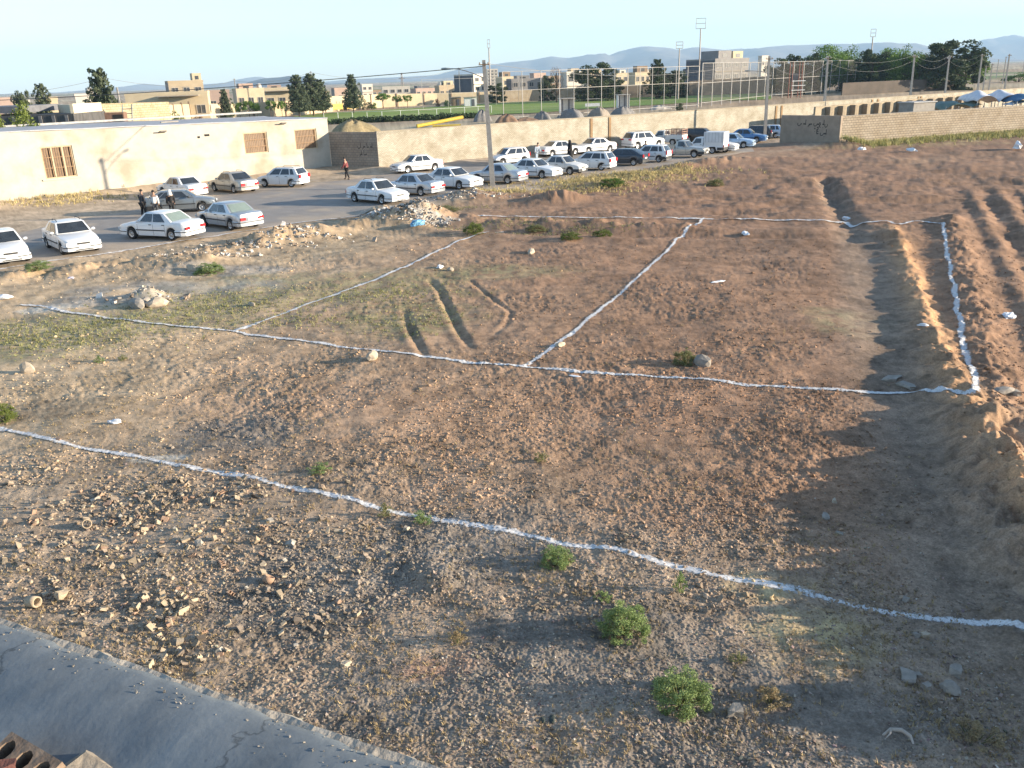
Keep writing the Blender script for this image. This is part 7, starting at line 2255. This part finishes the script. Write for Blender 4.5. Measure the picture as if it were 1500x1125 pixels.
stone_g = mat('grey_stone', (.34, .30, .25), (.24, .21, .175), scale=7, rough=.95, bump=.01, bscale=25)
stone_y = mat('pale_stone', (.48, .40, .30), (.37, .30, .22), scale=7, rough=.95, bump=.01, bscale=25)
litter_w = mat('white_plastic', (.80, .80, .80), (.70, .70, .71), scale=9, rough=.5)
def stone_mesh(seed, d, m, nm='stone'):
    rr_ = np.random.default_rng(seed); V, F = rock_template(rr_, 2, .10, 1.0)
    V = V * np.array(d) * (1 + .12 * np.sin(V @ rr_.normal(0, 2.5, (3, 3)))); me = bpy.data.meshes.new(nm); me.from_pydata(V.tolist(), [], F.tolist()); me.materials.append(m); return me
stones = [(40, 545, (.22, .20, .22), stone_y, 'pale rounded stone on the stubble at the far left', .15), (546, 528, (.27, .22, .15), stone_y, 'tan boulder standing on the long middle powder line', .18), (1028, 536, (.26, .18, .20), stone_g, 'square grey block beside the green weed on the plot', .15),
          (1306, 556, (.28, .18, .07), stone_g, 'flat grey slab on the dark floor of the cutting, left of two', .05), (1329, 567, (.26, .17, .07), stone_g, 'flat grey slab on the dark floor of the cutting, right of two', .06),
          (1470, 573, (.32, .22, .09), stone_g, 'broad flat stone on the bank right of the rough powder line corner', .07), (1487, 577, (.16, .12, .07), stone_y, 'smaller stone right of the broad flat one on the bank', .05),
          (1331, 990, (.11, .16, .035), stone_g, 'thin grey tile piece, leftmost of the stones in the near shadow', .05), (1399, 985, (.12, .09, .06), stone_g, 'angular grey stone, upper right of those in the near shadow', .05), (1393, 1008, (.13, .12, .09), stone_g, 'rounded grey stone, lower right of those in the near shadow', .06), (1358, 1006, (.085, .06, .05), stone_g, 'small stone between the tile piece and the rounded stone', .04), (1347, 990, (.06, .05, .035), stone_g, 'smallest stone beside the thin tile piece', .03),
          (1076, 1046, (.12, .10, .08), stone_g, 'grey stone right of the largest near shrub', .05), (1210, 757, (.12, .08, .03), stone_g, 'flat chip in the big shadow near its left edge', .03), (1228, 783, (.10, .05, .025), stone_g, 'pale sliver in the big shadow below the flat chip', .03), (1325, 880, (.07, .06, .04), stone_g, 'small stone in the big shadow above the nearest powder line', .03), (1343, 931, (.06, .05, .05), stone_g, 'left stone of a pair below the nearest powder line in shadow', .03), (1356, 932, (.07, .045, .05), stone_y, 'right stone of a pair below the nearest powder line in shadow', .03),
          (778, 370, (.45, .22, .14), stone_y, 'flat tan stone behind the tyre ruts', .08), (660, 396, (.16, .14, .12), stone_y, 'small pale stone right of the faint powder line', .07), (820, 508, (.20, .13, .10), stone_y, 'brown stone against the slanting middle powder line', .06), (200, 440, (.55, .35, .24), stone_g, 'dark grey boulder, left of the stone pile on the left grass', .14), (228, 438, (.42, .34, .22), stone_y, 'tan boulder, right of the stone pile on the left grass', .14), (214, 444, (.34, .24, .16), stone_g, 'small boulder in front of the stone pile on the left grass', .08), (283, 394, (.36, .26, .22), stone_y, 'whitish boulder beside the green shrub on the bank', .12), (295, 392, (.24, .2, .15), stone_y, 'small whitish stone right of the whitish boulder', .08),
          (369, 449, (.22, .13, .09), stone_y, 'flat pale stone on the left soil above the middle powder line', .05), (1222, 735, (.07, .06, .06), stone_y, 'bright stone at the left tip of the big shadow', .04), (850, 720, (.05, .04, .04), stone_y, 'tiny pale stone on the brown soil in front of the near line', .03), (507, 975, (.09, .07, .05), stone_y, 'buff stone on the gravel left of the red earth', .03), (596, 775, (.07, .06, .05), stone_y, 'small stone just under the nearest powder line', .03)]
for i, (px_, py_, d, m, lb, lf) in enumerate(stones):
    piece(stone_mesh(300 + i, d, m) if d[2] > .08 else chip(300 + i, (d[0] * 1.55, d[1] * 1.55, max(d[2], .035) * 1.5), m, 'stone'), 'stone', px_, py_, (0, .05, i * 1.3), lf * .55, lb, 'stone')
def crumpled(seed, d, m, nm):
    rr_ = np.random.default_rng(seed); V, F = rock_template(rr_, 3, .05, 1.0)
    ph = rr_.normal(0, 4.0, (3, 3)); V = V * np.array(d) * (1 + .30 * np.sin(V @ ph + 1.3).sum(1, keepdims=True) * .5)
    V[:, 2] = np.maximum(V[:, 2], -d[2] * .3)
    me = bpy.data.meshes.new(nm); me.from_pydata(V.tolist(), [], F.tolist()); me.materials.append(m); return me
for i, (px_, py_, d, m, lb, nm) in enumerate([
        (168, 621, (.17, .10, .07), litter_w, 'crumpled white plastic bag on the soil above the near powder line at left', 'plastic_bag'),
        (1478, 466, (.24, .16, .10), litter_w, 'white crumpled rubbish near the right edge beside the furrows', 'plastic_bag'),
        (1240, 320, (.34, .20, .16), litter_w, 'white bag lying in the dark trench at the back', 'plastic_bag'),
        (1352, 478, (.13, .08, .05), litter_w, 'white scrap on the orange crest of the bank', 'plastic_bag'),
        (1052, 413, (.30, .12, .03), litter_w, 'whitish rag stretched out on the right half of the plot', 'rag'),
        (645, 393, (.22, .14, .09), litter_w, 'white lump just right of the faint powder line', 'plastic_bag'),
        (104, 407, (.26, .14, .03), mat('pink_paper', (.72, .62, .62), (.64, .54, .54), scale=8, rough=.7), 'pinkish paper on the bank below the leftmost cars', 'paper'),
        (5, 438, (.34, .2, .12), litter_w, 'white litter at the left edge by the start of the middle powder line', 'plastic_bag'),
        (612, 332, (.42, .26, .22), mat('blue_plastic', (.16, .36, .52), (.11, .27, .42), scale=8, rough=.5), 'blue plastic bag at the foot of the white rubble heap', 'plastic_bag'),
        (1092, 345, (.3, .2, .1), litter_w, 'pale scrap in the shallow ditch near the slanting line', 'plastic_bag'),
        (842, 553, (.14, .08, .02), litter_w, 'white ring of torn plastic below the line junction', 'plastic_bag'),
        (1408, 156, (.1, .1, .1), litter_w, 'white', 'x'),
        (1490, 219, (.62, .45, .40), litter_w, 'round white sack at the right end of the weeds', 'sack'),
        (1335, 222, (.5, .3, .2), litter_w, 'white bag at the foot of the weeds below the block wall', 'plastic_bag'),
        (1262, 220, (.4, .3, .2), litter_w, 'white litter near the corner of the block wall', 'plastic_bag'),
        (795, 1056, (.07, .045, .02), mat('dark_green_sole', (.045, .055, .045), (.03, .038, .03), scale=9, rough=.7), 'left one of a pair of dark green shoe soles', 'shoe_sole'),
        (809, 1054, (.07, .045, .02), MATS['white_plastic'], 'x', 'y')]):
    if lb in ('white',): continue
    if nm == 'y':
        nm = 'shoe_sole'; lb = 'right one of a pair of dark green shoe soles'; m = MATS['dark_green_sole']
    piece(crumpled(600 + i, d, m, nm), nm, px_, py_, (0, 0, i * .9 if nm != 'shoe_sole' else 1.5), d[2] * .5, lb, {'plastic_bag': 'litter', 'rag': 'litter', 'paper': 'litter', 'sack': 'sack', 'shoe_sole': 'shoe sole'}[nm])
g = G(1315, 1085); rt = MB(); rt.tube([(-.16, .05, .03), (-.05, .10, .07), (.06, .06, .09), (.13, -.02, .07), (.14, -.09, .02)], [.012, .022, .028, .022, .010], 7)
rt.tube([(-.05, .10, .07), (-.10, .0, .10), (-.16, -.03, .06)], [.016, .012, .005], 6)
tag(rt.build('dead_root', mat('pale_root', (.50, .44, .38), (.36, .30, .24), scale=10, rough=.9), None, (g.x, g.y, hz(g.x, g.y))), 'pale twisted dead root lying at the lower right', 'root')

# ------------------------------------------------------------------ edge of the flat roof the photographer stands on
ZR = 5.9
ea = P(0, 912, ZR); eb = P(620, 1125, ZR)
rd = Vector((eb.x - ea.x, eb.y - ea.y, 0)).normalized(); rn = Vector((rd.y, -rd.x, 0))      # rn points back over the roof
if rn.y > 0: rn = -rn
roofm, nt, bs_ = nmat('roof_coating')
L_ = nt.links
tc = nt.nodes.new('ShaderNodeTexCoord')
n1 = nt.nodes.new('ShaderNodeTexNoise'); n1.inputs['Scale'].default_value = 3.2; n1.inputs['Detail'].default_value = 8; n1.inputs['Roughness'].default_value = .65
L_.new(tc.outputs['Object'], n1.inputs['Vector'])
cr = nt.nodes.new('ShaderNodeValToRGB')
cr.color_ramp.elements[0].position = .3; cr.color_ramp.elements[0].color = (.085, .100, .112, 1)
cr.color_ramp.elements[1].position = .7; cr.color_ramp.elements[1].color = (.205, .222, .226, 1)
L_.new(n1.outputs['Fac'], cr.inputs[0])
vo = nt.nodes.new('ShaderNodeTexVoronoi'); vo.feature = 'DISTANCE_TO_EDGE'; vo.inputs['Scale'].default_value = 1.5
nd = nt.nodes.new('ShaderNodeTexNoise'); nd.inputs['Scale'].default_value = 6; nd.inputs['Detail'].default_value = 6
L_.new(tc.outputs['Object'], nd.inputs['Vector'])
mxv = nt.nodes.new('ShaderNodeMix'); mxv.data_type = 'VECTOR'; mxv.inputs['Factor'].default_value = .22
L_.new(tc.outputs['Object'], mxv.inputs['A']); L_.new(nd.outputs['Color'], mxv.inputs['B']); L_.new(mxv.outputs['Result'], vo.inputs['Vector'])
ck = nt.nodes.new('ShaderNodeMapRange'); ck.inputs['From Min'].default_value = .0; ck.inputs['From Max'].default_value = .006; ck.inputs['To Min'].default_value = .5; ck.inputs['To Max'].default_value = 1.0
L_.new(vo.outputs['Distance'], ck.inputs['Value'])
mm = nt.nodes.new('ShaderNodeMix'); mm.data_type = 'RGBA'; mm.blend_type = 'MULTIPLY'; mm.inputs['Factor'].default_value = 1
L_.new(cr.outputs[0], mm.inputs['A']); L_.new(ck.outputs[0], mm.inputs['B']); L_.new(mm.outputs['Result'], bs_.inputs['Base Color'])
nb = nt.nodes.new('ShaderNodeTexNoise'); nb.inputs['Scale'].default_value = 55; nb.inputs['Detail'].default_value = 6
L_.new(tc.outputs['Object'], nb.inputs['Vector'])
bp = nt.nodes.new('ShaderNodeBump'); bp.inputs['Strength'].default_value = .6; bp.inputs['Distance'].default_value = .0018
L_.new(nb.outputs['Fac'], bp.inputs['Height']); L_.new(bp.outputs[0], bs_.inputs['Normal'])
bs_.inputs['Roughness'].default_value = .75
roof = empty('house_roof_edge', (ea.x, ea.y, 0), 0, 'blue grey coated flat roof edge with a raised rough lip in the lower left corner', 'roof')
prof = [(.0, -.02), (.012, .008), (.035, .014), (.07, .016), (.12, .012), (.17, .004), (.22, -.012), (.28, -.030), (.36, -.046), (.5, -.056), (.8, -.060), (1.6, -.062), (3.2, -.065)]
n = 330; V = []; 
s = np.linspace(-2.5, 3.2, n)
for i in range(n):
    w1 = .012 * perlin(np.array([s[i] / .22]), np.array([3.3]), 31)[0] + .006 * perlin(np.array([s[i] / .05]), np.array([8.3]), 32)[0]
    for k, (off, dz) in enumerate(prof):
        p = Vector((0, 0, 0)) + rd * s[i] + rn * (off + (w1 if off < .1 else 0))
        z = ZR + dz + .004 * perlin(np.array([s[i] / .3]), np.array([off / .3]), 33)[0] + .002 * perlin(np.array([s[i] / .06]), np.array([off / .06]), 34)[0]
        V.append((p.x, p.y, z))
idx = np.arange(n * len(prof)).reshape(n, len(prof))
F = np.stack([idx[:-1, :-1].ravel(), idx[1:, :-1].ravel(), idx[1:, 1:].ravel(), idx[:-1, 1:].ravel()], 1)
V = np.array(V)
nrm = np.cross(V[F[0, 1]] - V[F[0, 0]], V[F[0, 2]] - V[F[0, 0]])
nn_ = np.cross(V[F[-1, 1]] - V[F[-1, 0]], V[F[-1, 2]] - V[F[-1, 0]])
if nn_[2] < 0: F = F[:, ::-1]
np_mesh('coating', V, F, roofm, None, True, roof)
rim = MB(); vs = []; fs = []
for i in range(n):
    w1 = .014 * perlin(np.array([s[i] / .10]), np.array([1.3]), 36)[0] + .010 * perlin(np.array([s[i] / .03]), np.array([5.3]), 37)[0]
    p0 = rd * s[i]
    for off, dz in ((-.045 + w1, -.16), (-.040 + w1, -.03), (-.012 + w1 * .5, .006), (.022, .002)):
        q = p0 + rn * off; vs.append((q.x, q.y, ZR + dz + w1 * .3))
for i in range(n - 1):
    for k in range(3): fs.append((i * 4 + k, i * 4 + k + 1, (i + 1) * 4 + k + 1, (i + 1) * 4 + k))
rim.add(vs, fs, 0, False); rim.build('mortar_rim', mat('mortar_rim', (.42, .37, .30), (.29, .25, .20), scale=14, rough=1, bump=.012, bscale=45), roof)
c = rd * .35 + rn * 1.7
MB().box((c.x, c.y, (ZR - .22) / 2 - .2), (5.8, 3.3, ZR - .2 + .2), math.atan2(rd.y, rd.x)).build('wall', mat('house_render', (.40, .36, .31), (.31, .28, .24), scale=2, rough=.95), roof)
ng = 420
go_ = np.abs(rng.normal(0, .05, ng)) + .008; gs_ = rng.uniform(-.4, 2.2, ng)
gp = np.stack([ea.x + rd.x * gs_ + rn.x * go_, ea.y + rd.y * gs_ + rn.y * go_, ZR + np.interp(go_, [p[0] for p in prof], [p[1] for p in prof])], 1)
o = scatter('roof_grit', gp, np.clip(rng.lognormal(math.log(.0019), .5, ng), .0008, .005), np.array([(.30, .26, .21)]) * rng.uniform(.5, 1.4, (ng, 1)), MATS['grit'], T_chip, rng)
tag(o, 'grit and crumbs of mortar along the roof edge', None, None, 'stuff')
# broken hollow bricks lying on the roof
def roof_pos(px, py, z): 
    q = P(px, py, z); return q
big = MB()
L0, W0, H0 = .20, .085, .09; nh = 3; w_ = .018
bm = bmesh.new()
def holed(bmx):
    pass
xs = np.linspace(-L0 / 2, L0 / 2, 4)
bk = MB()
seg_ = 16
for zt_, sg in ((H0 / 2, 1), (-H0 / 2, -1)):
    for h_ in range(3):
        cx = (xs[h_] + xs[h_ + 1]) / 2; hw = (xs[1] - xs[0]) / 2; hy = W0 / 2; r0_ = .022
        outer = []; inner = []
        per_ = [(-1, -1), (-.5, -1), (0, -1), (.5, -1), (1, -1), (1, -.5), (1, 0), (1, .5), (1, 1), (.5, 1), (0, 1), (-.5, 1), (-1, 1), (-1, .5), (-1, 0), (-1, -.5)]
        for (ux, uy) in per_:
            an_ = math.atan2(uy * hy, ux * hw); q_ = random.uniform(.93, 1.07)
            outer.append((cx + ux * hw, uy * hy, zt_)); inner.append((cx + math.cos(an_) * r0_ * q_, math.sin(an_) * r0_ * 1.25 * q_, zt_))
        fs = [(k, (k + 1) % seg_, seg_ + (k + 1) % seg_, seg_ + k) for k in range(seg_)]
        bk.add(outer + inner, [f if sg > 0 else f[::-1] for f in fs])
        if sg > 0:
            low = [(x, y, -H0 / 2) for x, y, z in inner]
            bk.add(inner + low, [(k, seg_ + k, seg_ + (k + 1) % seg_, (k + 1) % seg_) for k in range(seg_)])
for (a, b2) in (((-L0 / 2, -W0 / 2), (L0 / 2, -W0 / 2)), ((L0 / 2, -W0 / 2), (L0 / 2, W0 / 2)), ((L0 / 2, W0 / 2), (-L0 / 2, W0 / 2)), ((-L0 / 2, W0 / 2), (-L0 / 2, -W0 / 2))):
    bk.add([(a[0], a[1], -H0 / 2), (b2[0], b2[1], -H0 / 2), (b2[0], b2[1], H0 / 2), (a[0], a[1], H0 / 2)], [(0, 1, 2, 3)])
q = roof_pos(44, 1128, ZR - .03)
bo = bk.build('hollow_brick', mat('worn_brick', (.27, .195, .135), (.15, .105, .075), scale=16, rough=1, bump=.006, bscale=50), None, tuple(q), -.48)
bo.rotation_euler = (.30, .08, -.50)
tag(bo, 'brown hollow brick with three round holes on the roof in the lower left corner', 'brick')
q = roof_pos(112, 1122, ZR - .06)
def put(me, nm, px, py, z, rot, label, cat, sc_=1):
    q = roof_pos(px, py, z); o = bpy.data.objects.new(nm, me); COL.objects.link(o); o.location = tuple(q); o.rotation_euler = rot; o.scale = (sc_,) * 3; tag(o, label, cat)
put(chip(801, (.14, .09, .07), mat('dusty_mortar', (.30, .25, .19), (.20, .165, .125), scale=18, rough=1, bump=.008, bscale=50)), 'mortar_lump', 122, 1130, ZR - .04, (.2, .1, .3), 'dusty mortar lump right of the hollow brick on the roof', 'mortar piece')
put(chip(802, (.13, .08, .07), mat('dark_red_brick', (.13, .055, .045), (.09, .04, .032), scale=16, rough=1, bump=.005, bscale=50)), 'brick_fragment', 6, 1124, ZR + .03, (.2, .1, .3), 'dark red brick piece at the very corner of the picture', 'brick piece', .35)
for i in range(9):
    put(CH[i % 14], 'brick_fragment', 84 + i * 7 + r.uniform(-6, 6), 1112 + r.uniform(-8, 12), ZR - .045, (r.uniform(-.4, .4), r.uniform(-.4, .4), r.uniform(0, 6)), 'tiny crumb of mortar around the hollow brick on the roof', 'mortar crumb', r.uniform(.12, .28))
for o in [o for o in bpy.data.objects if o.get('category') == 'mortar crumb']: o['group'] = 'mortar crumbs on the roof'
